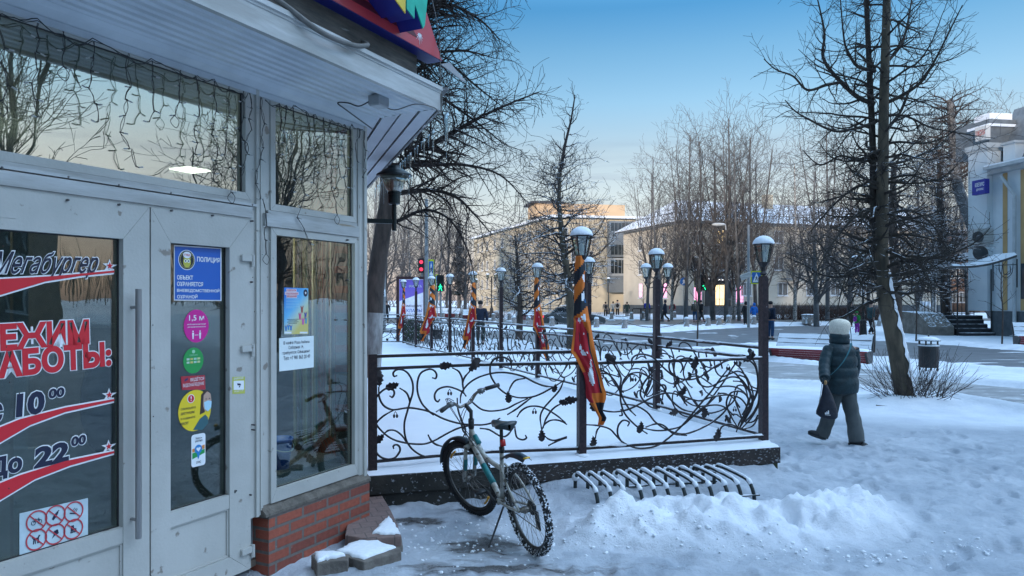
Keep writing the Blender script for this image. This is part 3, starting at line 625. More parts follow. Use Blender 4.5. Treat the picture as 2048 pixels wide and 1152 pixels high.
MB().lathe([(.075,.0),(.10,.20),(.106,.205),(.106,.225),(.098,.225),(.07,.01)], FP(-.62,.60,-.32), 20).build('bucket_body', M('blue_plastic', (.03,.16,.70), rough=.4), bu, smooth=True)
MB().tube([FP(-.62+.108*math.cos(a), .79-.06*math.sin(a), -.32+.108*math.cos(a)*.1+.10*math.sin(a)) for a in [math.pi*i/12 for i in range(13)]], .005, 6).build('handle', M('white_plastic', (.7,.72,.75)), bu)
lx, lz = -1.55, 3.0
cl = thing('ceiling_light', 'lit louvred ceiling light seen through the transom window', 'ceiling light', FP(.456,3.15,-2.49), TH)
b = FB(); b.bo(.30,.60,3.16,3.19,-2.64,-2.34); b.build('housing', WHITE, cl)
b = FB()
for i in range(5): b.bo(.31,.59,3.150,3.16,-2.63+i*.056,-2.63+i*.056+.038)
b.build('tube_light', M('lit_tube', (.9,.9,.85), emit=((1,.93,.80), 4.0)), cl)
co = thing('coat_rack', 'row of dark and burgundy coats hanging behind the right door pane', 'coats', FP(-1.5,.9,-.9), TH)
for k, (xx, zz, oo, c) in enumerate(((-1.52,1.15,-1.02,(.03,.035,.06)),(-1.28,1.30,-.95,(.16,.02,.045)),(-1.36,1.0,-.82,(.05,.05,.055)))):
    MB().ell(FP(xx, zz, oo), (.15,.10,.34), 14, 10, jit=.05, seed=k).build('coat', M('coat_cloth_%d' % k, c, rough=.9), co, smooth=True)
b = FB(); b.bo(-1.75,-1.15,1.66,1.69,-1.10,-1.06); b.build('rail', WHITE, co)
sp = FB()
for i, q in enumerate((0,.05,.09,.14)): sp.ell(FP(-.42+q, 1.72, -1.2), (.010,.010,.008), 8, 6)
o = sp.build('spotlight_row', M('warm_spot', (1,.9,.7), emit=((1,.85,.6), 12))); tag(o, 'row of tiny warm ceiling spots glimpsed behind the striped curtain', 'spotlights')
for q_ in ((-.75,2.1,-.62,11),(-1.6,2.7,-2.6,9),(-2.8,2.7,-2.6,7)): ld = bpy.data.lights.new('spot_glow', 'POINT'); ld.energy = q_[3]; ld.color = (1,.90,.76); ld.shadow_soft_size = .12; lo = bpy.data.objects.new('spot_glow', ld); COL.objects.link(lo); lo.location = FP(*q_[:3])

# ------------------------------------------------------------------ stickers and writing on the glass
def SM(n, c, rough=.35): return M('print_'+n, c, tuple(x*.96 for x in c), rough=rough)
pW, pR, pB, pK, pY, pM, pG = SM('white', (.80,.81,.82)), SM('red', (.62,.018,.03)), SM('blue', (.012,.11,.45)), SM('ink', (.012,.016,.045)), SM('yellow', (.80,.58,.02)), SM('magenta', (.60,.012,.26)), SM('green', (.02,.30,.07))
pLB, pSK, pOR, pDB = SM('pale_blue', (.42,.66,.78)), SM('skin', (.52,.33,.25)), SM('orange', (.72,.25,.05)), SM('navy', (.02,.035,.12))
def FMo(o, rot=0, px=None):   # matrix of a plane parallel to the wall, o in front of it: X right, Y up
    m = Matrix.Translation(FP(0, 0, o)) @ Matrix.Rotation(TH, 4, 'Z') @ Matrix.Rotation(R(90), 4, 'X')
    return m
def ftext(s, px0, py0, px1, py1, mat, parent, o, off=0, shear=0, slope=None, name='lettering', keep=False):
    # box read from the photograph: left edge px0, right px1, vertical extents py0(top), py1(bottom) at the LEFT end
    x0, zt = FL(px0, py0, o); _, zb = FL(px0, py1, o); x1, _ = FL(px1, py0, o)
    rot = slope or 0; m = FMo(o) @ Matrix.Translation((x0, zb, 0)) @ Matrix.Rotation(rot, 4, 'Z')
    return text(s, m, 0, x1-x0, 0, zt-zb, mat, parent, name, off, shear, keep=keep)
def plate(poly_px, o, mat, parent, name, t=.0012, local=False):
    q = poly_px if local else [FL(x, y, o) for x, y in poly_px]
    b = FB(); b.pr(q, o-t, o); return b.build(name, mat, parent, fix=True)
def disc(cx, cz, r, n=36, rz=None): return [(cx+r*math.cos(2*math.pi*i/n), cz+(rz or r)*math.sin(2*math.pi*i/n)) for i in range(n)]
def star(cx, cz, r, r2, n=5, rot=90): return [(cx+(r if i % 2 == 0 else r2)*math.cos(R(rot)+math.pi*i/n), cz+(r if i % 2 == 0 else r2)*math.sin(R(rot)+math.pi*i/n)) for i in range(2*n)]
GO = -.026    # just in front of the door glass
def sticker(name, label, px, py): 
    x, z = FL(px, py, GO); return thing(name, label, 'sticker', FP(x, z, GO), TH)
# opening-hours lettering on the left leaf
hrs = sticker('window_lettering', 'red and navy opening hours lettering with swooshes and stars on the left door glass', 120, 750)
def otext(s, a, b_, c, d, mat, shear=0, slope=0, bo=.03, off=.0):
    ftext(s, a, b_, c, d, pW, hrs, GO, off=bo, shear=shear, slope=slope, name='outline'); ftext(s, a+1.5, b_+2, c-1.5, d-2, mat, hrs, GO+.0022, off=off, shear=shear, slope=slope)
sl = R(2.2)
otext('Мегабургер', -18, 500, 200, 562, pK, .62, R(2.4), .034, .008)
ME = FL(0, 0, GO)
otext('РЕЖИМ', -42, 648, 181, 708, pR, 0, R(1.6), .085, .048)
otext('РАБОТЫ:', -45, 702, 225, 765, pR, 0, R(1.6), .085, .048)
otext('С', -22, 806, 8, 850, pK, .1, R(1.5), .085, .048)
otext('10', 30, 786, 92, 838, pK, .08, R(2), .085, .048); otext('00', 96, 776, 131, 800, pK, .08, R(2), .085, .045)
otext('До', -28, 917, 47, 968, pK, .08, R(2), .085, .048)
otext('22', 66, 894, 140, 940, pK, .08, R(2), .085, .048); otext('00', 141, 872, 174, 896, pK, .08, R(2), .085, .045)
def swoosh(pts_top, pts_bot):
    q = [FL(x, y, GO) for x, y in pts_top+pts_bot[::-1]]; w = [FL(x, y, GO) for x, y in [(x, y-3) for x, y in pts_top]+[(x, y+3.5) for x, y in pts_bot[::-1]]]
    w[0] = w[0]; plate(w, GO+.0004, pW, hrs, 'swoosh_outline', local=True); plate(q, GO+.003, pR, hrs, 'swoosh', local=True)
swoosh([(-20,566),(0,558),(110,552),(228,541)], [(-20,596),(0,590),(90,563),(160,552),(228,545)])
swoosh([(-20,862),(40,838),(130,815),(228,798)], [(-20,898),(0,885),(60,850),(130,824),(228,802)])
swoosh([(-20,974),(40,950),(130,922),(228,902)], [(-20,1006),(0,1000),(70,958),(140,931),(228,906)])
for (px, py) in ((219,531),(218,789),(217,892)):
    x, z = FL(px, py, GO); q = [(x+dx, z+dz) for dx, dz in ((.0,.034),(.010,.006),(.046,.006),(.014,-.010),(.020,-.032),(-.002,-.018),(-.036,-.034),(-.016,-.006),(-.040,.010),(-.010,.010))]
    plate(q, GO+.0008, pW, hrs, 'star_outline', local=True)
    plate(star(x, z-.002, .020, .008), GO+.0035, pR, hrs, 'star', local=True)
# prohibition sheet
ps = sticker('prohibition_sign', 'frosted sheet of six red no-entry pictograms at the foot of the left door glass', 108, 1055)
plate([(39,1027),(176,996),(176,1074),(39,1111)], GO, M('frosted_film', (.55,.66,.70), rough=.6), ps, 'sheet')
def ring(cx, cz, r, wd, o, mat, parent, slash=-45, n=32):
    b = FB()
    a = [(cx+r*math.cos(2*math.pi*i/n), cz+r*math.sin(2*math.pi*i/n)) for i in range(n)]; c = [(cx+(r-wd)*math.cos(2*math.pi*i/n), cz+(r-wd)*math.sin(2*math.pi*i/n)) for i in range(n)]
    for i in range(n): j = (i+1) % n; b.pr([a[i], a[j], c[j], c[i]], o-.0008, o)
    dx, dz = math.cos(R(slash))*(r-wd/2), math.sin(R(slash))*(r-wd/2); nx_, nz_ = -math.sin(R(slash))*wd*.4, math.cos(R(slash))*wd*.4
    b.pr([(cx-dx-nx_, cz-dz-nz_), (cx+dx-nx_, cz+dz-nz_), (cx+dx+nx_, cz+dz+nz_), (cx-dx+nx_, cz-dz+nz_)], o-.0004, o+.0004)
    b.build('ban_ring', mat, parent)
def picto(kind, cx, cz, s, o, mat, parent):
    b = FB(); P = lambda q: b.pr([(cx+x*s, cz+z*s) for x, z in q], o-.0006, o)
    def rg_(x, z, r, w=.07, n=14):
        for i in range(n):
            a0, a1 = 2*math.pi*i/n, 2*math.pi*(i+1)/n
            P([(x+r*math.cos(a0), z+r*math.sin(a0)), (x+r*math.cos(a1), z+r*math.sin(a1)), (x+(r-w)*math.cos(a1), z+(r-w)*math.sin(a1)), (x+(r-w)*math.cos(a0), z+(r-w)*math.sin(a0))])
    def ln(x0, z0, x1, z1, w=.07):
        d = Vector((x1-x0, z1-z0)).normalized()*w/2; P([(x0+d.y, z0-d.x), (x1+d.y, z1-d.x), (x1-d.y, z1+d.x), (x0-d.y, z0+d.x)])
    if kind == 'bike': rg_(-.38,-.15,.28); rg_(.38,-.15,.28); ln(-.38,-.15,-.15,.2); ln(-.15,.2,.28,.2); ln(.28,.2,.38,-.15); ln(-.15,.2,.05,-.15); ln(.05,-.15,.28,.2); ln(.28,.2,.25,.35); ln(-.18,.28,-.05,.28)
    if kind == 'bottle': P([(-.45,-.35),(-.25,-.55),(.15,-.15),(.42,.35),(.28,.48),(-.15,.15)]); P([(.33,.36),(.5,.52),(.4,.6),(.26,.46)])
    if kind == 'smoke': ln(-.5,-.1,.35,-.35,.16); ln(.1,.0,.35,.35,.08); ln(.3,-.1,.5,.25,.08); ln(-.1,.1,.15,.45,.07)
    if kind == 'dog': P([(-.35,-.05),(.25,.05),(.25,.25),(-.35,.15)]); ln(-.3,0,-.35,-.5,.12); ln(-.15,0,-.1,-.5,.1); ln(.2,.1,.15,-.5,.1); ln(.25,.1,.3,-.5,.1); P([(.15,.15),(.3,.5),(.52,.42),(.4,.3),(.3,.1)]); ln(-.35,.12,-.5,.4,.08)
    if kind == 'ice': P([(-.42,-.5),(-.05,.22),(.22,.0)]); rg_(.0,.25,.2,.2); rg_(.25,.1,.2,.2); rg_(.22,.34,.18,.18)
    if kind == 'skate': P([(-.35,-.2),(.4,-.2),(.4,.0),(.1,.1),(.05,.5),(-.3,.5)]); [rg_(x, -.35, .12, .08, 10) for x in (-.28,-.05,.18,.38)]
    b.build('pictogram', mat, parent)
for (px, py, k) in ((73,1042,'bike'),(110.5,1031,'bottle'),(147,1023,'smoke'),(72.5,1079,'dog'),(110,1068,'ice'),(146.5,1058,'skate')):
    x, z = FL(px, py, GO); picto(k, x, z, .040, GO+.0016, pK, ps); ring(x, z, .052, .007, GO+.0028, M('ban_red', (.55,.05,.07)), ps)
# police shield sticker, blue
po = sticker('police_sticker', 'blue rectangular guard notice with owl emblem at the top of the right door glass', 395, 545)
plate([(348,490),(443,496),(443,602),(348,601)], GO, pW, po, 'border'); plate([(350,492.5),(441,498),(441,600),(350,599)], GO+.002, pB, po, 'panel')
for s_, a, b_, c, d in (('ПОЛИЦИЯ',394,513,439,525),('ОБЪЕКТ',354,550,386,559),('ОХРАНЯЕТСЯ',354,563,406,572),('ВНЕВЕДОМСТВЕННОЙ',354,576,439,585),('ОХРАНОЙ',354,588,395,597)):
    ftext(s_, a, b_, c, d, pW, po, GO+.0032, off=.022)
x, z = FL(373, 520, GO); plate(disc(x, z, .060), GO+.003, pW, po, 'emblem_ring', local=True); plate(disc(x, z, .056), GO+.0036, M('print_black', (.02,.02,.02)), po, 'emblem_ground', local=True)
b = FB()
for k in range(11):
    for sgn in (-1, 1):
        a = R(-80+k*13); cx_, cz_ = x+sgn*.048*math.cos(a), z+.048*math.sin(a)
        b.pr([(cx_-.004, cz_-.004), (cx_+.004, cz_-.002), (cx_+.002*sgn, cz_+.008)], GO+.0036, GO+.0044)
b.build('laurel', M('gold_print', (.45,.38,.16)), po)
owl = M('owl_yellow', (.60,.55,.08)); plate(disc(x, z-.012, .027, 20, .034), GO+.0046, owl, po, 'owl', local=True); plate(disc(x, z+.030, .028, 20, .020), GO+.0052, pW, po, 'cap', local=True)
for sgn in (-1, 1):
    plate(disc(x+sgn*.011, z-.006, .010, 16), GO+.0052, pW, po, 'owl_eye', local=True); plate(disc(x+sgn*.011, z-.006, .005, 12), GO+.0058, M('print_black', (0,0,0)), po, 'owl_pupil', local=True)
    b = FB(); b.pr([(x+sgn*.004, z+.006), (x+sgn*.030, z+.016), (x+sgn*.020, z+.004)], GO+.0048, GO+.0054); b.build('owl_brow', owl, po)
m_ = FMo(GO+.006); text('ГУВД', m_, x-.021, x+.021, z+.022, z+.036, pR, po, off=.02)
# magenta distance disc
mg = sticker('distance_sticker', 'round magenta distance sticker reading 1,5 м', 393, 652)
x, z = FL(393, 652, GO); r_ = .098; plate(disc(x, z, r_*.94, 40, .100), GO, pM, mg, 'disc', local=True)
m_ = FMo(GO+.001); text('1,5 м', m_, x-.055, x+.055, z+.028, z+.066, pW, mg, off=.01); text('необходимая дистанция', m_, x-.068, x+.068, z+.006, z+.016, pW, mg, off=.01); text('для вашей безопасности', m_, x-.066, x+.066, z-.010, z+.0, pW, mg, off=.01)
b = FB()
for sgn in (-1, 1):
    cx_ = x+sgn*.026; b.pr(disc(cx_, z-.032, .005, 10), GO, GO+.0012); b.pr([(cx_-.007,z-.040),(cx_+.007,z-.040),(cx_+.005,z-.060),(cx_+.004,z-.078),(cx_-.004,z-.078),(cx_-.005,z-.060)], GO, GO+.0012)
b.pr([(x-.014,z-.053),(x+.014,z-.053),(x+.014,z-.056),(x-.014,z-.056)], GO, GO+.0012); b.build('pictogram', pW, mg)
gr = sticker('bank_sticker', 'round green card payment sticker below the magenta one', 386, 722)
x, z = FL(387, 721, GO); plate(disc(x, z, .074, 40, .078), GO, pG, gr, 'disc', local=True); m_ = FMo(GO+.001)
text('СБЕРБАНК', m_, x-.030, x+.030, z+.028, z+.038, SM('dim_white', (.35,.62,.42)), gr)
b = FB(); b.pr(disc(x, z+.054, .011, 16), GO, GO+.0012); b.build('logo', SM('dim_white', (.3,.6,.4)), gr)
for i, c in enumerate(((.5,.62,.5),(.6,.5,.15),(.4,.6,.5),(.55,.6,.3))):
    b = FB()
    for j in range(2): b.bo(x-.05+i*.026, x-.03+i*.026, z+.004-j*.02, z+.016-j*.02, GO, GO+.0012)
    b.build('card_mark', SM('card%d' % i, c), gr)
rv = sticker('video_sticker', 'small red video surveillance sticker between the green and yellow ones', 386, 766)
plate([(362,753),(410,750),(411,779),(364,780)], GO, SM('dull_red', (.45,.03,.045)), rv, 'panel')
ftext('ВЕДЁТСЯ', 381, 755, 408, 764, pW, rv, GO+.001, off=.01); ftext('ВИДЕОНАБЛЮДЕНИЕ', 366, 768, 408, 776, pW, rv, GO+.001)
x, z = FL(373, 760, GO); b = FB(); b.pr([(x-.018,z+.001),(x+.006,z+.013),(x+.012,z+.003),(x-.010,z-.008)], GO, GO+.0012); b.build('camera_mark', pDB, rv)
ym = sticker('mask_sticker', 'round yellow sticker asking to keep distance and wear a mask, with a masked woman', 393, 822)
x, z = FL(390, 821, GO); plate(disc(x, z, .120, 44, .124), GO, pY, ym, 'disc', local=True); m_ = FMo(GO+.001)
for i, s_ in enumerate(('СОБЛЮДАЙТЕ','ДИСТАНЦИЮ','И НАДЕВАЙТЕ','МАСКУ')): text(s_, m_, x-.103, x-.103+(.108,.100,.104,.055)[i], z+.012-i*.029, z+.029-i*.029, pK, ym, off=.012)
plate(disc(x-.030, z+.075, .026), GO+.0012, pW, ym, 'badge_rim', local=True); plate(disc(x-.030, z+.075, .022), GO+.0018, pR, ym, 'badge', local=True); text('!', FMo(GO+.0022), x-.034, x-.026, z+.061, z+.090, pW, ym, off=.01)
fx, fz = x+.085, z+.04
plate([(fx-.045,fz-.02),(fx-.040,fz+.05),(fx-.012,fz+.075),(fx+.018,fz+.068),(fx+.010,fz+.02),(fx-.015,fz-.06),(fx-.05,fz-.07)], GO+.0016, SM('hair', (.06,.035,.025)), ym, 'printed_hair', local=True)
plate([(fx-.022,fz+.045),(fx+.005,fz+.066),(fx+.030,fz+.050),(fx+.036,fz+.010),(fx+.020,fz-.045),(fx-.012,fz-.055),(fx-.026,fz-.02)], GO+.0022, pSK, ym, 'printed_face', local=True)
plate([(fx-.020,fz+.002),(fx+.012,fz+.010),(fx+.038,fz+.002),(fx+.034,fz-.038),(fx+.010,fz-.058),(fx-.014,fz-.040)], GO+.0028, pLB, ym, 'printed_mask', local=True)
for dx in (-.004,.022): plate([(fx+dx-.007,fz+.020),(fx+dx,fz+.024),(fx+dx+.007,fz+.020),(fx+dx,fz+.017)], GO+.0028, pK, ym, 'printed_eye', local=True)
plate([(fx-.10,fz-.155),(fx-.05,fz-.095),(fx-.01,fz-.075),(fx+.010,fz-.095),(fx+.012,fz-.13),(fx-.03,fz-.165)], GO+.0022, SM('teal_cloth', (.04,.12,.14)), ym, 'printed_collar', local=True)
hb = sticker('map_sticker', 'white rounded sticker with blue heart pin at the bottom of the right door glass', 397, 900)
def rrect(x0, x1, z0, z1, r, n=5):
    q = []
    for cx_, cz_, a0 in ((x1-r,z1-r,0),(x0+r,z1-r,90),(x0+r,z0+r,180),(x1-r,z0+r,270)):
        for i in range(n+1): a = R(a0+90*i/n); q.append((cx_+r*math.cos(a), cz_+r*math.sin(a)))
    return q
x, z = FL(397, 900, GO); plate(rrect(x-.052,x+.052,z-.098,z+.098,.018), GO, pW, hb, 'card', local=True)
plate([(x-.046,z+.012),(x+.046,z+.026),(x+.046,z+.002),(x-.046,z-.008)], GO+.0008, pOR, hb, 'map_road', local=True); plate([(x-.046,z-.012),(x+.046,z+.0),(x+.046,z-.024),(x-.046,z-.048)], GO+.0012, pG, hb, 'map_park', local=True)
plate(disc(x-.002, z+.006, .027), GO+.0018, SM('pin_blue', (.02,.22,.55)), hb, 'pin', local=True); plate([(x-.014,z-.016),(x+.010,z-.016),(x+.001,z-.052),(x-.005,z-.052)], GO+.0018, SM('pin_blue', (0,0,0)), hb, 'pin_tail', local=True)
b = FB(); hp = [(x-.002+.0011*16*math.sin(t)**3*.9, z+.006+.0011*(13*math.cos(t)-5*math.cos(2*t)-2*math.cos(3*t)-math.cos(4*t))*.85) for t in [2*math.pi*i/24 for i in range(24)]]
b.pr(hp, GO+.0018, GO+.0026); b.build('heart', pW, hb); m_ = FMo(GO+.0012)
text('Здесь', m_, x-.024, x+.026, z+.066, z+.080, pK, hb, off=.01); text('уютно', m_, x-.026, x+.028, z+.046, z+.062, pK, hb, off=.01); text('2ГИС', m_, x-.018, x+.018, z-.080, z-.066, pK, hb, off=.01)
cs = thing('camera_sticker', 'small yellow and white camera notice on the white door stile', 'sticker', FP(*FL(478, 770, .015), .015), TH)
plate([(465,754),(490,753),(490,787),(465,788)], .0155, SM('lime', (.50,.50,.10)), cs, 'panel'); plate([(467.5,762),(488,761),(488,779),(467.5,780)], .0165, pW, cs, 'white_field')
x, z = FL(478, 770, .016); b = FB(); b.pr([(x-.016,z+.012),(x+.012,z+.008),(x+.016,z-.004),(x-.012,z-.001)], .016, .0172); b.pr([(x+.004,z-.004),(x+.010,z-.006),(x+.006,z-.016),(x-.004,z-.014)], .016, .0172); b.build('camera_mark', pK, cs)
ftext('ВНИМАНИЕ', 468, 755.5, 487, 760, pW, cs, .0162); ftext('ВЕДЁТСЯ', 469, 781, 486, 785, pW, cs, .0162)
# poster and notice in the narrow window
GW = -.0265
pt = thing('poster', 'blue and yellow illustrated census poster in the narrow window', 'poster', FP(*FL(595, 620, GW), GW), TH)
def postermat():
    m = bpy.data.materials.new('poster_print'); m.use_nodes = True; t = m.node_tree; L = t.links; b = t.nodes['Principled BSDF']
    g = t.nodes.new('ShaderNodeTexCoord'); s_ = t.nodes.new('ShaderNodeSeparateXYZ'); L.new(g.outputs['Generated'], s_.inputs[0])
    a = t.nodes.new('ShaderNodeMath'); a.operation = 'MULTIPLY_ADD'; L.new(s_.outputs[0], a.inputs[0]); a.inputs[1].default_value = .45; 
    i = t.nodes.new('ShaderNodeMath'); i.operation = 'MULTIPLY_ADD'; L.new(s_.outputs[2], i.inputs[0]); i.inputs[1].default_value = -.65; i.inputs[2].default_value = .62; L.new(i.outputs[0], a.inputs[2])
    r = t.nodes.new('ShaderNodeValToRGB'); e = r.color_ramp.elements; e[0].position = .1; e[0].color = (.03,.20,.62,1); e[1].position = .8; e[1].color = (.62,.52,.16,1); k = e.new(.42); k.color = (.14,.45,.72,1); k = e.new(.6); k.color = (.48,.60,.50,1)
    L.new(a.outputs[0], r.inputs[0]); L.new(r.outputs[0], b.inputs['Base Color']); return m
plate([(568.5,575),(616.5,576.5),(616.5,668),(568,668.5)], GW, postermat(), pt, 'sheet')
def pp(poly, mat, name, dz=.001): plate(poly, GW+dz, mat, pt, name)
for i, (s_, y) in enumerate((('СДЕЛАТЬ',578),('ЭЛЕКТРОННЫЙ',584),('ВЕЩАНИЯ',590))):
    a = (573,570,573)[i]; c = (593,597,594)[i]; pp([(a,y-.6),(c,y),(c,y+6),(a,y+5.6)], SM('pink_white', (.75,.62,.68)), 'title_strip'); ftext(s_, a+1, y+.5, c-1, y+5, pR, pt, GW+.002, off=.01)
x, z = FL(611, 586, GW); plate(disc(x, z, .022, 24, .026), GW+.001, pK, pt, 'badge', local=True); plate(star(x, z, .012, .005), GW+.0016, pW, pt, 'badge_mark', local=True)
b = FB()
for i in range(7):
    x0, z0 = FL(572, 597+i*3.1, GW); x1, _ = FL(598 if i < 6 else 588, 597+i*3.1, GW); b.bo(x0, x1, z0-.0016, z0+.0008, GW, GW+.0012)
b.build('small_print', pLB, pt)
b = FB()
for i in range(4):
    x0, z0 = FL(574+(i % 2)*3, 639+i*2.6, GW); x1, _ = FL(597-(i % 2)*3, 639, GW); b.bo(x0, x1, z0-.0018, z0+.001, GW, GW+.0012)
b.build('small_print', pK, pt)
for (px, py, c) in ((604,618,(.35,.08,.06)),(600,632,(.65,.08,.25)),(611,630,(.08,.10,.35)),(606,642,(.65,.12,.40)),(612,640,(.10,.35,.45)),(572,656,(.05,.2,.5)),(577,654,(.05,.25,.55)),(582,655,(.05,.2,.5))):
    x, z = FL(px, py, GW); q = .9 if px > 590 else .7; m2 = SM('fig%d' % px, c); plate([(x-.010*q,z-.028*q),(x+.008*q,z-.030*q),(x+.012*q,z+.006*q),(x+.022*q,z+.030*q),(x+.006*q,z+.014*q),(x-.008*q,z+.014*q),(x-.020*q,z+.026*q),(x-.012*q,z+.002*q)], GW+.0012, m2, pt, 'printed_figure', local=True)
    plate(disc(x-.001, z+.021*q, .007*q, 10), GW+.0018, pSK, pt, 'printed_head', local=True)
for i, (a, c) in enumerate(((569,583),(600,615))): pp([(a,663.5),(c,663.5),(c,667),(a,667)], pW, 'print_label')
nn = thing('paper_notice', 'white sheet of typed Cyrillic text taped low in the narrow window', 'notice', FP(*FL(593, 710, GW), GW), TH)
plate([(558.5,676.5),(627.5,671.5),(627.5,734.5),(558.5,743)], GW, SM('paper', (.74,.80,.80), .8), nn, 'sheet')
for s_, a, b_, c, d in (('В кафе Pizza Italiana',567,683,619,691),('Соборная 14,',577,692,607,700),('требуется: Официант',565,703,620,711),('Тел: +7 981 863 20 49',567,713,620,721)): ftext(s_, a, b_, c, d, pK, nn, GW+.001, off=.004)
# ------------------------------------------------------------------ terrace deck
DA = Vector((-1.24, 6.47, 0)); DB = Vector((2.80, 7.73, 0)); DU = (DB-DA).normalized(); DN = Vector((DU.y, -DU.x, 0))   # DN points to the viewer
SA = Vector((2.71, 7.95, 0)); SBk = Vector((-3.75, 25.6, 0)); SU = (SBk-SA).normalized(); SNr = Vector((SU.y, -SU.x, 0))   # side fence direction and its outward (right) normal
DTOP = .30
TIMB = M('frosted_timber', (.040,.030,.026), (.018,.014,.013), scale=6, rough=.8, bump=.6, bscale=30, snow=.25, stretch=(1,1,2), wear=((.22,.23,.25), .59, 30))
TIMB2 = M('black_timber', (.030,.027,.022), (.012,.012,.010), scale=5, rough=.7, bump=.6, bscale=25, wear=((.22,.23,.25), .62, 30))
MOSS = M('mossy_timber', (.050,.055,.022), (.022,.024,.014), scale=7, rough=.85, bump=.7, bscale=30, wear=((.6,.63,.67), .66, 20))
deck = thing('terrace_deck', 'raised timber terrace under smooth snow beside the café', 'terrace', DA+DU*2)
def dk(a, b, n0, n1, z0, z1, nm, mt):   # board along the front edge, n = depth behind the edge
    m = MB(); m.add([DA+DU*a-DN*n0+Vector((0,0,z0)), DA+DU*b-DN*n0+Vector((0,0,z0)), DA+DU*b-DN*n1+Vector((0,0,z0)), DA+DU*a-DN*n1+Vector((0,0,z0)),
      DA+DU*a-DN*n0+Vector((0,0,z1)), DA+DU*b-DN*n0+Vector((0,0,z1)), DA+DU*b-DN*n1+Vector((0,0,z1)), DA+DU*a-DN*n1+Vector((0,0,z1))], [(3,2,1,0),(4,5,6,7),(0,1,5,4),(1,2,6,5),(2,3,7,6),(3,0,4,7)])
    return m.build(nm, mt, deck)
LD = (DB-DA).length
dk(-.10, 1.30, .0, .05, .145, .305, 'edge_board', TIMB2); dk(1.305, LD, -.006, .05, .15, .315, 'edge_board', TIMB)
dk(-.05, LD-.03, .03, .08, -.05, .140, 'lower_board', TIMB2); dk(LD-1.15, LD-.02, .012, .028, -.02, .146, 'lower_board', MOSS)
m = MB(); a = DB+Vector((.0,.0,0)); m.bar(a+SU*.08+Vector((0,0,.14)), a+SU*19+Vector((0,0,.14)), .05, .32); m.build('side_board', TIMB, deck)
# snow lying on the deck: one rounded sheet
def decksnow(u, v):
    a0 = DA+DU*(-.05)+DU*(LD+.06)*u; far = SBk+SNr*.12+(-DU*8)*(1-u) if False else None
    right = DB+SU*18.9*v; left = DA-DU*.05+Vector((-.318,.948,0))*19.0*v
    p = left.lerp(right, u); e = min(1, v*19/.10, (1-u)*4/.10); h = .30+.052*math.sqrt(max(0, e))+.012*mnoise.noise(Vector((p.x*1.2, p.y*1.2, 0)))+.004*mnoise.noise(Vector((p.x*7, p.y*7, 3)))
    h += .020*math.exp(-((u-.99)/.02)**2)
    if v*19 < .9 and u < .42: h -= .022*(1-v*19/.9)
    return Vector((p.x, p.y, h))
m = MB(); nu = 90; vv = [0,.0008,.002,.004,.006,.008]+[.008+.992*(i/120)**1.7 for i in range(1, 121)]
vs = [decksnow(i/nu if i < nu-5 else 1-(nu-i)*.004, v) for i in range(nu+1) for v in vv]; nv = len(vv)-1
m.add(vs, [(i*(nv+1)+j, (i+1)*(nv+1)+j, (i+1)*(nv+1)+j+1, i*(nv+1)+j+1) for i in range(nu) for j in range(nv)])
DSN = M('deck_snow', (.84,.87,.91), (.78,.82,.88), scale=1.2, rough=.75, bump=.35, bscale=45, world=True)
m.build('snow_cover', DSN, deck, smooth=True)
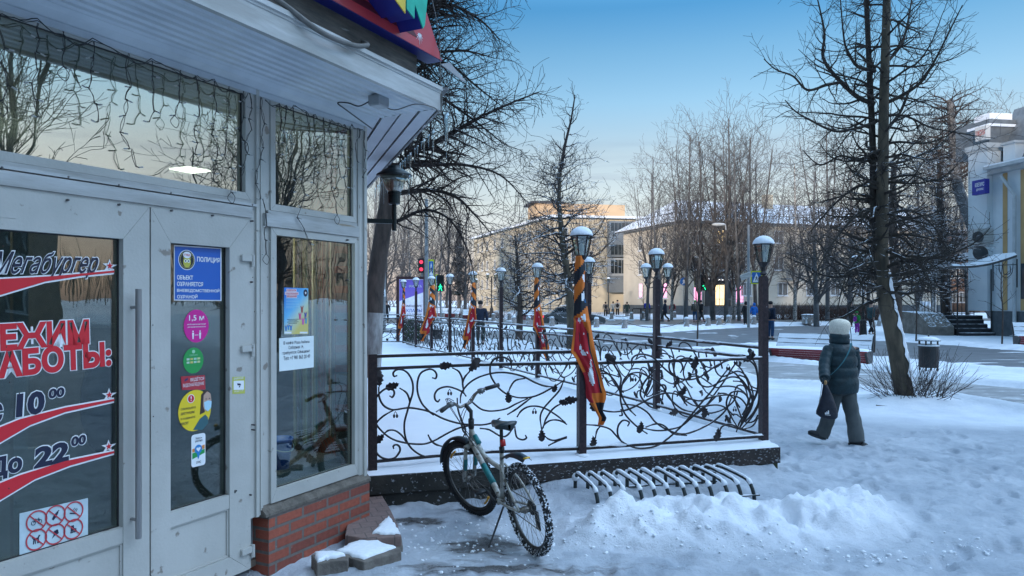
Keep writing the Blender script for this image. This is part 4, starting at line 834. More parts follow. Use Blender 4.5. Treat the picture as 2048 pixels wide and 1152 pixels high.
# scuffed footprints on it
# ------------------------------------------------------------------ fence: plane strips with traced scrollwork
FPX = [745, 948, 1163, 1525]; FD = [6.62, 7.02, 7.20, 7.85]
FPT = [Vector(((px-CX)/F*d, d, 0)) for px, d in zip(FPX, FD)]
def fpt(px, py, off=0.0):
    i = 0 if px < 948 else (1 if px < 1163 else 2); a = FPT[i]; b = FPT[i+1]; t = b-a; n = Vector((t.y, -t.x, 0)).normalized()
    dr = Vector(((px-CX)/F, 1, (HY-py)/F)); k = (n.dot(a)+off)/n.dot(dr); p = dr*k; return Vector((p.x, p.y, p.z+HC))
def c8(l): return [(720+x/3.6, 640+y/3.6) for x, y in l]
def c7(l): return [(1100+x/3.032, 640+y/3.032) for x, y in l]
LEFTC = [c8(l) for l in [
 [(135,480),(140,560),(175,620),(240,645),(340,632),(420,640),(500,660),(600,710),(720,745),(860,755),(950,740),(1010,705)],
 [(95,860),(100,800),(120,740),(170,690),(240,650)],
 [(212,545),(232,556),(247,530),(235,500),(185,495),(130,540),(100,600),(95,680),(130,770),(220,850),(330,885),(450,893),(530,870),(640,810),(720,775),(790,760),(860,755)],
 [(268,400),(245,405),(240,380),(265,358),(310,360),(350,390),(378,450),(380,520),(360,590),(340,660),(320,740),(322,820),(345,890),(400,950),(480,985),(580,970)],
 [(285,490),(330,520),(352,560),(358,600)], [(170,822),(205,795),(250,795),(300,830),(330,875)],
 [(95,890),(105,930),(140,980),(190,1000),(250,990),(285,950),(285,915),(262,897),(240,908),(243,928)],
 [(520,415),(545,420),(551,390),(530,362),(495,355),(440,380),(415,440),(415,520),(445,600),(500,660),(530,685)],
 [(575,570),(560,588),(540,570),(540,530),(570,495),(630,480),(690,495),(740,520),(765,550)],
 [(665,345),(710,370),(735,420),(740,470),(747,515)], [(790,370),(755,410),(740,455)],
 [(722,600),(730,530),(780,460),(860,410),(960,382),(1060,380),(1170,405),(1260,450),(1330,475),(1390,480)],
 [(1090,345),(1085,300),(1040,270),(990,272),(950,300),(936,350),(945,410),(990,480),(1050,530),(1110,552),(1180,560),(1270,545),(1380,490),(1476,430)],
 [(1070,520),(1085,480),(1120,435),(1190,420)], [(790,570),(830,610),(880,645),(950,655),(1050,640),(1130,600),(1210,565)], [(1240,555),(1180,600),(1120,645),(1060,682)],
 [(1130,700),(1160,655),(1210,625),(1270,620),(1340,640),(1420,690),(1480,740)], [(1190,828),(1198,850),(1170,862),(1130,845),(1118,800),(1115,765)],
 [(1310,790),(1330,750),(1380,720),(1440,725),(1490,752)], [(1308,790),(1298,700),(1320,640),(1380,570),(1440,500),(1475,410)], [(1318,780),(1340,710),(1400,630),(1490,585)],
 [(1325,830),(1360,858),(1410,865),(1490,838)], [(1355,905),(1420,872),(1490,848)], [(700,560),(705,640),(730,720),(760,790),(740,850)], [(862,780),(930,790),(1010,835),(1060,830),(1110,765)],
 [(490,825),(510,865),(545,895),(600,912)], [(730,700),(740,790),(770,830)]]]
RIGHTC = [c7(l) for l in [
 [(215,300),(290,298),(350,325),(400,380),(425,440),(430,500),(455,570),(520,640),(590,690)],
 [(497,290),(498,235),(540,208),(600,215),(640,240),(700,300),(760,345),(830,362),(900,350),(960,310),(1020,270),(1100,240),(1190,240),(1240,275),(1258,340),(1260,420),(1240,480),(1190,560),(1150,620),(1130,680)],
 [(365,240),(400,290),(430,350),(425,410),(440,470),(480,540),(520,580)],
 [(275,530),(330,550),(400,556),(480,540),(560,500),(640,460),(720,442),(800,460),(900,490),(970,470),(1050,455),(1120,460),(1170,490),(1195,550),(1150,650)],
 [(215,635),(290,640),(360,660),(400,700),(440,740),(500,770),(560,778),(640,765),(700,730),(760,680),(820,620),(870,560),(920,500),(980,430),(1030,360),(1085,290)],
 [(470,645),(480,620),(445,608),(415,640),(410,690),(430,730)], [(565,655),(640,670),(720,665),(800,640),(860,590),(930,530),(1000,515),(1060,530),(1115,580)],
 [(275,720),(285,670),(310,640)], [(430,440),(445,370),(480,330),(540,318),(600,345),(680,400),(720,470),(800,540),(880,560)],
 [(640,300),(600,340),(560,400),(550,460),(600,520),(650,540)], [(790,320),(805,290),(790,255),(750,240),(722,270),(735,320),(800,362)],
 [(880,300),(900,380),(960,405),(1040,370),(1100,345),(1160,360),(1210,420),(1262,430)], [(910,290),(940,300),(960,350)],
 [(1140,655),(1090,570),(1070,500),(1100,440),(1160,435),(1200,470),(1195,520),(1165,575)], [(1160,660),(1215,600),(1262,520),(1268,450)], [(1150,655),(1190,590),(1225,520),(1215,440),(1170,380),(1110,370)],
 [(1165,665),(1230,640),(1262,590)], [(650,440),(700,425),(695,395),(665,400),(655,430)], [(430,510),(520,520),(590,560),(640,620),(720,670),(820,690),(930,650),(1010,600),(1070,540),(1100,470)],
 [(220,400),(240,370),(275,380),(280,420),(250,450)], [(420,580),(438,575),(430,540)], [(760,250),(830,230),(900,250)], [(1080,300),(1130,330),(1180,400),(1200,470)],
 [(580,650),(640,630),(690,640),(750,690),(830,700)], [(215,370),(260,330),(340,325),(420,345)], [(1030,690),(1040,650),(1090,632),(1160,660)]]]
LLEAF = [c8([(133,420)])[0]+(95, .16), c8([(235,475)])[0]+(200, .13), c8([(135,855)])[0]+(220, .13), c8([(620,328)])[0]+(190, .13), c8([(822,325)])[0]+(50, .17), c8([(1068,555)])[0]+(280, .12), c8([(1402,490)])[0]+(260, .09), c8([(1308,830)])[0]+(275, .13), c8([(1470,595)])[0]+(170, .10)]
LACORN = [c8([(255,682)])[0], c8([(645,520)])[0], c8([(1255,655)])[0]]
RLEAF = [c7([(262,740)])[0]+(275, .13), c7([(370,240)])[0]+(130, .15), c7([(548,650)])[0]+(265, .13), c7([(262,510)])[0]+(300, .17), c7([(880,255)])[0]+(265, .15), c7([(1015,695)])[0]+(265, .15), c7([(805,430)])[0]+(250, .13), c7([(935,555)])[0]+(290, .14), c7([(750,560)])[0]+(10, .13), c7([(1215,220)])[0]+(240, .14), c7([(130,485)])[0]+(190, .14), c7([(770,365)])[0]+(270, .10), c7([(845,335)])[0]+(300, .09), c7([(1150,265)])[0]+(300, .07)]
RACORN = [c7([(1072,600)])[0], c7([(510,355)])[0], c7([(1080,285)])[0]]
def oak(m, c, ux, uz, ang, L):
    n = Vector(ux).cross(Vector(uz)).normalized(); q = [(0,0),(.10,.04),(.18,.16),(.28,.12),(.36,.26),(.50,.20),(.60,.32),(.74,.22),(.84,.24),(.96,.10),(1,.0)]
    q = q+[(x, -y) for x, y in q[-2:0:-1]]; ca, sa = math.cos(R(ang)), math.sin(R(ang)); o = len(m.v); k = len(q)
    for s_ in (.006, -.002):
        for x, y in q:
            x2 = (x-.5)*L; y2 = y*L; cu = .018*math.sin(x*5)-abs(y)*.10*L
            p = Vector(c)+Vector(ux)*(x2*ca-y2*sa)+Vector(uz)*(x2*sa+y2*ca)+n*(s_+cu); m.v.append(tuple(p))
    m.f.append(tuple(range(o, o+k))); m.f.append(tuple(range(o+2*k-1, o+k-1, -1))); m.mi += [m.m]*2
    for i in range(k): j = (i+1) % k; m.f.append((o+i, o+k+i, o+k+j, o+j)); m.mi.append(m.m)
def acorn(m, c):
    for dx in (-.012, .014): m.ell(Vector(c)+Vector((dx,0,-.012)), (.011,.011,.019), 8, 6); m.tube([Vector(c)+Vector((dx,0,.008)), Vector(c)+Vector((0,0,.03))], .003, 4)
ZB, ZM, ZTp = .405, 1.235, 1.345
IRONP = M('iron_scrollwork', (.030,.022,.024), (.015,.012,.014), scale=30, rough=.45, metal=.35, bump=.3, bscale=50, snow=.12)
def rails(parent, a, b, za=(ZB, ZM), snow=True, w_=.030):
    for z in za:
        MB().bar(Vector((a.x, a.y, z)), Vector((b.x, b.y, z)), w_, .028).build('rail', IRONS, parent)
    if snow:
        m = MB(); rg = random.Random(int(a.x*100)); L_ = (b-a).length; n = max(8, int(L_/.05))
        for z in za:
            t0 = 0
            pts = [Vector((a.x, a.y, z)).lerp(Vector((b.x, b.y, z)), i/n)+Vector((0,0,.014)) for i in range(n+1)]
            m.tube(pts, [max(.004, .012+.014*mnoise.noise(Vector((i*.22, z*3, a.x)))+.006*mnoise.noise(Vector((i*.9, z*5, a.x)))) for i in range(n+1)], 6)
        m.build('rail_snow', SNOW, parent, smooth=True)
def fence_panel(label, curves, leaves, acorns, i0, i1, zs, group=None):
    a, b = FPT[i0], FPT[i1]; t = thing('iron_railing', label, 'railing', (a+b)/2+Vector((0,0,.33)), group='wrought iron railing panels of the terrace')
    m = MB()
    for c in curves:
        pts = [fpt(x, y, .012) for x, y in spline([Vector((x, y)) for x, y in c], 5)]; n = len(pts)
        m.tube(pts, [.0095*(1 if 3 < i < n-4 else .75) for i in range(n)], 6)
    m.build('scrollwork', IRONP, t, smooth=True)
    for (x, y, ang, L_) in leaves:
        k = 0 if x < 948 else (1 if x < 1163 else 2); ux = (FPT[k+1]-FPT[k]).normalized(); m = MB(); oak(m, fpt(x, y, .020), ux, (0,0,1), ang, L_); m.build('oak_leaf', IRONP, t)
    for (x, y) in acorns: m = MB(); acorn(m, fpt(x, y, .014)); m.build('acorn', IRONP, t)
    return t
pl = fence_panel('bent iron railing panel with oak leaves between the café and the flag post', LEFTC, LLEAF, LACORN, 0, 2, None)
rails(pl, FPT[0], FPT[1], (ZB, ZM, ZTp), False); rails(pl, FPT[1], FPT[2], (ZB, ZM, ZTp))
pr_ = fence_panel('wide iron railing panel with dense vine scrolls between flag post and corner lamp', RIGHTC, RLEAF, RACORN, 2, 3, None); rails(pr_, FPT[2], FPT[3], (ZB, ZM-.004))
# side panels: the right panel's tracery carried over, one built and the rest copied
SD_D = [7.95, 10.18, 12.25, 14.2, 16.2, 18.3, 20.1, 21.7, 23.4, 25.6]
SP = [Vector(((px-CX)/F*d, d, 0)) for px, d in zip((1523,1313,1177,1075,1002,946,900,863,832,807), SD_D)]
SU0 = SU; SU = (SP[1]-SP[0]).normalized()
t0 = thing('iron_railing', 'first iron railing panel running back from the corner lamp post', 'railing', SP[0], math.atan2(SU.y, SU.x), group='wrought iron railing panels of the terrace')
a, b = FPT[2], FPT[3]; LB = (b-a).length; bu_ = (b-a)/LB
m = MB(); wd0 = (SP[1]-SP[0]).length
def to_side(p): q = p-a; u = q.dot(bu_)/LB; return SP[0]+SU*(wd0*(1-u))+Vector((0,0,p.z))
for c in RIGHTC:
    pts = [to_side(fpt(x, y)) for x, y in spline([Vector((x, y)) for x, y in c], 3)]; m.tube(pts, .010, 5)
m.build('scrollwork', IRONP, t0, smooth=True); m = MB()
for (x, y, ang, L_) in RLEAF: oak(m, to_side(fpt(x, y)), SU, (0,0,1), ang+180, L_)
for (x, y) in RACORN: acorn(m, to_side(fpt(x, y)))
m.build('leaves', IRONP, t0); rails(t0, SP[0], SP[1], (ZB, ZM-.02, ZTp-.01), w_=.026)
SU = SU0
ords = ['second','third','fourth','fifth','sixth','seventh','eighth','ninth']
for i in range(1, 9):
    c = dup(t0, loc=SP[i], label='%s iron railing panel back from the corner lamp, along the terrace side' % ords[i-1]); dv = SP[i+1]-SP[i]; c.rotation_euler.z = math.atan2(dv.y, dv.x); c.scale = (dv.length/wd0, 1, 1)
c = dup(t0, loc=SP[9], rz=math.atan2(.15, -1), label='iron railing panel closing the far end of the terrace, behind the café tree'); c.scale = (2.2/wd0, 1, 1)
# ------------------------------------------------------------------ lamp posts
LGL = glass('lantern_glass', .22, (.70,.78,.74))
def lantern(p, z, s=1.0, cap=True):
    ps = []
    m = MB(); c = Vector((p.x, p.y, z))
    m.lathe([(.020*s,-.10*s),(.038*s,-.085*s),(.022*s,-.06*s),(.020*s,-.02*s),(.040*s,0),(.052*s,.02*s),(.056*s,.03*s)], c, 6); m.lathe([(.092*s,.20*s),(.102*s,.205*s),(.10*s,.215*s),(.05*s,.245*s),(.02*s,.252*s)], c, 6)
    for j in range(6):
        a = math.pi*j/3; m.tube([c+Vector((.054*s*math.cos(a), .054*s*math.sin(a), .028*s)), c+Vector((.090*s*math.cos(a), .090*s*math.sin(a), .205*s))], .0055*s, 4)
    g = MB(); g.lathe([(.048*s,.030*s),(.083*s,.203*s)], c, 6)
    b = MB(); b.lathe([(.016*s,.03*s),(.016*s,.07*s),(.024*s,.09*s),(.022*s,.125*s),(.008*s,.14*s)], c, 8)
    sn = MB(); sn.lathe([(.103*s,.210*s),(.104*s,.222*s),(.092*s,.248*s),(.070*s,.270*s),(.040*s,.286*s),(.010*s,.292*s)], c, 14)
    return m, g, b, sn
POSTM = IRONL
def lamp_post(p, zb, label, extra=False, zt=2.25, wd=.075, flagged=False):
    t = thing('lamp_post', label, 'lamp post', Vector((p.x, p.y, zb)), math.atan2(SU.y, SU.x), group='lantern posts round the terrace')
    m = MB(); rot = Matrix.Rotation(math.atan2(DU.y, DU.x), 4, 'Z'); m.box((p.x, p.y, (zb+zt-.13)/2), (wd, wd, zt-.13-zb), rot); m.box((p.x, p.y, zt-.125), (wd*.8, wd*.8, .02), rot); m.build('post', M('post_paint', (.045,.026,.030), (.020,.013,.016), scale=25, rough=.4, metal=.2, bump=.5, bscale=40, wear=((.5,.52,.56), .70, 16)), t)
    a, g, b, s_ = lantern(p, zt, 1.08); ln = a.build('lantern', BLACKM, t); g.build('lantern_glass', LGL, ln); b.build('bulb', M('opal_bulb', (.5,.5,.47)), ln); s_.build('snow_cap', SNOW, t, smooth=True)
    f = MB(); f.lathe([(.085,.0),(.06,.03),(.0,.035)], (p.x, p.y, zb), 10); f.build('snow_foot', SNOW, t, smooth=True)
    return t
lp0 = lamp_post(FPT[2], .33, 'lantern post draped with the largest orange, black and red flag, in the near railing')
lamp_post(FPT[3]+Vector((.02,.03,0)), .33, 'near corner lantern post standing left of the park bench', zt=2.22)
m = MB(); q = FPT[0]; m.box((q.x, q.y, .84), (.075,.075,1.05), Matrix.Rotation(math.atan2(DU.y, DU.x), 4, 'Z')); tag(m.build('fence_post', POSTM), 'short iron post ending the railing against the café brick corner', 'post')
lab = ['lantern post standing alone behind the corner post, in line with the street lamp','lantern post close behind the big draped flag','slim lantern post wound with striped flag left of the pollarded tree','bare lantern post right of the standing man','lantern post with striped banner beside the standing man','bare lantern post fourth from the far end','lantern post with red flag right of the billboard','bare lantern post in front of the billboard','far corner lantern post with thin flag in front of the billboard']
for i in range(1, 10):
    lamp_post(SP[i], .33, lab[i-1], zt=2.25)
# ------------------------------------------------------------------ flags wound round the posts
FLG = [M('flag_red', (.50,.015,.03), (.36,.01,.02), scale=3, rough=.8), M('flag_orange', (.72,.19,.02), (.55,.12,.015), scale=3, rough=.8), M('flag_black', (.012,.02,.03), (.008,.012,.02), rough=.8), SNOW, M('flag_blue', (.02,.18,.45), rough=.8)]
EDG = [(512,1152,1166),(530,1150,1170),(560,1149,1172),(600,1149,1172),(630,1148,1177),(660,1146,1182),(690,1142,1187),(702,1140,1190),(716,1150,1193),(735,1160,1197),(752,1168,1202),(770,1171,1206),(785,1171,1211),(795,1172,1210),(806,1180,1206),(820,1189,1203),(834,1196,1211),(848,1194,1204)]
def flagmesh(ref, dref, seed):
    m = MB(); nu, nv = 26, 90; o = Vector((ref[0], ref[1], 0))
    sx = dref/F; rows = []
    for j in range(nv+1):
        y = 512+(848-512)*j/nv; k = 0
        while k < len(EDG)-2 and EDG[k+1][0] < y: k += 1
        t = (y-EDG[k][0])/(EDG[k+1][0]-EDG[k][0]); l = EDG[k][1]*(1-t)+EDG[k+1][1]*t; r = EDG[k][2]*(1-t)+EDG[k+1][2]*t; rows.append((y, l, r))
    for j, (y, l, r) in enumerate(rows):
        for i in range(nu+1):
            u = i/nu; x = (l+(r-l)*u-1163)*sx; z = HC-(y-HY)*sx
            if y < 640: ph = (u-.5)*math.pi*1.15; yy = -.055*math.cos(ph)-.012+.006*math.sin(u*14+y*.08)
            else: yy = -.060-.012*math.sin(u*9+y*.03)-.008*math.sin(u*19-y*.05)
            m.v.append((ref[0]+x, ref[1]+yy, z))
    for j in range(nv):
        for i in range(nu):
            y = rows[j][0]; u = i/nu; q = j*(nu+1)+i; m.f.append((q, q+1, q+nu+2, q+nu+1))
            if y < 632: s_ = (y-512)+u*38*(1 if (y//60) % 2 else .6); k = 1 if (s_//30) % 2 == 0 else 2
            elif y < 800:
                k = 0
                if u > .80: k = 1
                elif u > .70: k = 2
                if y > 700 and u < .16 and y < 742: k = 1
                if u < .08 and y < 700: k = 1
                if y > 782 and u > .25: k = 1
                if y < 668 and u > .35 and y-632 < (u-.35)*70: k = 1
            else: k = 1 if y > 838 or (u < .35) else 2
            p = m.v[q]; ns = mnoise.fractal(Vector((p[0]*14, p[2]*8, seed)), 1, 2, 4)
            if 600 < y < 770 and .15 < u < .72 and ns > .20+abs(u-.42)*1.3: k = 3
            if y < 600 and .5 < u < .8 and ns > .18: k = 3
            if 540 < y < 650 and u > .8 and mnoise.noise(Vector((p[2]*24, seed, 1))) > .25: k = 4
            m.mi.append(k)
    return m
m = flagmesh(FPT[2], 7.2, 1); fo = m.build('flag', FLG, None, smooth=True, base=(FPT[2].x, FPT[2].y, .65)); sm = fo.modifiers.new('s', 'SOLIDIFY'); sm.thickness = .004
tag(fo, 'large red flag with orange and black ribbon border, snow-dusted, hanging nearest', 'flag', 'flags wound round the lamp posts')
for k, (i, sx_, rz_, l_) in enumerate(((3, .95, .15, 'striped flag wound round the slim post left of the pollarded tree'), (5, -1.05, -.2, 'orange and black striped banner on the post beside the standing man'), (7, -1.45, .1, 'red flag spreading left from the post right of the billboard'), (9, -.8, .1, 'thin red and orange flag on the far corner post'))):
    c = fo.copy(); COL.objects.link(c); c.location = (SP[i].x, SP[i].y, .65); c.scale = (sx_, abs(sx_), 1.0); c.rotation_euler.z = rz_; c['label'] = l_
# ------------------------------------------------------------------ wall lamp on its bracket
Lp = Vector((-1.21, 7.6, 0)); wl = thing('wall_lamp', 'black conical lantern on a bracket at the café corner', 'wall lamp', Lp+Vector((0,0,2.6)))
DK = M('black_green_metal', (.012,.022,.024), (.008,.013,.014), rough=.35, metal=.3)
m = MB(); m.bar(Lp-SN*.56+Vector((0,0,2.655)), Lp+Vector((0,0,2.655)), .035, .045); m.tube([Lp+Vector((0,0,2.56)), Lp+Vector((0,0,2.84))], .024, 12); m.build('bracket', DK, wl)
m = MB(); m.lathe([(.045,0),(.062,.01),(.062,.10),(.068,.10),(.068,.13)], Lp+Vector((0,0,2.83)), 20); m.build('collar', DK, wl)
m = MB(); m.lathe([(.068,.13),(.150,.30)], Lp+Vector((0,0,2.83)), 28); m.build('glass_shade', glass('smoked_glass', .2, (.62,.62,.55)), wl, smooth=True)
m = MB(); m.lathe([(.03,.13),(.035,.2),(.03,.26),(.0,.27)], Lp+Vector((0,0,2.83)), 12); m.build('bulb', M('opal_bulb', (.5,.5,.47)), wl, smooth=True)
m = MB(); m.lathe([(.18,.292),(.184,.300),(.18,.308),(.10,.360),(.07,.375),(.068,.395),(.0,.40)], Lp+Vector((0,0,2.83)), 28); m.build('hood', DK, wl, smooth=True)
# ------------------------------------------------------------------ icicles
ICE = glass('ice', .18, (.80,.90,.95)); rg = random.Random(21)
ORD = ['first','second','third','fourth','fifth','sixth','seventh','eighth','ninth','tenth','eleventh','twelfth','thirteenth','fourteenth','fifteenth','sixteenth','seventeenth','eighteenth','nineteenth','twentieth','twenty-first','twenty-second']
def icicle(p, L_, r, lab):
    m = MB(); n = 7; m.lathe([(r*(1-i/n)**.8*(1+.15*math.sin(i*2.1)), -L_*i/n) for i in range(n)]+[(.0008, -L_)], p, 8); o = m.build('icicle', ICE, None, smooth=True, fix=True); tag(o, lab, 'icicle', 'icicles hanging along the side eave')
el = E0+SN*.05
for k in range(3): icicle(el+SD*(-.02+k*.035)+Vector((0,0,3.26)), (.20,.34,.24)[k], .009, ORD[k]+' long icicle of the cluster at the fascia end, eave corner')
for k in range(22):
    s_ = .5+k*.155+rg.uniform(-.04,.04); icicle(el+SD*s_+Vector((0,0,3.24)), rg.uniform(.07,.30), rg.uniform(.006,.011), ORD[k]+' icicle back from the fascia corner along the side eave')
for k in range(6):
    a = -.9+k*.55; icicle(Lp+Vector((.176*math.cos(a), .176*math.sin(a), 3.125)), rg.uniform(.06,.26), .006, ORD[k]+' icicle round the rim of the wall lamp')
# ------------------------------------------------------------------ junction box, cables, sign
WIRE = M('black_wire', (.02,.02,.022), rough=.5); WIREG = M('grey_conduit', (.16,.15,.14), (.10,.10,.09), rough=.7)
x, z = FL(782, 203, .60); P = FP(x-.02, 3.255, .52)
jb = thing('junction_box', 'small grey junction box under the eave near its corner', 'junction box', P, TH)
b = FB(); b.bo(x-.09, x+.03, 3.225, 3.288, .47, .56); b.build('box_body', M('grey_box', (.30,.32,.34), rough=.5), jb)
b = FB(); b.bo(x-.083, x+.023, 3.215, 3.225, .475, .555); b.build('lid', M('grey_box_lid', (.40,.42,.45), rough=.5), jb)
def cable(name, pts, r, mt, label, n=6):
    return tag(MB().tube(spline(pts, 6), r, n).build(name, mt, None, smooth=True), label, 'cable')
cable('conduit', [FP(-1.95,3.62,.60),FP(-1.70,3.48,.74),FP(-1.45,3.40,.79),FP(-1.15,3.42,.78),FP(-.92,3.50,.72),FP(-.84,3.56,.62)], .016, WIREG, 'ribbed grey conduit looping over the fascia under the sign')
cable('cable', [FP(x+.02,3.25,.50),FP(x+.10,3.22,.56),FP(x+.16,3.26,.70),FP(-.16,3.27,.75),FP(-.09,3.24,.76),FP(-.05,3.34,.75),FP(-.02,3.55,.72),FP(.02,3.9,.68),FP(-.02,4.3,.6)], .004, WIREG, 'thin pale cable from the junction box up past the sign end')
cable('cable', [FP(x-.10,3.24,.48),FP(x-.16,3.20,.44),FP(x-.20,3.22,.38),FP(x-.26,3.21,.34),FP(x-.14,3.19,.32),FP(-.02,3.2,.1)], .005, WIRE, 'black cable curling between the junction box and the coving')
SR = M('sign_red', (.50,.05,.055), (.42,.02,.03), scale=.8, rough=.35, coat=.3); SBL = M('sign_blue', (.012,.018,.22), (.006,.010,.13), scale=1, rough=.4); SY = M('sign_yellow', (.75,.52,.03), rough=.35); ST = M('sign_teal', (.01,.42,.27), rough=.35)
sg = thing('shop_sign', 'big red and blue sign with raised yellow and teal letters above the café fascia', 'shop sign', FP(-.6,3.7,.6), TH)
rx, rz_ = FL(885, 123, .665); tx, tz = FL(846, 0, .665)
b = FB(); b.pr([(XL, rz_),(rx, rz_),(tx, tz),(tx-.12, tz+.5),(XL, tz+.5)], .525, .66); b.build('panel', SBL, sg)
b = FB(); b.pr([(XL, rz_+.004),(rx-.008, rz_+.004),(tx-.006, tz),(tx-.126, tz+.5),(XL, tz+.5)], .66, .665); b.build('face', SR, sg)
b = FB(); b.pr([(XL, rz_+.07),(rx-.35, rz_+.07),(rx-.42, rz_+.12),(XL, rz_+.12)], .665, .667); b.build('inner_face', M('sign_dark_red', (.10,.006,.012), rough=.4), sg)
def letter(poly, mt, nm):
    q = [FL(px, py, .86) for px, py in poly]; b = FB(); b.pr(q, .66, .852); l = b.build('letter_side', SBL, sg, fix=True); b = FB(); b.pr(q, .852, .86); b.build(nm, mt, l, fix=True)
letter([(700,-85),(782,-14),(811,27),(812,-100),(790,-170),(700,-190)], SY, 'letter_face')
letter([(813.5,-20),(813.5,17),(829,37),(830,8),(846.5,57),(850,50),(855,0),(860,-60),(858,-110),(813.5,-120)], ST, 'letter_face')
b = FB(); cx_, cz_ = FL(840, 67, .67)
for k in range(9):
    a = R(-170+k*20); L_ = (.03,.045,.07,.06,.09,.07,.06,.05,.035)[k]; b.pr([(cx_-.004*math.sin(a), cz_+.004*math.cos(a)), (cx_+L_*math.cos(a), cz_+L_*math.sin(a)), (cx_+.004*math.sin(a), cz_-.004*math.cos(a))], .666, .668)
b.build('sparkle', pW, sg)
b = FB(); q = [FL(882,128,.50), FL(900,125,.50), FL(932,163,.50), FL(926,162,.50)]; b.pr(q, .49, .50); tag(b.build('metal_strip', M('grey_strip', (.34,.34,.35), rough=.5)), 'loose pointed grey metal strip sticking out past the sign end', 'metal strip')
# ------------------------------------------------------------------ string lights
BULB = M('led_cap', (.45,.45,.43), rough=.4); rg = random.Random(12)
def garland(label, xs_, z0, zhook, lens, o=.035):
    t = thing('string_lights', label, 'string lights', FP(xs_[0], z0, o), TH)
    pts = []; xs_ = [x+rg.uniform(-.03,.03) for x in xs_]; hz_ = [z0+rg.uniform(-.035,.012) for x in xs_]
    for i in range(len(xs_)-1):
        sg_ = rg.uniform(.0,.045)
        for k in range(6): u = k/6; pts.append(FP(xs_[i]+(xs_[i+1]-xs_[i])*u, hz_[i]*(1-u)+hz_[i+1]*u-sg_*math.sin(math.pi*u)+rg.uniform(-.004,.004), o+.01))
    m = MB().tube(pts, .0028, 4); m.tube([p+Vector((0,0,-.006+.008*math.sin(i))) for i, p in enumerate(pts)], .0022, 4); m.build('lead_wire', WIRE, t)
    for x, L_ in zip(xs_, lens):
        m = MB(); b = MB(); z = z0-.01; xx = x+rg.uniform(-.02,.02); p0 = None; st = FP(xx, z, o)
        n = int(L_/.085)
        last = (xx, z); sgn = rg.choice((-1,1))
        for k in range(n):
            nx_ = xx+rg.uniform(-.022,.022)*(1+k*.25); nz = z-.085*rg.uniform(.8,1.15)
            oo = o+rg.uniform(-.008,.01)
            sp = [FP(last[0], last[1], oo), FP((last[0]+nx_)/2+rg.uniform(-.012,.012), (last[1]+nz)/2, oo+.004), FP(nx_, nz, oo)]
            m.tube(spline(sp, 3), .0022, 4, cap=False); sp2 = [FP(last[0]+.006, last[1], oo), FP((last[0]+nx_)/2+rg.uniform(-.014,.014), (last[1]+nz)/2, oo), FP(nx_+.005, nz, oo)]; m.tube(spline(sp2, 3), .0018, 4, cap=False)
            if rg.random() < .85:
                sgn = -sgn; e = FP(nx_+sgn*.018, nz-.004, oo+.004); f_ = FP(nx_+sgn*.040, nz-.004+rg.uniform(-.012,.008), oo+.008); m.tube([FP(nx_, nz, oo), e], .0032, 4); b.tube([e, f_], .0042, 5)
            last = (nx_, nz); xx = nx_*.6+x*.4; z = nz
        if rg.random() < .7: 
            q = last; m.tube(spline([FP(q[0], q[1], o), FP(q[0]-.03, q[1]-.04, o), FP(q[0]+.01, q[1]-.07, o), FP(q[0]+.03, q[1]-.03, o), FP(q[0], q[1], o)], 4), .0022, 4)
        if m.v: m.build('light_strand', WIRE, t)
        if b.v: b.build('bulbs', BULB, t)
    return t
garland('tangled icicle light string hanging across the wide transom window', [-2.9,-2.78,-2.62,-2.46,-2.30,-2.12,-1.97,-1.82,-1.68,-1.55,-1.43,-1.33,-1.24], 3.20, 3.25, [.25,.45,.52,.18,.50,.62,.38,.28,.55,.62,.72,.46,.60], .03)
garland('tangled icicle light string hanging over the narrow upper window', [-1.12,-1.02,-.93,-.84,-.75,-.66,-.57,-.48,-.39,-.30,-.22,-.14,-.07], 3.20, 3.25, [1.05,.35,.30,.6,.95,.55,.42,.75,.52,.62,.58,.30,.45], .03)
# ------------------------------------------------------------------ bicycle rack
RT = M('rack_tube', (.035,.045,.045), (.02,.026,.028), rough=.4, metal=.4, snow=.1)
RZ = -.045
rk = thing('bicycle_rack', 'snow-covered row of bent dark tubes in front of the terrace deck', 'bicycle rack', (1.4,6.6,.05))
A0 = W(1150,990,6.75); B0 = W(1452,985,7.05)
def hoop(i, n=12):
    u = (i+(i//3)*.22)/(11+3*.22); bk = Vector((.575,6.72,0)).lerp(Vector((1.93,7.06,0)), u); fr = Vector((.735,6.36,0)).lerp(Vector((2.17,6.66,0)), u)
    bk2 = bk+(fr-bk)*.06
    P = [bk+Vector((0,0,.02)), bk+Vector((0,0,.25)), bk2+Vector((0,0,.305)), bk+(fr-bk)*.17+Vector((0,0,.325)), bk+(fr-bk)*.70+Vector((0,0,.285)), bk+(fr-bk)*.88+Vector((0,0,.255)), bk+(fr-bk)*.98+Vector((0,0,.195)), fr*1.0+(fr-bk)*.03+Vector((0,0,.11)), fr+(fr-bk)*.03+Vector((0,0,-.03))]
    P = [p+Vector((0,0,RZ)) for p in P]; pts = spline(P, 5); MB().tube(pts, .017, 10).build('hoop', RT, rk, smooth=True)
    sn = [p for p in pts if p.z > .17]; rg = random.Random(i)
    m = MB(); m.tube([p+Vector((0,0,.012)) for p in sn], [.012+.013*abs(mnoise.noise(Vector((k*.35, i*3.1, 0))))+(.016 if k < 4 else 0)+(.008 if k > len(sn)-5 else 0) for k in range(len(sn))], 8); m.build('hoop_snow', SNOW, rk, smooth=True)
for i in range(12): hoop(i)
for z, (a, b) in ((.02, ((.735,6.36),(2.20,6.665))), (.12, ((.55,6.73),(1.95,7.07)))): MB().bar((a[0],a[1],z),(b[0],b[1],z), .03, .012).build('base_bar', RT, rk)
MB().bar((1.78,6.56,.10),(2.22,6.65,.10), .035, .010).build('base_bar', RT, rk)
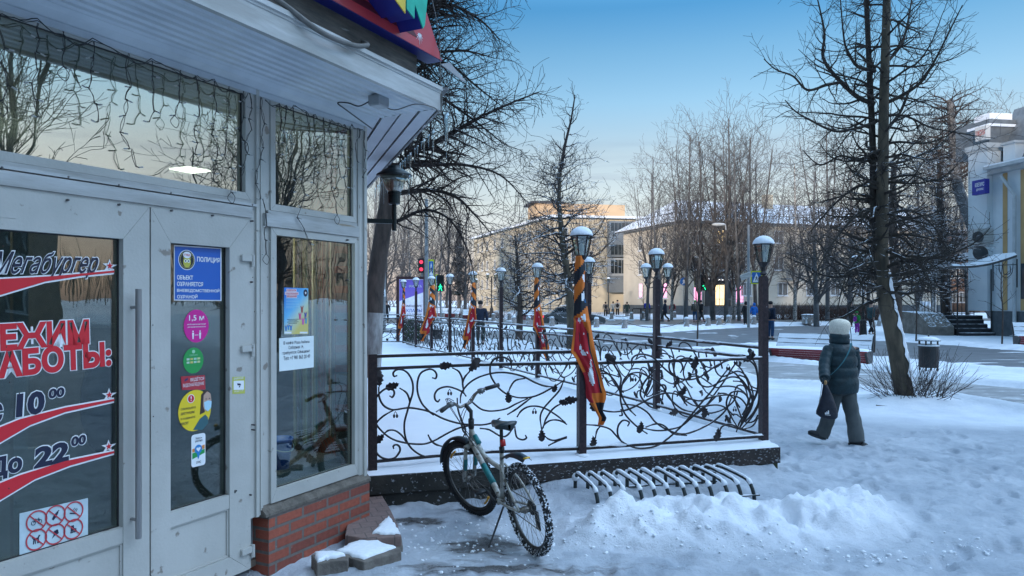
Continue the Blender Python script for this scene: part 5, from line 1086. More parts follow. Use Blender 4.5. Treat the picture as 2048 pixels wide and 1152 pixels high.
# ------------------------------------------------------------------ stones at the corner of the café
CONC = M('worn_concrete', (.20,.175,.15), (.12,.10,.088), scale=12, rough=.9, bump=.8, bscale=40)
TILE = brickmat('step_tiles', (.23,.155,.135), (.19,.13,.115), (.13,.10,.09), .11, .11, .004)
def slab(name, label, px, z0, z1, mt, snow=None, cat='paving slab', tilt=0):
    q = [G(x, y, z1) for x, y in px]; t = thing(name, label, cat, sum(q, Vector())/len(q)-Vector((0,0,z1-z0)))
    m = MB(); m.prism([(p.x, p.y) for p in q], lambda x, y, t_: Vector((x, y, t_)), z0, z1); ob = m.build('stone', mt, t, fix=True)
    bv = ob.modifiers.new('b', 'BEVEL'); bv.width = .008; bv.segments = 2
    if 'tile' in label:
        uv = ob.data.uv_layers.new(name='UVMap'); mw = wm(ob)
        for p in ob.data.polygons:
            for l in p.loop_indices: c = mw @ ob.data.vertices[ob.data.loops[l].vertex_index].co; uv.data[l].uv = (c.x*.8+c.y*.3, c.y*.8-c.x*.3+c.z)
    if snow:
        s_ = [G(x, y, z1) for x, y in snow]; m = MB(); c = sum(s_, Vector())/len(s_); vs = []; n = len(s_)
        rgs = random.Random(len(label)); s2 = []
        for i in range(n):
            for k in range(5): p = s_[i].lerp(s_[(i+1) % n], k/5); s2.append(p+(p-c).normalized()*rgs.uniform(-.022,.010))
        n = len(s2)
        for rr, hh in ((1,.001),(.97,.012),(.90,.020),(.6,.024),(.3,.026)): vs += [c+(p-c)*rr+Vector((0,0,hh+rgs.uniform(-.002,.002))) for p in s2]
        fs = [(k*n+i, k*n+(i+1) % n, (k+1)*n+(i+1) % n, (k+1)*n+i) for k in range(4) for i in range(n)]+[tuple(4*n+i for i in range(n))]; m.add(vs, fs); m.build('snow_cover', SNOW, t, smooth=True)
    return t
slab('step', 'tiled café step with a curved snowy edge beside the brick corner', [(700,1020),(735,990),(764,990),(782,1020),(796,1050),(803,1072),(730,1076),(690,1070)], -.02, .125, TILE, [(760,1050),(778,1035),(790,1050),(801,1069),(770,1072),(745,1068)], 'step')
slab('paving_slab', 'thick concrete slab under a neat layer of snow before the café step', [(690,1096),(733,1077),(800,1095),(803,1103),(728,1124),(665,1104)], -.02, .085, CONC, [(685,1096),(733,1078),(797,1096),(728,1121),(672,1105)])
slab('kerb_stone', 'broken kerb stone capped with snow at the foot of the bricks', [(622,1108),(660,1105),(698,1112),(696,1120),(660,1122),(634,1128)], -.03, .10, CONC, [(625,1108),(660,1105),(696,1112),(655,1121),(634,1126)], 'kerb stone')
slab('corner_block', 'low snowy concrete block under the curved step edge', [(735,1077),(803,1072),(806,1092),(785,1096)], -.02, .05, CONC, [(740,1078),(800,1075),(800,1090),(780,1092)], 'concrete block')
# ------------------------------------------------------------------ bicycle, built upright along +X then leaned and turned
bk = thing('bicycle', 'dirty white and teal mountain bike on its kickstand with snowy tyres', 'bicycle', (0.160,5.35,.015))
_B = Matrix.Translation(bk.location) @ Matrix.Rotation(R(116), 4, 'Z') @ Matrix.Rotation(R(-9.5), 4, 'X')
class BB(MB):
    def fin(s, n, mt, par=bk, smooth=True, tm=None):
        s.v = [tuple(_B @ (tm @ Vector(q) if tm else Vector(q))) for q in s.v]; return s.build(n, mt, par, smooth=smooth)
TYR = M('tyre', (.012,.013,.014), rough=.8, bump=.5, bscale=80); TYRS = M('snowy_tyre', (.015,.016,.017), (.012,.012,.013), rough=.85, wear=((.75,.78,.83), 0.54, 60)); RIM = M('dirty_rim', (.10,.10,.10), (.05,.045,.04), rough=.5, metal=.6)
BP = M('bike_white_paint', (.46,.46,.42), (.28,.26,.22), scale=14, rough=.4, coat=.2, wear=((.10,.085,.07), .57, 22)); TEAL = M('bike_teal', (.01,.20,.20), (.008,.13,.14), scale=10, rough=.4); DRT = M('bike_black', (.016,.018,.02), rough=.5); CHR = M('bike_steel', (.30,.29,.27), (.14,.12,.10), scale=20, rough=.35, metal=.9)
MUD = M('mudguard', (.012,.025,.035), (.008,.015,.02), rough=.35)
WB = 1.06; WR = .335
def arc(cx_, cz_, r, a0, a1, n, y=0): return [Vector((cx_+r*math.cos(R(a0+(a1-a0)*i/n)), y, cz_+r*math.sin(R(a0+(a1-a0)*i/n)))) for i in range(n+1)]
def wheel(c, tm, snowy, name):
    t = BB(); n = 72; circ = lambda r, y=0: [Vector((c[0]+r*math.cos(2*math.pi*i/n), y, c[1]+r*math.sin(2*math.pi*i/n))) for i in range(n)]
    t.tube(circ(WR-.025), .0255, 12, closed=True); 
    for i in range(n*1):
        a = 2*math.pi*i/n
        for k, yy in enumerate((-.019,-.007,.007,.019)):
            aa = a+(k % 2)*math.pi/n; rr = WR-.002-(.006 if abs(yy) > .01 else 0); p = Vector((c[0]+rr*math.cos(aa), yy, c[1]+rr*math.sin(aa))); t.box(p, (.010,.009,.014), Matrix.Rotation(-aa, 4, 'Y'))
    wh = t.fin(name, TYRS if snowy else TYR, tm=tm)
    r_ = BB(); r_.tube(circ(WR-.052, .008), .006, 5, closed=True); r_.tube(circ(WR-.052, -.008), .006, 5, closed=True); r_.tube(circ(WR-.058), .010, 6, closed=True); r_.fin('rim', RIM, wh, tm=tm)
    s_ = BB()
    for i in range(32):
        a = 2*math.pi*i/32; sd = .025 if i % 2 else -.025; a2 = a+(.45 if i % 4 < 2 else -.45); s_.tube([Vector((c[0]+.022*math.cos(a2), sd, c[1]+.022*math.sin(a2))), Vector((c[0]+(WR-.06)*math.cos(a), 0, c[1]+(WR-.06)*math.sin(a)))], .0014, 3, cap=False)
    s_.fin('spokes', CHR, wh, tm=tm)
    h = BB(); h.tube([(c[0],-.05,c[1]),(c[0],.05,c[1])], .016, 12); h.tube([(c[0],-.07,c[1]),(c[0],.07,c[1])], .006, 8); h.tube([(c[0],-.028,c[1]),(c[0],-.022,c[1])], .027, 14); h.tube([(c[0],.022,c[1]),(c[0],.028,c[1])], .027, 14); h.fin('hub', CHR, wh, tm=tm)
    return wh
HT = Vector((WB-.205, 0, .80)); HBm = Vector((WB-.155, 0, .66)); axs = (HT-HBm).normalized()
ST_ = Matrix.Translation(HT) @ Matrix.Rotation(R(17), 4, axs) @ Matrix.Translation(-HT)
wheel((0, WR), None, True, 'rear_wheel'); fw = wheel((WB, WR), ST_, False, 'front_wheel')
b = BB()
for k, a in enumerate((40, 215)): b.tube(arc(WB, WR, WR-.085, a, a+24, 6), .010, 6)
b.fin('reflector', M('amber_reflector', (.75,.35,.01), rough=.3), fw, tm=ST_)
BBk = Vector((.435, 0, .29)); STt = Vector((.30, 0, .72))
f = BB(); f.tube([BBk, STt], .0165, 12); f.tube([HT-axs*.0, HBm], .021, 12); f.tube(spline([HBm+Vector((-.005,0,.015)), Vector((.70,0,.50)), BBk+Vector((.01,0,.01))], 6), .023, 12); f.tube(spline([HT+Vector((-.005,0,-.03)), Vector((.66,0,.60)), Vector((.345,0,.56))], 6), .0185, 12)
for y in (-1, 1):
    f.tube(spline([BBk+Vector((0,.03*y,0)), Vector((.22,.055*y,.31)), Vector((0,.066*y,WR))], 4), .010, 8); f.tube(spline([Vector((.33,.018*y,.60)), Vector((.18,.055*y,.50)), Vector((0,.066*y,WR))], 4), .009, 8)
f.tube([BBk-Vector((0,.045,0)), BBk+Vector((0,.045,0))], .024, 12); fr = f.fin('frame', BP)
d = BB(); d.tube([Vector((.72,-.0,.515)), Vector((.56,0,.395))], .0245, 12); d.tube([HT+Vector((-.05,0,-.06)), HT+Vector((-.12,0,-.11))], .0205, 12); d.fin('teal_decal', TEAL, fr)
f = BB()
for y in (-1, 1): f.tube([HBm+Vector((.02,.055*y,-.03)), Vector((WB,.058*y,WR))], .0165, 10)
f.tube([HBm+Vector((.02,-.06,-.02)), HBm+Vector((.02,.06,-.02))], .022, 10); fk = f.fin('fork', BP, tm=ST_)
f = BB(); 
for y in (-1, 1): f.tube([HBm+Vector((.055,.0565*y,-.12)), HBm+Vector((.095,.0575*y,-.22))], .0175, 10)
f.fin('teal_band', TEAL, fk, tm=ST_)
s_ = BB(); s_.tube([HT+axs*0, HT+axs*.08], .024, 10); s_.tube([HT+axs*.05, HT+axs*.16], .0145, 10); s_.tube([HT+axs*.15, HT+axs*.17+Vector((.06,0,.04))], .017, 10); s_.fin('stem', DRT, tm=ST_)
hb_ = HT+axs*.17+Vector((.06,0,.04)); h = BB(); HL = [Vector((0,0,0)), Vector((.0,.06,.0)), Vector((-.02,.12,.055)), Vector((-.05,.18,.07)), Vector((-.10,.295,.065))]
bar = [hb_+Vector((p.x, -p.y, p.z)) for p in HL[::-1]]+[hb_+p for p in HL[1:]]; h.tube(spline(bar, 4), .0115, 10); hbr = h.fin('handlebar', CHR, tm=ST_)
g_ = BB()
for y in (-1, 1): g_.tube([hb_+Vector((-.058,.195*y,.069)), hb_+Vector((-.103,.31*y,.065))], .017, 10)
g_.fin('grip', DRT, hbr, tm=ST_); l = BB()
for y in (-1, 1):
    l.box(hb_+Vector((-.035,.165*y,.062)), (.045,.04,.035)); l.tube(spline([hb_+Vector((.0,.15*y,.055)), hb_+Vector((.035,.20*y,.045)), hb_+Vector((.0,.29*y,.045))], 4), .0055, 6)
l.fin('brake_lever', M('lever_grey', (.20,.21,.22), rough=.4, metal=.7), hbr, tm=ST_)
c_ = BB(); q = hb_
for k, (y, dx, e) in enumerate(((-.14,.14,Vector((.75,0,.62))),(.14,.15,Vector((.72,0,.64))),(-.12,.10,HBm+Vector((.06,0,0))),(.12,.17,Vector((.80,.0,.60))))): c_.tube(spline([q+Vector((-.02,y,.055)), q+Vector((dx,y*.9,.04)), q+Vector((dx*.75,y*.35*(1 if k % 2 else -1),-.16)), e], 6), .003, 5)
c_.fin('cable', DRT)
s_ = BB(); s_.tube([STt, STt+Vector((-.055,0,.17))], .0135, 10); s_.tube([STt+Vector((0,0,-.02)), STt+Vector((-.008,0,.02))], .021, 10); s_.fin('seat_post', DRT)
sc_ = STt+Vector((-.06,0,.195)); s_ = BB(); n = 18; prof = [(.155,.012,-.004),(.13,.022,.006),(.08,.030,.012),(.02,.045,.010),(-.04,.075,.012),(-.09,.088,.022),(-.12,.080,.028),(-.14,.05,.022),(-.146,.01,.012)]
vs = []
for (x, wy, z) in prof:
    for j in range(12): a = 2*math.pi*j/12; vs.append(sc_+Vector((x, wy*math.cos(a), z+(.020 if math.sin(a) > 0 else .034)*math.sin(a))))
s_.add(vs, [(i*12+j, i*12+(j+1) % 12, (i+1)*12+(j+1) % 12, (i+1)*12+j) for i in range(8) for j in range(12)]); s_.fin('saddle', M('saddle_vinyl', (.012,.022,.028), rough=.3))
r_ = BB(); r_.box(STt+Vector((-.045,0,.06)), (.02,.035,.05)); r_.fin('tail_light', M('red_lens', (.5,.02,.02), rough=.25))
def guard(c, a0, a1, r, tm, name, wd=.036, flare=0):
    b = BB(); n = 16; vs = []
    for i in range(n+1):
        t = i/n; a = R(a0+(a1-a0)*t); w_ = wd*(1-.25*t)
        for y, dr in ((-1,-.014),(-.6,0),(0,.004),(.6,0),(1,-.014)): rr = r+dr+flare*t*t; vs.append(Vector((c[0]+rr*math.cos(a), y*w_, c[1]+rr*math.sin(a))))
    b.add(vs, [(i*5+j, i*5+j+1, (i+1)*5+j+1, (i+1)*5+j) for i in range(n) for j in range(4)]); o = b.fin(name, MUD, tm=tm); sm = o.modifiers.new('s', 'SOLIDIFY'); sm.thickness = .003; return o
guard((WB, WR), 112, 15, WR+.03, ST_, 'mudguard'); gd = BB(); vs = []
for i in range(13):
    t = i/12; x = .30-.42*t; z = .66+.10*math.sin(t*2.0)-.02*t
    for y, dz in ((-1,-.02),(-.5,0),(0,.004),(.5,0),(1,-.02)): vs.append(Vector((x, y*(.026+.02*math.sin(t*2.6)), z+dz)))
gd.add(vs, [(i*5+j, i*5+j+1, (i+1)*5+j+1, (i+1)*5+j) for i in range(12) for j in range(4)]); o = gd.fin('mudguard', MUD); o.modifiers.new('s', 'SOLIDIFY').thickness = .003
y_ = BB(); y_.box((-.118,0,.737), (.022,.045,.008)); y_.fin('yellow_tip', M('yellow_tip', (.75,.42,.02)), o)
cr_ = BB(); cr_.tube([BBk+Vector((0,-.050,0)), BBk+Vector((0,-.058,0))], .085, 24); cr_.tube([BBk+Vector((0,-.065,0)), BBk+Vector((-.14,-.075,-.07))], .011, 8); cr_.tube([BBk+Vector((0,.055,0)), BBk+Vector((.14,.07,.07))], .011, 8); ck = cr_.fin('crankset', DRT)
p_ = BB(); p_.box(BBk+Vector((-.145,-.12,-.07)), (.09,.08,.02)); p_.box(BBk+Vector((.145,.12,.07)), (.09,.08,.02)); p_.fin('pedal', DRT, ck)
cs_ = BB(); [cs_.tube([(0,-.030-.006*k,WR),(0,-.033-.006*k,WR)], .055-.006*k, 20) for k in range(5)]; cs_.box((-.01,-.062,WR-.10), (.035,.02,.13)); cs_.tube([(-.005,-.06,WR-.05),(-.005,-.066,WR-.05)], .02, 10); cs_.tube([(-.02,-.06,WR-.16),(-.02,-.066,WR-.16)], .02, 10); cs_.fin('derailleur', DRT)
ch = BB(); ch.tube([(0,-.045,WR+.04),(.43,-.053,.375)], .005, 4); ch.tube([(-.01,-.06,WR-.17),(.43,-.053,.205)], .005, 4); ch.fin('chain', CHR)
ks = BB(); ks.tube([Vector((.36,.03,.27)), Vector((.30,.21,.045)), Vector((.275,.235,.030))], .0075, 8); ks.fin('kickstand', DRT)
# crumbs of frozen slush strewn round the bicycle and the foot of the heap
rg = random.Random(44); m = MB()
for i in range(520):
    if i < 250: x, y = rg.gauss(-.35,.55), rg.gauss(5.75,.42)
    else: x = rg.uniform(.3,3.6); y = 5.45+.15*math.sin(x*2)+rg.gauss(0,.13)
    if x < -1.15+.2*(6-y) or y > 6.0+.31*(x+1.2): continue
    r_ = min(.028, .003+abs(rg.gauss(0,.0065))); m.ell((x, y, float(height(np.array([x]), np.array([y]))[0])+r_*.05), (r_*rg.uniform(.8,1.3), r_, r_*rg.uniform(.6,.9)), 7, 5, jit=.3, seed=i)
tag(m.build('snow_crumbs', SNOW, None, smooth=True), 'loose crumbs of frozen snow on the trodden ground near the bicycle and heap', 'snow crumbs', kind='stuff')
# ------------------------------------------------------------------ people
CLOTH = lambda n, c, r=.85: M('cloth_'+n, c, tuple(x*.7 for x in c), scale=9, rough=r, bump=.25, bscale=60)
SKIN = M('skin', (.50,.30,.22), (.42,.24,.18), scale=10, rough=.55)
def skinmesh(name, pts, edges, rad, mat, parent, sub=1):
    inv = wm(parent).inverted(); me = bpy.data.meshes.new(name); me.from_pydata([tuple(inv @ Vector(p)) for p in pts], edges, []); me.update(); me.materials.append(mat)
    o = bpy.data.objects.new(name, me); COL.objects.link(o); o.parent = parent
    md = o.modifiers.new('k', 'SKIN'); md.use_smooth_shade = True; o.modifiers.new('s', 'SUBSURF').levels = sub; o.modifiers['s'].render_levels = sub
    if not me.skin_vertices: 
        bm = bmesh.new(); bm.from_mesh(me); bm.verts.layers.skin.verify(); bm.to_mesh(me); bm.free()
    for i, v in enumerate(me.skin_vertices[0].data):
        r = rad[i]; v.radius = (r, r) if not hasattr(r, '__len__') else r; v.use_root = (i == 0)
    dg = bpy.context.evaluated_depsgraph_get(); m2 = bpy.data.meshes.new_from_object(o.evaluated_get(dg)); o.modifiers.clear(); old = o.data; o.data = m2; m2.name = name; bpy.data.meshes.remove(old)
    m2.materials.clear(); m2.materials.append(mat)
    m2.polygons.foreach_set('use_smooth', [True]*len(m2.polygons)); return o
def rings(m, rs, n=20):
    # rs: list of (centre Vector, rx, ry, yaw)
    o = len(m.v)
    for c, rx, ry, yaw in rs:
        ca, sa = math.cos(yaw), math.sin(yaw)
        for j in range(n):
            a = 2*math.pi*j/n; x, y = rx*math.cos(a), ry*math.sin(a); m.v.append((c.x+x*ca-y*sa, c.y+x*sa+y*ca, c.z))
    for i in range(len(rs)-1):
        for j in range(n): m.f.append((o+i*n+j, o+i*n+(j+1) % n, o+(i+1)*n+(j+1) % n, o+(i+1)*n+j)); m.mi.append(m.m)
    m.f.append(tuple(o+j for j in reversed(range(n)))); m.f.append(tuple(o+(len(rs)-1)*n+j for j in range(n))); m.mi += [m.m]*2
def head(c, s, yaw, skin, parent):
    # small face: nose, eyes, mouth on a head that faces yaw (0 = +Y)
    m = MB(); r = Matrix.Rotation(yaw, 4, 'Z')
    for sx in (-1, 1): m.ell(c+r @ Vector((.032*sx*s, .082*s, .012*s)), (.011*s,.006*s,.007*s), 8, 5)
    m.ell(c+r @ Vector((0, .086*s, -.048*s)), (.022*s,.006*s,.005*s), 8, 5); m.build('eyes_and_mouth', M('face_dark', (.05,.02,.02)), parent)
def person(label, px, py, H, yaw, coat, trou, hat=None, hair=None, coatlen=.80, stride=.0, shade=None, bag=None, hood=False, group=None, p=None, arms=0.1, build=1.0):
    P = p or G(px, py, .02); t = thing('person', label, 'person', P, yaw, group=group or 'people walking across the square')
    s = H/1.72; r = Matrix.Translation(P) @ Matrix.Rotation(yaw, 4, 'Z'); L = lambda x, y, z: r @ Vector((x*s, y*s, z*s))
    st = stride
    pts = [L(0,0,.93), L(0,0,1.12), L(0,0,1.32), L(0,0,1.46), L(0,.01,1.55), L(0,.01,1.64), L(-.17,0,1.40), L(-.23,-.02+arms,1.14), L(-.24,.06+arms,.90), L(-.245,.08+arms,.83), L(.17,0,1.40), L(.23,.02-arms,1.14), L(.24,.06-arms,.90), L(.245,.08-arms,.83),
           L(-.09,0,.86), L(-.10,.10*st+.03,.48), L(-.10,.26*st,.09), L(.09,0,.86), L(.10,-.02*st+.02,.48), L(.10,-.24*st-.02,.10), L(-.10,.26*st+.12,.04), L(.10,-.24*st+.10,.04)]
    ed = [(0,1),(1,2),(2,3),(3,4),(4,5),(2,6),(6,7),(7,8),(8,9),(2,10),(10,11),(11,12),(12,13),(0,14),(14,15),(15,16),(16,20),(0,17),(17,18),(18,19),(19,21)]
    rd = [x*s for x in (.12,.11,.12,.055,.088,.080,.06,.045,.032,.035,.06,.045,.032,.035,.085,.058,.042,.085,.058,.042,.035,.035)]
    skinmesh('body', pts, ed, rd, SKIN, t); head(L(0,.01,1.59), s, yaw, SKIN, t)
    c = skinmesh('coat', [L(0,0,coatlen), L(0,0,1.0), L(0,0,1.2), L(0,0,1.38), L(-.19,0,1.38), L(-.245,-.02+arms,1.13), L(-.25,.055+arms,.92), L(.19,0,1.38), L(.245,.02-arms,1.13), L(.25,.055-arms,.92), L(0,0,1.47)],
        [(0,1),(1,2),(2,3),(3,4),(4,5),(5,6),(3,7),(7,8),(8,9),(3,10)], [x*s*build for x in (.20,.18,.165,.155,.085,.070,.058,.085,.070,.058,.085)], coat, t)
    skinmesh('trousers', [L(0,0,.90), L(-.09,0,.82), L(-.10,.10*st+.03,.48), L(-.10,.25*st,.14), L(.09,0,.82), L(.10,-.02*st+.02,.48), L(.10,-.23*st-.02,.15)], [(0,1),(1,2),(2,3),(0,4),(4,5),(5,6)], [x*s for x in (.12,.10,.080,.070,.10,.080,.070)], trou, t)
    m = MB()
    for x, y in ((-.10,.26*st+.05), (.10,-.24*st+.03)): m.ell(L(x, y, .055), (.050*s,.13*s,.055*s), 10, 6, Matrix.Rotation(yaw, 4, 'Z'))
    m.build('boots', CLOTH('boot', (.02,.017,.015)), t, smooth=True)
    if hat: MB().ell(L(0,-.008,1.665), (.108*s,.115*s,.085*s), 14, 8).build('hat', hat, t, smooth=True)
    if hood: MB().ell(L(0,-.022,1.60), (.118*s,.112*s,.145*s), 14, 8).build('hood', coat, t, smooth=True)
    if hair: MB().ell(L(0,-.03,1.60), (.100*s,.085*s,.12*s), 12, 8).build('hair', hair, t, smooth=True)
    if bag:
        bt = thing('backpack' if bag[0] == 'pack' else 'carrier_bag', bag[2], 'backpack' if bag[0] == 'pack' else 'bag', L(0,-.2,1.0))
        if bag[0] == 'pack': MB().ell(L(0,-.23,1.17), (.145*s,.10*s,.22*s), 14, 10, Matrix.Rotation(yaw, 4, 'Z')).build('pack_body', bag[1], bt, smooth=True); MB().ell(L(0,-.32,1.10), (.10*s,.04*s,.11*s), 12, 8, Matrix.Rotation(yaw, 4, 'Z')).build('front_pocket', bag[1], bt, smooth=True)
        else: m = MB(); rings(m, [(L(.25,.05-arms,.42), .10, .05, yaw), (L(.25,.05-arms,.50), .13, .07, yaw), (L(.25,.05-arms,.66), .11, .06, yaw), (L(.25,.05-arms,.72), .05, .03, yaw), (L(.25,.05-arms,.84), .02, .012, yaw)], 12); m.build('bag_body', bag[1], bt, smooth=True)
    return t
BLK = CLOTH('black', (.012,.012,.015)); NVY = CLOTH('navy', (.012,.02,.045)); GRN = CLOTH('dark_green', (.015,.035,.030)); JEAN = CLOTH('jeans', (.02,.07,.17)); RBLU = CLOTH('royal_blue', (.01,.045,.50)); CRM = CLOTH('cream', (.42,.38,.33)); OLV = CLOTH('olive', (.10,.09,.07)); DRED = CLOTH('red', (.30,.02,.03)); BGRN = CLOTH('bright_green', (.02,.33,.06)); PURP = CLOTH('purple', (.36,.03,.42)); TEALC = CLOTH('teal_grey', (.03,.075,.085)); BCY = CLOTH('sky_blue', (.01,.15,.55)); GRY = CLOTH('grey', (.08,.085,.09)); PLAS = M('plastic_bag', (.5,.48,.46), rough=.4)
person('man in dark jacket and round black cap facing the camera beside a lantern post', 961, 690, 1.78, R(185), NVY, GRN, hat=CLOTH('black_cap', (.012,.012,.014)), coatlen=.84)
person('man in navy jacket and blue jeans right of the corner lantern post', 1541, 680, 1.76, R(-55), NVY, JEAN, hat=BLK, coatlen=.90, bag=('pack', BLK, 'black rucksack on the man in blue jeans'))
person('hooded figure in long black coat left of the sky-blue coat', 1491, 652, 1.72, R(40), BLK, BLK, hood=True, coatlen=.5)
person('person in sky-blue hooded coat mostly hidden by the corner lantern post', 1508, 651, 1.62, R(20), BCY, BLK, hood=True, coatlen=.7)
person('walker in royal blue jacket and black hat with legs apart', 1294, 638, 1.80, R(-5), RBLU, BLK, hat=BLK, stride=.9)
person('walker in black hooded coat striding just right of the three-lantern lamp', 1330, 643, 1.84, R(75), NVY, BLK, hood=True, coatlen=.62, stride=1.3)
person('person in red jacket carrying a black round-marked backpack near the birch', 1345, 637, 1.70, R(10), DRED, BLK, hat=BLK, bag=('pack', BLK, 'black backpack with round mark on the person in red'))
person('person in olive coat and bright green hat walking behind the sapling', 1390, 645, 1.80, R(-20), OLV, JEAN, hat=M('neon_green', (.05,.5,.12)), stride=.8, bag=('pack', OLV, 'olive backpack on the walker behind the sapling'))
person('person in black coat taking a long step right of the olive coat', 1402, 644, 1.80, R(-70), BLK, BLK, hat=BLK, stride=1.5)
person('person in dark green parka with bare legs seen from behind, near the beige wall corner', 1254, 635.5, 1.66, 0, GRN, GRY, hair=CLOTH('dark_hair', (.02,.015,.012)), coatlen=.62)
person('right one of the cream pair, padded jacket with a black bag strap', 1235, 634, 1.82, R(-10), CRM, BLK, hat=BLK, bag=('pack', BLK, 'small black bag on the back of the right cream jacket'))
person('person in cream padded jacket leaning left, left one of the cream pair', 1226, 634, 1.70, R(15), CRM, GRY, hair=CLOTH('dark_hair', (.02,.015,.012)))
person('person in pale coat and black backpack half hidden by snowy twigs', 1211, 635, 1.66, 0, CLOTH('pale_brown', (.20,.17,.14)), BLK, hair=CLOTH('dark_hair', (.02,.015,.012)), bag=('pack', BLK, 'black backpack behind the snowy twigs'))
person('adult in dark teal jacket and maroon hat beside the child in green', 1742, 671, 1.74, R(-75), TEALC, BLK, hat=CLOTH('maroon', (.10,.012,.02)), stride=.8, bag=('carry', PLAS, 'pale carrier bag held by the adult in dark teal'))
person('child in bright green jacket beside the fluted lamp base', 1714, 669, 1.22, R(-60), BGRN, PURP, hat=BGRN, bag=('pack', PURP, 'purple sack held by the child in green'))
person('dark-coated adult left of the child in green, behind low branches', 1702, 655, 1.70, R(-60), BLK, BLK, hat=BLK, stride=.9)
person('dark figure with a fur hat standing left of the billboard', 773, 646, 1.75, R(20), BLK, BLK, hat=CLOTH('fur', (.06,.04,.03)), coatlen=.6)
# the woman in the foreground
d0 = 9.45; wo = thing('person', 'woman from behind in dark teal puffer jacket, fluffy cream hat and grey flared trousers', 'person', G(1680, 889))
PF = M('puffer', (.004,.030,.040), (.002,.016,.021), scale=12, rough=.55, bump=1.6, bscale=13); WT = M('grey_denim', (.105,.115,.115), (.050,.060,.062), scale=5, rough=.9, bump=1.8, bscale=9, stretch=(1,1,.35)); FUR = M('cream_fleece', (.92,.84,.70), (.74,.66,.54), scale=60, rough=1, bump=1.5, bscale=110)
w_ = lambda x, y, dd=0: W(x, y, d0+dd)
pts = [w_(1682,765), w_(1682,735), w_(1682,705), w_(1680,684), w_(1680,665), w_(1680,652), w_(1659,700), w_(1649,728,-.10), w_(1643,750,-.18), w_(1641,758,-.2), w_(1708,700), w_(1715,732,.05), w_(1708,755,.16), w_(1704,760,.2),
       w_(1669,775), w_(1660,822,.02), w_(1646,862,.05), w_(1696,775), w_(1703,822,-.02), w_(1714,876,-.06), w_(1640,869,.05), w_(1715,886,-.03)]
skinmesh('body', pts, [(0,1),(1,2),(2,3),(3,4),(4,5),(2,6),(6,7),(7,8),(8,9),(2,10),(10,11),(11,12),(12,13),(0,14),(14,15),(15,16),(16,20),(0,17),(17,18),(18,19),(19,21)], [.12,.12,.12,.05,.08,.07,.055,.045,.032,.03,.055,.045,.032,.03,.09,.06,.045,.09,.06,.045,.03,.03], SKIN, wo)
def zc(y): return HC-(y-HY)/F*d0
m = MB(); rs = []; yw = R(14)
prof = [(786,1684,31),(784,1684,34.5),(776,1684,36.5),(766,1684,36.8),(757,1684,35.5),(754,1684,32.6),(750,1683.5,35.5),(742,1683,36),(736,1682.5,35.2),(733,1682.5,31.8),(730,1682.5,35.0),(722,1682.5,35.2),(714,1682.5,34.3),(711,1682.5,31.2),(708,1682.5,33.8),(702,1682,32.5),(697,1681.5,30.5),(692,1681,27),(688,1680,22.5),(684,1679,19)]
for y, cx, hw in prof: c = W(cx, y, d0); c.z = zc(y); rs.append((c, hw*.95/F*d0, hw/F*d0*.68, yw))
rings(m, rs, 30); pj = m.build('jacket', PF, wo, smooth=True)
m = MB(); rings(m, [(W(1679,686,d0), .125,.11,0), (W(1679,680,d0), .128,.112,0), (W(1679,677,d0), .120,.105,0), (W(1679,674,d0), .126,.110,0), (W(1679,668,d0), .120,.105,0), (W(1679,667,d0), .105,.09,0)], 24); m.build('collar', PF, pj, smooth=True)
def sleeve(P, rr, nm='sleeve'):
    m = MB(); q = spline(P, 6); n = len(q); m.tube(q, [rr[0]+(rr[1]-rr[0])*i/n+.007*abs(math.sin(i*.75)) for i in range(n)], 16); return m.build(nm, PF, pj, smooth=True)
sleeve([w_(1660,697,-.02), w_(1653,712,-.06), w_(1649,730,-.12), w_(1649,746,-.20), w_(1650,757,-.26)], (.074,.058)); sleeve([w_(1706,699,.0), w_(1709,716,.03), w_(1710,738,.10), w_(1704,756,.22)], (.070,.056))
# gloved left hand closed round the draw-cord
hd = w_(1647,760,-.27); m = MB(); m.ell(hd, (.040,.034,.042), 14, 10)
for k in range(4): b0 = hd+Vector((-.026+.017*k,-.030,.006)); m.tube(spline([b0, b0+Vector((0,-.022,-.014)), b0+Vector((.002,-.016,-.036-.002*k)), b0+Vector((.002,.004,-.044))], 3), [.0105-.0005*k]*10, 8)
m.tube(spline([hd+Vector((.032,-.01,.01)), hd+Vector((.044,-.028,-.004)), hd+Vector((.030,-.040,-.018))], 3), .0105, 8); m.build('glove', CLOTH('glove', (.015,.03,.035)), wo, smooth=True)
m = MB()
def leg(P, rr):
    q = spline(P, 6); n = len(q)
    import bisect
    rad = [rr[0]+(rr[1]-rr[0])*min(1, i/n*2) if i < n/2 else rr[1]+(rr[2]-rr[1])*(i/n*2-1) for i in range(n)]; rad = [r*(1+.035*math.sin(i*1.3)) for i, r in enumerate(rad)]; m.tube(q, rad, 18)
leg([w_(1693,770), w_(1696,792), w_(1703,822,-.02), w_(1709,850,-.04), w_(1713.5,883,-.06)], (.118,.088,.100)); leg([w_(1670,770), w_(1667,795), w_(1660,826,.02), w_(1651,852,.05), w_(1643,873,.06)], (.115,.084,.084))
m.ell(w_(1682,776), (.195,.14,.11), 20, 10); m.build('trousers', WT, wo, smooth=True)
SHO = M('walking_shoe', (.012,.016,.02), rough=.6); SOL = M('shoe_sole', (.04,.045,.05), rough=.7)
m = MB(); m.ell(W(1634,869,9.50), (.125,.050,.045), 16, 8, Matrix.Rotation(R(18), 4, 'Y')); m.ell(W(1646,872,9.50), (.06,.05,.05), 12, 8); sh = m.build('shoe', SHO, wo, smooth=True); MB().ell(W(1634,873,9.50), (.130,.052,.020), 16, 6, Matrix.Rotation(R(18), 4, 'Y')).build('sole', SOL, sh, smooth=True)
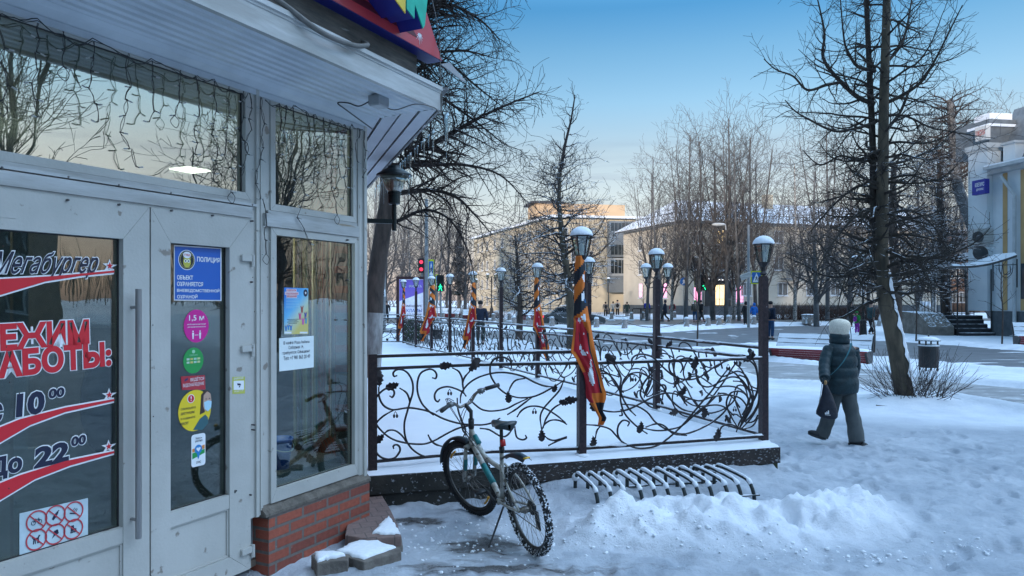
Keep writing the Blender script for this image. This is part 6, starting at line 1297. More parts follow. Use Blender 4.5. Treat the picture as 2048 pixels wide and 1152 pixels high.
m = MB(); m.ell(W(1716,889,9.42), (.075,.12,.045), 16, 8, Matrix.Rotation(R(60), 4, 'Z')); m.ell(W(1713,884,9.39), (.055,.06,.05), 12, 8); sh = m.build('shoe', SHO, wo, smooth=True); MB().ell(W(1716,894,9.42), (.078,.123,.016), 16, 6, Matrix.Rotation(R(60), 4, 'Z')).build('sole', SOL, sh, smooth=True)
m = MB(); c = W(1679.5,655,d0); rs = []
for z, r1 in ((-.11,.090),(-.095,.108),(-.055,.123),(-.02,.132),(.025,.136),(.058,.129),(.085,.108),(.102,.075),(.110,.035),(.112,.005)): rs.append((c+Vector((.004*math.sin(z*40), 0, z)), r1*.95, r1*.93, 0))
rings(m, rs, 32); n0 = len(m.v)
for i in range(n0):
    v = Vector(m.v[i]); k = .007*mnoise.noise(v*22)+.004*mnoise.noise(v*60); m.v[i] = tuple(v+(v-c).normalized()*k)
ht = m.build('hat', FUR, wo, smooth=True)
m = MB(); sp = [w_(1702,686,-.16), w_(1700,697,-.24), w_(1690,718,-.275), w_(1676,736,-.28), w_(1661,750,-.25)]
q = spline(sp, 8); m.add([x for p in q for x in (p+Vector((-.012,0,-.006)), p+Vector((.012,0,.006)))], [(2*i, 2*i+1, 2*i+3, 2*i+2) for i in range(len(q)-1)]); m.add([x+Vector((0,-.003,0)) for p in q for x in (p+Vector((-.012,0,-.006)), p+Vector((.012,0,.006)))], [(2*i, 2*i+2, 2*i+3, 2*i+1) for i in range(len(q)-1)]); m.build('strap', M('teal_strap', (.03,.16,.19)), wo)
bgn = thing('drawstring_bag', 'black drawstring bag with white triangular stripe logo hanging from the woman\'s hand', 'bag', W(1652,838,9.15))
BGM = M('black_nylon', (.008,.012,.026), (.004,.006,.014), scale=14, rough=.5, bump=1.2, bscale=14)
m = MB(); rows = [(764,1647,1652),(775,1645.5,1657),(790,1643,1664),(800,1640,1668),(812,1636,1672),(822,1632,1675),(828,1632,1676),(834,1640,1675),(838,1652,1671)]; rs = []
for y, l, r_ in rows: c = W((l+r_)/2, y, 9.15); rs.append((c, max(.01, (r_-l)/2/F*9.15), .02+.055*min(1, (y-760)/50)*(1 if y < 835 else .5), R(5)))
rings(m, rs, 24); m.build('bag_body', BGM, bgn, smooth=True); MB().tube([W(1645,757,9.16), W(1641,790,9.12), W(1638,805,9.10)], .004, 5).build('cord', CLOTH('cord', (.2,.18,.17)), bgn)
m = MB(); bc = W(1656,826,9.15-.088)
for k, (h, x) in enumerate(((.020,-.026),(.032,-.008),(.046,.010))): m.add([bc+Vector((x-.012,0,-.012)), bc+Vector((x+.004,0,-.014)), bc+Vector((x-.002+.004,0,h-.018)), bc+Vector((x-.010,0,h-.012))], [(0,1,2,3)])
m.add([bc+Vector((-.036,0,-.018)), bc+Vector((.030,0,-.024)), bc+Vector((.030,0,-.030)), bc+Vector((-.036,0,-.024))], [(0,1,2,3)]); m.build('logo', pW, bgn)
tag(MB().ell(W(1651,765,9.12), (.018,.016,.03), 10, 8).build('keepsake', M('tan_toy', (.45,.25,.10)), None, smooth=True), 'small tan trinket dangling at the neck of the black bag', 'trinket')

# ------------------------------------------------------------------ street things
GAL = M('galvanised_pole', (.30,.31,.32), (.22,.23,.24), scale=10, rough=.5, metal=.4); BLKP = M('black_paint', (.02,.023,.026), (.012,.013,.015), rough=.4, metal=.2, snow=.15)
def street_lamp(px, py, H, label, arms=3, s=1.0, p=None, base=True):
    P = p or G(px, py); t = thing('street_lamp', label, 'street lamp', P, group='ornate black street lamps')
    m = MB(); m.lathe([(.20*s,0),(.20*s,.06),(.15*s,.10),(.12*s,.55*s),(.14*s,.58*s),(.13*s,.66*s),(.075*s,.72*s),(.07*s,.85*s),(.05*s,.90*s),(.042*s,H-.75*s),(.06*s,H-.72*s),(.03*s,H-.55*s),(.03*s,H-.42*s)], P, 12); m.build('pole', BLKP, t, smooth=False)
    al = [(0, H-.42*s, 0)] if arms == 1 else [((-.30*s)*k, H-.62*s, 0) for k in (-1, 1)]+([(0, H-.42*s, 0)] if arms == 3 else [])
    for (dx, z, dy) in al:
        if dx: MB().tube(spline([P+Vector((0,0,H-.80*s)), P+Vector((dx*.6,0,H-.88*s)), P+Vector((dx,0,H-.80*s)), P+Vector((dx,0,z+.03))], 5), .014*s, 6).build('arm', BLKP, t)
        a, g, b, sn = lantern(P+Vector((dx,dy,0)), z, 1.45*s); ln = a.build('lantern', BLKP, t); g.build('lantern_glass', LGL, ln); sn.build('snow_cap', SNOW, t, smooth=True)
    return t
street_lamp(1314, 716, 3.25, 'ornate lamp with side lanterns standing right behind the second terrace post', 3, 1.15)
street_lamp(1726, 675, 4.3, 'lamp on fluted dark base among the branches beside the child in green', 3, 1.25)
street_lamp(983, 623, 5.0, 'twin-lantern lamp far off before the left beige house', 2, 1.4, p=G(983,634.5))
street_lamp(1217, 612, 4.4, 'thin single lamp left of the beige wall corner', 1, 1.3, p=G(1217,633)); street_lamp(897, 658, 1.3, 'short dark post with a finial right of the green pedestrian light', 1, .5)
street_lamp(952, 634, 4.2, 'far lamp behind the standing man, left of the left beige house', 1, 1.3)
def pole(px, py, H, r, name, label, cat='pole', mat=GAL): P = G(px, py); return tag(MB().lathe([(r,0),(r*.8,H)], P, 12).build(name, mat, None, smooth=False), label, cat), P
pole(853, 690, 6.0, .085, 'utility_pole', 'tall grey pole right of the billboard carrying the crossing sign'); pole(768, 664, 6.8, .11, 'utility_pole', 'grey concrete pole left of the billboard beside the café tree'); pole(1497, 655, 6.9, .10, 'utility_pole', 'tall pale pole behind the corner lantern post with a floodlight')
pole(1453, 640, 10.5, .12, 'utility_pole', 'slim tall pole among the bare trees with an arm lamp')
def sign(px0, py0, px1, py1, d, face, mat, name, label, cat='road sign', inner=None, rot=0, pole_to=None):
    c = W((px0+px1)/2, (py0+py1)/2, d); wd = (px1-px0)/F*d; ht = (py1-py0)/F*d; t = thing(name, label, cat, c, rot)
    m = MB(); rt = Matrix.Rotation(rot, 4, 'Z'); m.box(c, (wd,.03,ht), rt); m.build('panel', mat, t)
    if inner: inner(t, c, wd, ht, rt)
    if pole_to: m = MB(); m.lathe([(.035,0),(.035,c.z+ht/2)], Vector((c.x, c.y+.06, 0)), 8); m.build('pole', GAL, t)
    return t
def walkman(m, c, s, rt, o=-.02):
    pr2 = lambda q: m.prism([(x*s, z*s) for x, z in q], lambda x, z, t_: c+rt @ Vector((x, t_, z)), o, o-.004)
    pr2([(-.05,.30),(.05,.30),(.05,.40),(-.05,.40)]); pr2([(-.09,.0),(.07,-.02),(.10,.26),(-.06,.26)]); pr2([(-.06,.0),(.04,.0),(-.16,-.42),(-.26,-.40)]); pr2([(-.02,.0),(.08,.0),(.24,-.40),(.14,-.43)]); pr2([(.06,.22),(.26,.02),(.21,-.02),(.05,.14)]); pr2([(-.04,.22),(-.24,.06),(-.20,.01),(-.03,.12)])
LEMON = M('fluorescent_yellow', (.55,.62,.02)); SBL2 = M('sign_blue_face', (.02,.14,.45)); EMR = M('signal_red', (.5,0,.03), emit=((1,.05,.10), .7)); EMG = M('signal_green', (0,.5,.2), emit=((.02,1,.45), .8))
def crossing(t, c, wd, ht, rt):
    m = MB(); m.box(c+rt @ Vector((0,-.018,0)), (wd*.78,.006,ht*.80), rt); m.build('blue_field', SBL2, t)
    m = MB(); m.prism([(-wd*.32,-ht*.34),(wd*.32,-ht*.34),(0,ht*.36)], lambda x, z, q: c+rt @ Vector((x, q, z)), -.022, -.026); m.build('white_triangle', pW, t); m = MB(); walkman(m, c+Vector((0,0,-ht*.06)), ht*.42, rt, -.027); m.build('pictogram', pK, t)
sign(856, 519, 868, 556, 44, None, LEMON, 'crossing_sign', 'yellow-edged pedestrian crossing sign on the tall pole right of the billboard', inner=crossing, rot=R(25)); sign(871, 549, 877, 573, 52, None, LEMON, 'crossing_sign', 'small yellow-edged crossing sign left of the green pedestrian light', inner=crossing, rot=R(40), pole_to=1)
sign(1502, 542, 1524, 568, 45, None, LEMON, 'crossing_sign', 'yellow-edged crossing sign half hidden by the corner lantern post', inner=crossing, rot=R(-20)); sign(1388, 557, 1394, 575, 70, None, LEMON, 'crossing_sign', 'yellow-edged crossing sign left of the red signal by the shop', inner=crossing)
P = W(1368,563,66); t = thing('footpath_sign', 'round blue pedestrian sign on a thin pole before the beige house', 'road sign', P); MB().lathe([(.36,-.015),(.36,.015)], P, 28, (0,-1,0)).build('disc', SBL2, t); m = MB(); walkman(m, P, .62, Matrix.Identity(4), -.018); m.build('pictogram', pW, t); MB().lathe([(.04,0),(.04,P.z)], Vector((P.x,P.y+.05,0)), 8).build('pole', GAL, t)
def tlight(px, py0, py1, d, red, label, polebase=True):
    c = W(px, (py0+py1)/2, d); h = (py1-py0)/F*d; t = thing('traffic_light', label, 'traffic light', c, group='pedestrian and road signals'); w0 = h*.42
    MB().box(c, (w0, .22, h)).build('housing', BLKP, t)
    for k, z in ((1, h*.25), (0, -h*.25)):
        if red: MB().lathe([(w0*.30,0),(w0*.30,.02)], c+Vector((0,-.115,z)), 16, (0,-1,0)).build('lit_lens', EMR, t)
        elif k == 0: m = MB(); walkman(m, c+Vector((0,-.10,z)), h*.5, Matrix.Identity(4), -.02); m.build('lit_lens', EMG, t); MB().box(c+Vector((0,-.111,z)), (w0*.9,.004,h*.42)).build('lens', M('dark_lens', (.01,.05,.03)), t)
        else: MB().lathe([(w0*.40,0),(w0*.40,.02)], c+Vector((0,-.115,z)), 16, (0,-1,0)).build('lens', M('dark_lens', (0,0,0)), t)
    MB().lathe([(.06,0),(.05,c.z)], Vector((c.x, c.y+.18, 0)), 8).build('pole', GAL, t); return t
tlight(843, 517, 546, 44, True, 'signal showing two red lights above the billboard'); tlight(881, 550, 583, 46, False, 'signal with a green walking figure right of the billboard'); tlight(1398, 549, 568, 68, True, 'red signal pair in front of the beige house shop'); tlight(1407.5, 550, 581, 69, False, 'green pedestrian signal beside the red one at the shop')
sign(762, 579, 771, 593, 36, None, pW, 'small_sign', 'small white square sign with a dark mark on the grey pole left of the billboard', inner=lambda t, c, w0, h0, rt: (lambda m: (walkman(m, c, h0*.8, rt), m.build('pictogram', pK, t)))(MB()))
t = thing('floodlight', 'white box floodlight on the tall pale pole beside the corner post', 'floodlight', W(1490,553,44)); m = MB(); m.box(W(1492,552,44), (.62,.25,.30), Matrix.Rotation(R(-22), 4, 'Y')); m.build('housing', GALV, t); MB().tube([W(1500,546,44.2), W(1497,556,44.3)], .03, 6).build('bracket', GAL, t)
t = thing('arm_lamp', 'cobra-head lamp with snow on a curved arm above the beige house', 'street lamp', W(1440,449,60)); m = MB(); m.ell(W(1437,449,60), (.55,.18,.14), 12, 8); m.build('lamp_head', GALV, t, smooth=True); MB().tube(spline([W(1452,460,60), W(1450,449,60), W(1443,447.5,60)], 5), .05, 6).build('arm', GAL, t)
# billboard
BD = 32.0; bl = thing('billboard', 'backlit poster stand in purple and white behind the far terrace corner', 'billboard', G(824,685)); c0 = W(796,556,BD); c1 = W(850,690,BD)
m = MB(); x0, x1, z1, z0 = c0.x, c1.x, c0.z, .0
m.box(((x0+x1)/2, BD, z1), (x1-x0+.12,.22,.12)); m.box((x0, BD, z1/2), (.12,.2,z1)); m.box((x1, BD, z1/2), (.12,.2,z1)); zb = W(0,641,BD).z; m.box(((x0+x1)/2, BD, zb-.06), (x1-x0,.2,.12)); m.build('frame', M('maroon_frame', (.06,.02,.02)), bl)
MB().box(((x0+x1)/2, BD-.02, (z1+zb)/2), (x1-x0-.12,.06,z1-zb-.1)).build('panel', M('poster_white', (.62,.70,.85), emit=((.65,.75,1), .18)), bl)
yb = BD-.055; m = MB(); m.prism([(x0+.07,z1-.08),(x1-.07,z1-.08),(x1-.07,z1-.62),(x0+.07,z1-1.0)], lambda x, z, t_: Vector((x, t_, z)), yb, yb-.004); m.build('purple_field', M('poster_purple', (.13,.10,.48), (.20,.14,.50), scale=2, emit=((.18,.12,.7), .12)), bl)
bm_ = Matrix.Translation((0, yb-.006, 0)) @ Matrix.Rotation(R(90), 4, 'X')
for s_, a, b_, y0, y1, mt in (('ФИЕСТА',.45,.98,.30,.42,pW),('РАЗМЕЩЕНИЕ',.14,.98,1.16,1.27,pDB),('РЕКЛАМЫ',.14,.98,1.33,1.48,pB),('НА РОЛЛЕРЕ',.14,.98,1.54,1.66,pDB),('8 921-942-10-10',.14,.98,1.72,1.80,pDB)): wd = x1-x0-.14; text(s_, bm_, x0+.07+wd*(a-.05), x0+.07+wd*(b_-.04), z1-y1, z1-y0, mt, bl, off=.015)
m = MB()
for i in range(2):
    for j in range(2): m.box((x0+.22+i*.10, yb-.006, z1-.28-j*.10), (.075,.004,.075))
m.build('logo', pW, bl)
# bollards and chains
BOL = M('bollard_concrete', (.36,.32,.30), (.25,.22,.20), scale=8, rough=.9, bump=.5, snow=.25, wear=((.7,.73,.78), .57, 5)); CHN = M('chain', (.10,.09,.085), rough=.6, metal=.5, snow=.35)
bo_l = {}
def bollard(px, py, lab, H=.72):
    P = G(px, py); t = thing('bollard', lab, 'bollard', P, group='tapered concrete bollards with chains'); MB().lathe([(.20,0),(.19,.1),(.155,H*.85),(.13,H*.97),(.05,H)], P, 14).build('post', BOL, t, smooth=True); MB().lathe([(.155,H*.9),(.15,H),(.09,H+.05),(.0,H+.06)], P, 14).build('snow_cap', SNOW, t, smooth=True); MB().lathe([(.40,0),(.28,.06),(.17,.12)], P, 12).build('snow_foot', SNOW, t, smooth=True); return P
bs = {}
BL = [('a',886,641,'leftmost chained bollard, right of the green signal'),('b',914,643,'bollard just left of the standing man'),('c',987,645,'bollard right of the standing man'),('d',1019,643,'bollard left of the thin dark pollarded tree'),('e',1028,654,'wide snowy bollard left of the grey car'),('f',1057,655,'bollard between slim striped flag and thin tree'),('g',1104,656,'bollard in front of the grey car\'s rear wheel'),('h',1193,658,'bollard right of the big flag, at the car\'s nose'),('i',1249,660,'nearest bollard at the middle of the long chain'),('j',1373,658,'bollard at the right end of the long chain'),('k',1416,655,'bollard left of the shop door line'),('l',1438,655,'bollard in the short pair before the lit door'),('m',1457,651,'last bollard of the short pair by the cross-braced fence'),('n',1223,641,'far bollard behind the long chain, near the cream jackets'),('o',1263,641,'far bollard left of the royal blue jacket'),('p',1286,640,'far bollard touching the royal blue jacket\'s leg'),('q',1349,638,'far bollard right of the red jacket'),('r',1508,652,'bollard hidden low beside the corner lantern post')]
for k, x, y, l_ in BL: bs[k] = bollard(x, y, l_)
for a, b_, l_ in (('c','b','chain hanging at the standing man'),('c','d','chain right of the standing man'),('g','h','chain passing in front of the grey car'),('h','i','snowy chain between the car nose and the nearest bollard'),('i','j','longest snowy chain, crossing behind the second terrace post'),('j','k','short chain right of the longest one'),('k','l','very short chain before the lit shop door'),('l','m','last short chain at the cross-braced fence'),('n','o','far chain behind the longest one')):
    A_, B_ = bs[a]+Vector((0,0,.52)), bs[b_]+Vector((0,0,.52)); L_ = (B_-A_).length; n = max(10, int(L_/.11)); m = MB()
    for i in range(n):
        t_ = (i+.5)/n; p = A_.lerp(B_, t_)-Vector((0,0,.38*4*t_*(1-t_)*min(1, L_/4))); m.ell(p, (L_/n*.58,.028,.032), 6, 4, Matrix.Rotation(math.atan2((B_-A_).y, (B_-A_).x), 4, 'Z'))
    tag(m.build('chain', CHN), l_, 'chain', 'chains between the bollards')
# grey car behind the bollards
cr = thing('parked_car', 'dark grey saloon car behind the bollards, half hidden by the pollarded tree', 'car', G(1147,655)); cy = G(1147,655).y; cxx = G(1147,655).x
CP = M('car_paint', (.055,.06,.06), (.045,.05,.05), rough=.3, metal=.4, coat=.6, snow=.1); cg = M('car_glass', (.015,.02,.025), rough=.1)
body = [(-2.15,.30),(-2.2,.55),(-2.12,.82),(-1.75,.90),(-1.1,.95),(1.0,.93),(1.75,.80),(2.12,.66),(2.18,.42),(2.1,.26),(1.75,.24),(1.6,.52),(1.2,.55),(1.0,.24),(-.95,.24),(-1.1,.55),(-1.55,.55),(-1.7,.26)]
def carb(nm, q, y0, y1, mt, par=cr, bev=.05):
    m = MB(); m.prism(q, lambda x, z, t_: Vector((cxx+x, cy+t_, z)), y0, y1); o = m.build(nm, mt, par, fix=True); b = o.modifiers.new('b', 'BEVEL'); b.width = bev; b.segments = 3; return o
bd = carb('body', body, -.05, 1.65, CP, bev=.06); cab = [(-1.65,.88),(-1.05,1.38),(-.2,1.46),(.35,1.42),(1.15,.92)]; carb('roof', cab, .05, 1.55, CP, bev=.10)
wn = [(-1.40,.93),(-1.0,1.30),(-.48,1.35),(-.48,.93)]; carb('window', wn, .035, .049, cg, bev=.002); carb('window', [(-.42,.93),(-.42,1.35),(.28,1.34),(.88,.95)], .035, .049, cg, bev=.002)
for x in (-1.33, 1.38):
    wh = MB().lathe([(.32,-.10),(.33,.0),(.30,.10)], (cxx+x, cy+.05, .32), 24, (0,1,0)).build('wheel', TYR, cr); m = MB(); m.lathe([(.20,-.01),(.20,.0)], (cxx+x, cy-.06, .32), 20, (0,1,0))
    for k in range(8): a = math.pi*k/4; m.bar((cxx+x, cy-.08, .32), (cxx+x+.19*math.cos(a), cy-.08, .32+.19*math.sin(a)), .035, .02)
    m.build('rim', CHR, wh)
MB().box((cxx-2.08, cy+.12, .74), (.16,.36,.14)).build('tail_light', EMR, cr); MB().box((cxx+2.1, cy+.12, .60), (.16,.3,.10)).build('headlight', M('headlamp', (.4,.42,.45), rough=.2), cr)
m = MB(); m.grid(lambda u, v: Vector((cxx-1.0+1.3*u, cy+.15+1.3*v, 1.47+.04*math.sin(math.pi*u)*math.sin(math.pi*v)+.0)), 10, 8); m.build('roof_snow', SNOW, cr, smooth=True)
# benches
RW_ = M('maroon_slat', (.30,.025,.035), (.18,.018,.025), scale=8, rough=.55, stretch=(1,6,6)); RDK = M('dark_slat', (.05,.035,.032), rough=.6, snow=.1)
def bench(A, B, label, H=.92):
    A = Vector(A); B = Vector(B); u = (B-A).normalized(); v = Vector((-u.y, u.x, 0)); L_ = (B-A).length; t = thing('park_bench', label, 'bench', (A+B)/2, math.atan2(u.y, u.x), group='maroon slatted park benches')
    P = lambda a, b, z: A+u*a+v*b+Vector((0,0,z))
    for k in range(5): z = .10+k*.082; o = -.02-.045*k; m = MB(); m.bar(P(.0,.10+o,z), P(L_,.10+o,z), .022, .074); m.build('slat', RW_, t)
    m = MB()
    for k in range(5): m.bar(P(.02,.02+.11*k,.425), P(L_-.02,.02+.11*k,.425), .085, .03)
    m.build('seat', RW_, t); m = MB()
    for k in range(5): m.bar(P(.05,.58+.035*k,.50+.085*k), P(L_-.05,.58+.035*k,.50+.085*k), .025, .07)
    m.build('backrest', RW_, t)
    for a in (0, L_-.06):
        m = MB(); m.prism([(.12,0),(.55,0),(.62,.42),(.80,.95),(.76,.97),(.55,.46),(-.10,.45),(-.14,.36)], lambda y, z, q: P(a+q, y, z), 0, .06); m.build('leg', M('cast_frame', (.03,.032,.035), rough=.5), t, fix=True)
    m = MB(); n = 60; vs = []
    for i in range(n+1):
        for j in range(7): a = L_*i/n; b = -.08+.62*j/6; e = min(1, j/1.2, (6-j)/1.5+.3)*min(1, i/2+.3, (n-i)/2+.3); vs.append(P(a, b, .44+.10*e*(.8+.4*mnoise.noise(Vector((a*2, b*4, 1))))))
    m.add(vs, [(i*7+j, (i+1)*7+j, (i+1)*7+j+1, i*7+j+1) for i in range(n) for j in range(6)]); vs = []
    for i in range(n+1):
        for j in range(6): a = .03+(L_-.06)*i/n; q = j/5; b = .53+.22*q; e = (.3 if j in (0,5) else 1); vs.append(P(a, b-.05*e*(.9+.5*mnoise.noise(Vector((a*2.5, q*4, 5)))), .50+.44*q+(.03 if j == 5 else 0)))
    m.add(vs, [(i*6+j, (i+1)*6+j, (i+1)*6+j+1, i*6+j+1) for i in range(n) for j in range(5)]); m.build('snow_cover', SNOW, t, smooth=True)
    for q in (.35, .72): m = MB(); m.bar(P(.05,.505+.20*q,.485+.44*q), P(L_-.05,.505+.20*q,.485+.44*q), .05, .022); m.build('slat', RDK, t)
    return t
b0 = G(1540,721); b1 = G(1736,731); bn_ = bench((b0.x,b0.y,0), (b1.x,b1.y,0), 'long maroon slatted bench under thick snow behind the walking woman'); bn_.scale = (1,1,.84)
b0 = G(2036,696); bench((b0.x,b0.y,0), (b0.x+2.5,b0.y-.8,0), 'maroon bench cut by the right edge of the picture')
for x, y, l_ in ((868,627,'first far bench by the side road'),(884,628,'second far bench by the side road'),(925,632,'red bench behind the standing man'),(1033,633,'far bench before the left beige house')): q = G(x, y+8); bench((q.x,q.y,0),(q.x+1.9,q.y+.1,0), l_)
# litter bins
def bin_(px, py, H, r, label, mat, cap=True):
    P = G(px, py); t = thing('litter_bin', label, 'litter bin', P); m = MB(); m.lathe([(r*.95,.12),(r*.98,.14),(r,H*.68),(r*1.04,H*.70),(r*1.04,H*.73),(r*.96,H*.73)], P, 20); m.build('bin_body', mat, t)
    m = MB()
    for k in range(4): a = R(45+90*k); m.bar(P+Vector((r*.9*math.cos(a), r*.9*math.sin(a), 0 if k % 2 else .0)), P+Vector((r*.9*math.cos(a), r*.9*math.sin(a), H*.88)), .03, .03)
    m.build('frame', BLKP, t); MB().lathe([(r*1.18,H*.87),(r*1.15,H*.89),(r*.6,H*.96),(.02,H*.98),(.02,H*1.03),(.0,H*1.04)], P, 24).build('lid', BLKP, t)
    MB().lathe([(r*1.16,H*.885),(r*1.10,H*.92),(r*.7,H*.975),(r*.2,H*.99)], P, 20).build('snow_cap', SNOW, t, smooth=True); MB().lathe([(r*1.06,H*.73),(r*1.08,H*.745),(r*.9,H*.77)], P, 20).build('rim_snow', SNOW, t, smooth=True); return t
bin_(1857, 744, .92, .235, 'dark round litter bin with snowy lid behind the shrub', M('bin_black', (.022,.024,.026), rough=.45, metal=.2)); bin_(1617, 651, .85, .45, 'pale concrete litter bin with a dark lid by the cross-braced fence', BOL)
bin_(872, 683, .75, .30, 'dark box bin behind the terrace railing near the red flag', M('bin_black', (0,0,0)))
# shrub in box planter behind the railing and hoops
def tuft(name, label, cat, c, rx, ry, rz, n, mat, leaf=.05, seed=0):
    rg = random.Random(seed); m = MB()
    for i in range(n):
        a = rg.uniform(0, 2*math.pi); b = math.acos(rg.uniform(-1, 1)); k = rg.random()**.33; p = c+Vector((rx*k*math.sin(b)*math.cos(a), ry*k*math.sin(b)*math.sin(a), rz*k*math.cos(b)))
        u = Vector((rg.uniform(-1,1), rg.uniform(-1,1), rg.uniform(-1,1))).normalized()*leaf; v = u.cross(Vector((rg.uniform(-1,1), rg.uniform(-1,1), rg.uniform(-1,1)))).normalized()*leaf*.5; m.add([p-u, p+v, p+u, p-v], [(0,1,2,3)])
    return m.build(name, mat)
HG = M('evergreen_leaf', (.05,.09,.035), (.02,.045,.015), scale=3, rough=.7, snow=.12); q = G(825, 694); t = thing('evergreen_shrub', 'dark evergreen shrub behind the far terrace corner under the billboard', 'shrub', q); o = tuft('foliage', '', '', q+Vector((0,0,.55)), .36, .36, .55, 1800, HG, .06, 3); o.parent = t; o.location -= t.location
MB().lathe([(.30,0),(.34,.22)], q, 12).build('planter', BOL, t)
# cross-braced pedestrian fence
def xfence(A, B, label, n):
    A = Vector(A); B = Vector(B); t = thing('pedestrian_fence', label, 'fence', (A+B)/2, group='cross-braced metal street fences'); m = MB()
    for i in range(n+1): p = A.lerp(B, i/n); MB().box(p+Vector((0,0,.55)), (.10,.10,1.1)).build('post', GAL, t)
    for i in range(n):
        a = A.lerp(B, i/n); b = A.lerp(B, (i+1)/n); Z = lambda z: Vector((0,0,z)); m.bar(a+Z(1.02), b+Z(1.02), .05, .05); m.bar(a+Z(.22), b+Z(.22), .04, .04); c_ = (a+b)/2
        for (p, q) in ((a, c_), (c_, b)): m.bar(p+Z(1.0), q+Z(.24), .03, .03); m.bar(p+Z(.24), q+Z(1.0), .03, .03)
        for f_ in (.25, .75): m.bar(a.lerp(b, f_)+Z(.24), a.lerp(b, f_)+Z(.6), .02, .02) if False else None
    m.build('braces', GAL, t)
a = G(1425,640); b_ = G(1600,638.5); xfence(a, b_, 'cross-braced metal fence along the street before the beige house', 5); a = G(1602,638.5); b_ = G(1760,639); xfence(a, b_, 'cross-braced fence continuing behind the branchy tree', 4)
for k, (x0, x1) in enumerate(((1267,1271),(1283,1287),(1299,1304))): 
    a = G(x0-2, 640.5); m = MB(); m.tube(spline([a, a+Vector((0,0,.95)), a+Vector((.15,0,1.05)), a+Vector((.75,0,1.05)), a+Vector((.85,0,.95)), a+Vector((.85,0,0))], 3), .05, 6); tag(m.build('cycle_hoop', BLKP), ['dark cycle hoop left of the royal blue jacket','dark cycle hoop behind the royal blue jacket','dark cycle hoop beside the three-lantern lamp'][k], 'cycle stand', 'dark hoops before the beige wall')
# snowy blocks and pyramids right of the lean tree
for k, (x, y, w0, h0, l_) in enumerate(((1850,657,1.0,1.75,'tall snow-plastered pyramid block left of the entrance steps'),(1768,655,.8,1.0,'snowy block just left of the leaning trunk'),(1805,657,1.1,.55,'low pale concrete block right of the leaning trunk'),(1826,654,.6,.4,'small snowy block between the pyramid and the low block'),(1883,656,.8,.45,'low snowy block right of the dark trunk near the steps'))):
    P = G(x, y); m = MB(); tp = .45 if h0 > .8 else .85; m.add([P+Vector((sx*w0/2*s_, sy*w0/2*s_, z)) for s_, z in ((1, 0), (tp, h0)) for sx, sy in ((-1,-1),(1,-1),(1,1),(-1,1))], [(3,2,1,0),(4,5,6,7),(0,1,5,4),(1,2,6,5),(2,3,7,6),(3,0,4,7)]); o = m.build('concrete_block', M('snowy_concrete', (.50,.50,.48), (.30,.30,.29), scale=1.2, rough=.9, snow=.5, wear=((.75,.78,.84), .47, 1.2))); o.modifiers.new('b', 'BEVEL').width = .04; tag(o, l_, 'concrete block')
# ------------------------------------------------------------------ buildings
BEI = M('beige_render', (.52,.46,.375), (.45,.395,.32), scale=.6, rough=.9, bump=.4, bscale=12, detail=6); BEI2 = M('yellow_render', (.50,.43,.32), (.43,.37,.28), scale=.5, rough=.9, detail=6); PLN = M('grey_plinth', (.085,.10,.11), (.06,.07,.08), scale=2, rough=.8)
ORN = M('sunlit_orange_render', (.52,.36,.22), (.45,.31,.19), scale=.5, rough=.9); WGL = M('window_pane', (.05,.065,.075), (.02,.025,.03), scale=.8, rough=.12); WFR = M('window_frame', (.55,.56,.57), rough=.6); RSN = M('roof_snow', (.80,.83,.88), (.62,.66,.74), scale=.5, rough=.8); PNK = M('pink_lit', (.8,.3,.45), emit=((1,.36,.58), .75)); LIT = M('lit_room', (.8,.6,.3), (.5,.3,.1), scale=1.4, emit=((1,.72,.34), .95)); CURT = M('curtained_pane', (.20,.19,.17), (.06,.065,.07), scale=2.5, rough=.25, stretch=(4,4,.4)); GRYP = M('bay_panel', (.16,.18,.20), (.12,.14,.16), rough=.6); DKD = M('dark_door', (.03,.04,.045), rough=.4)
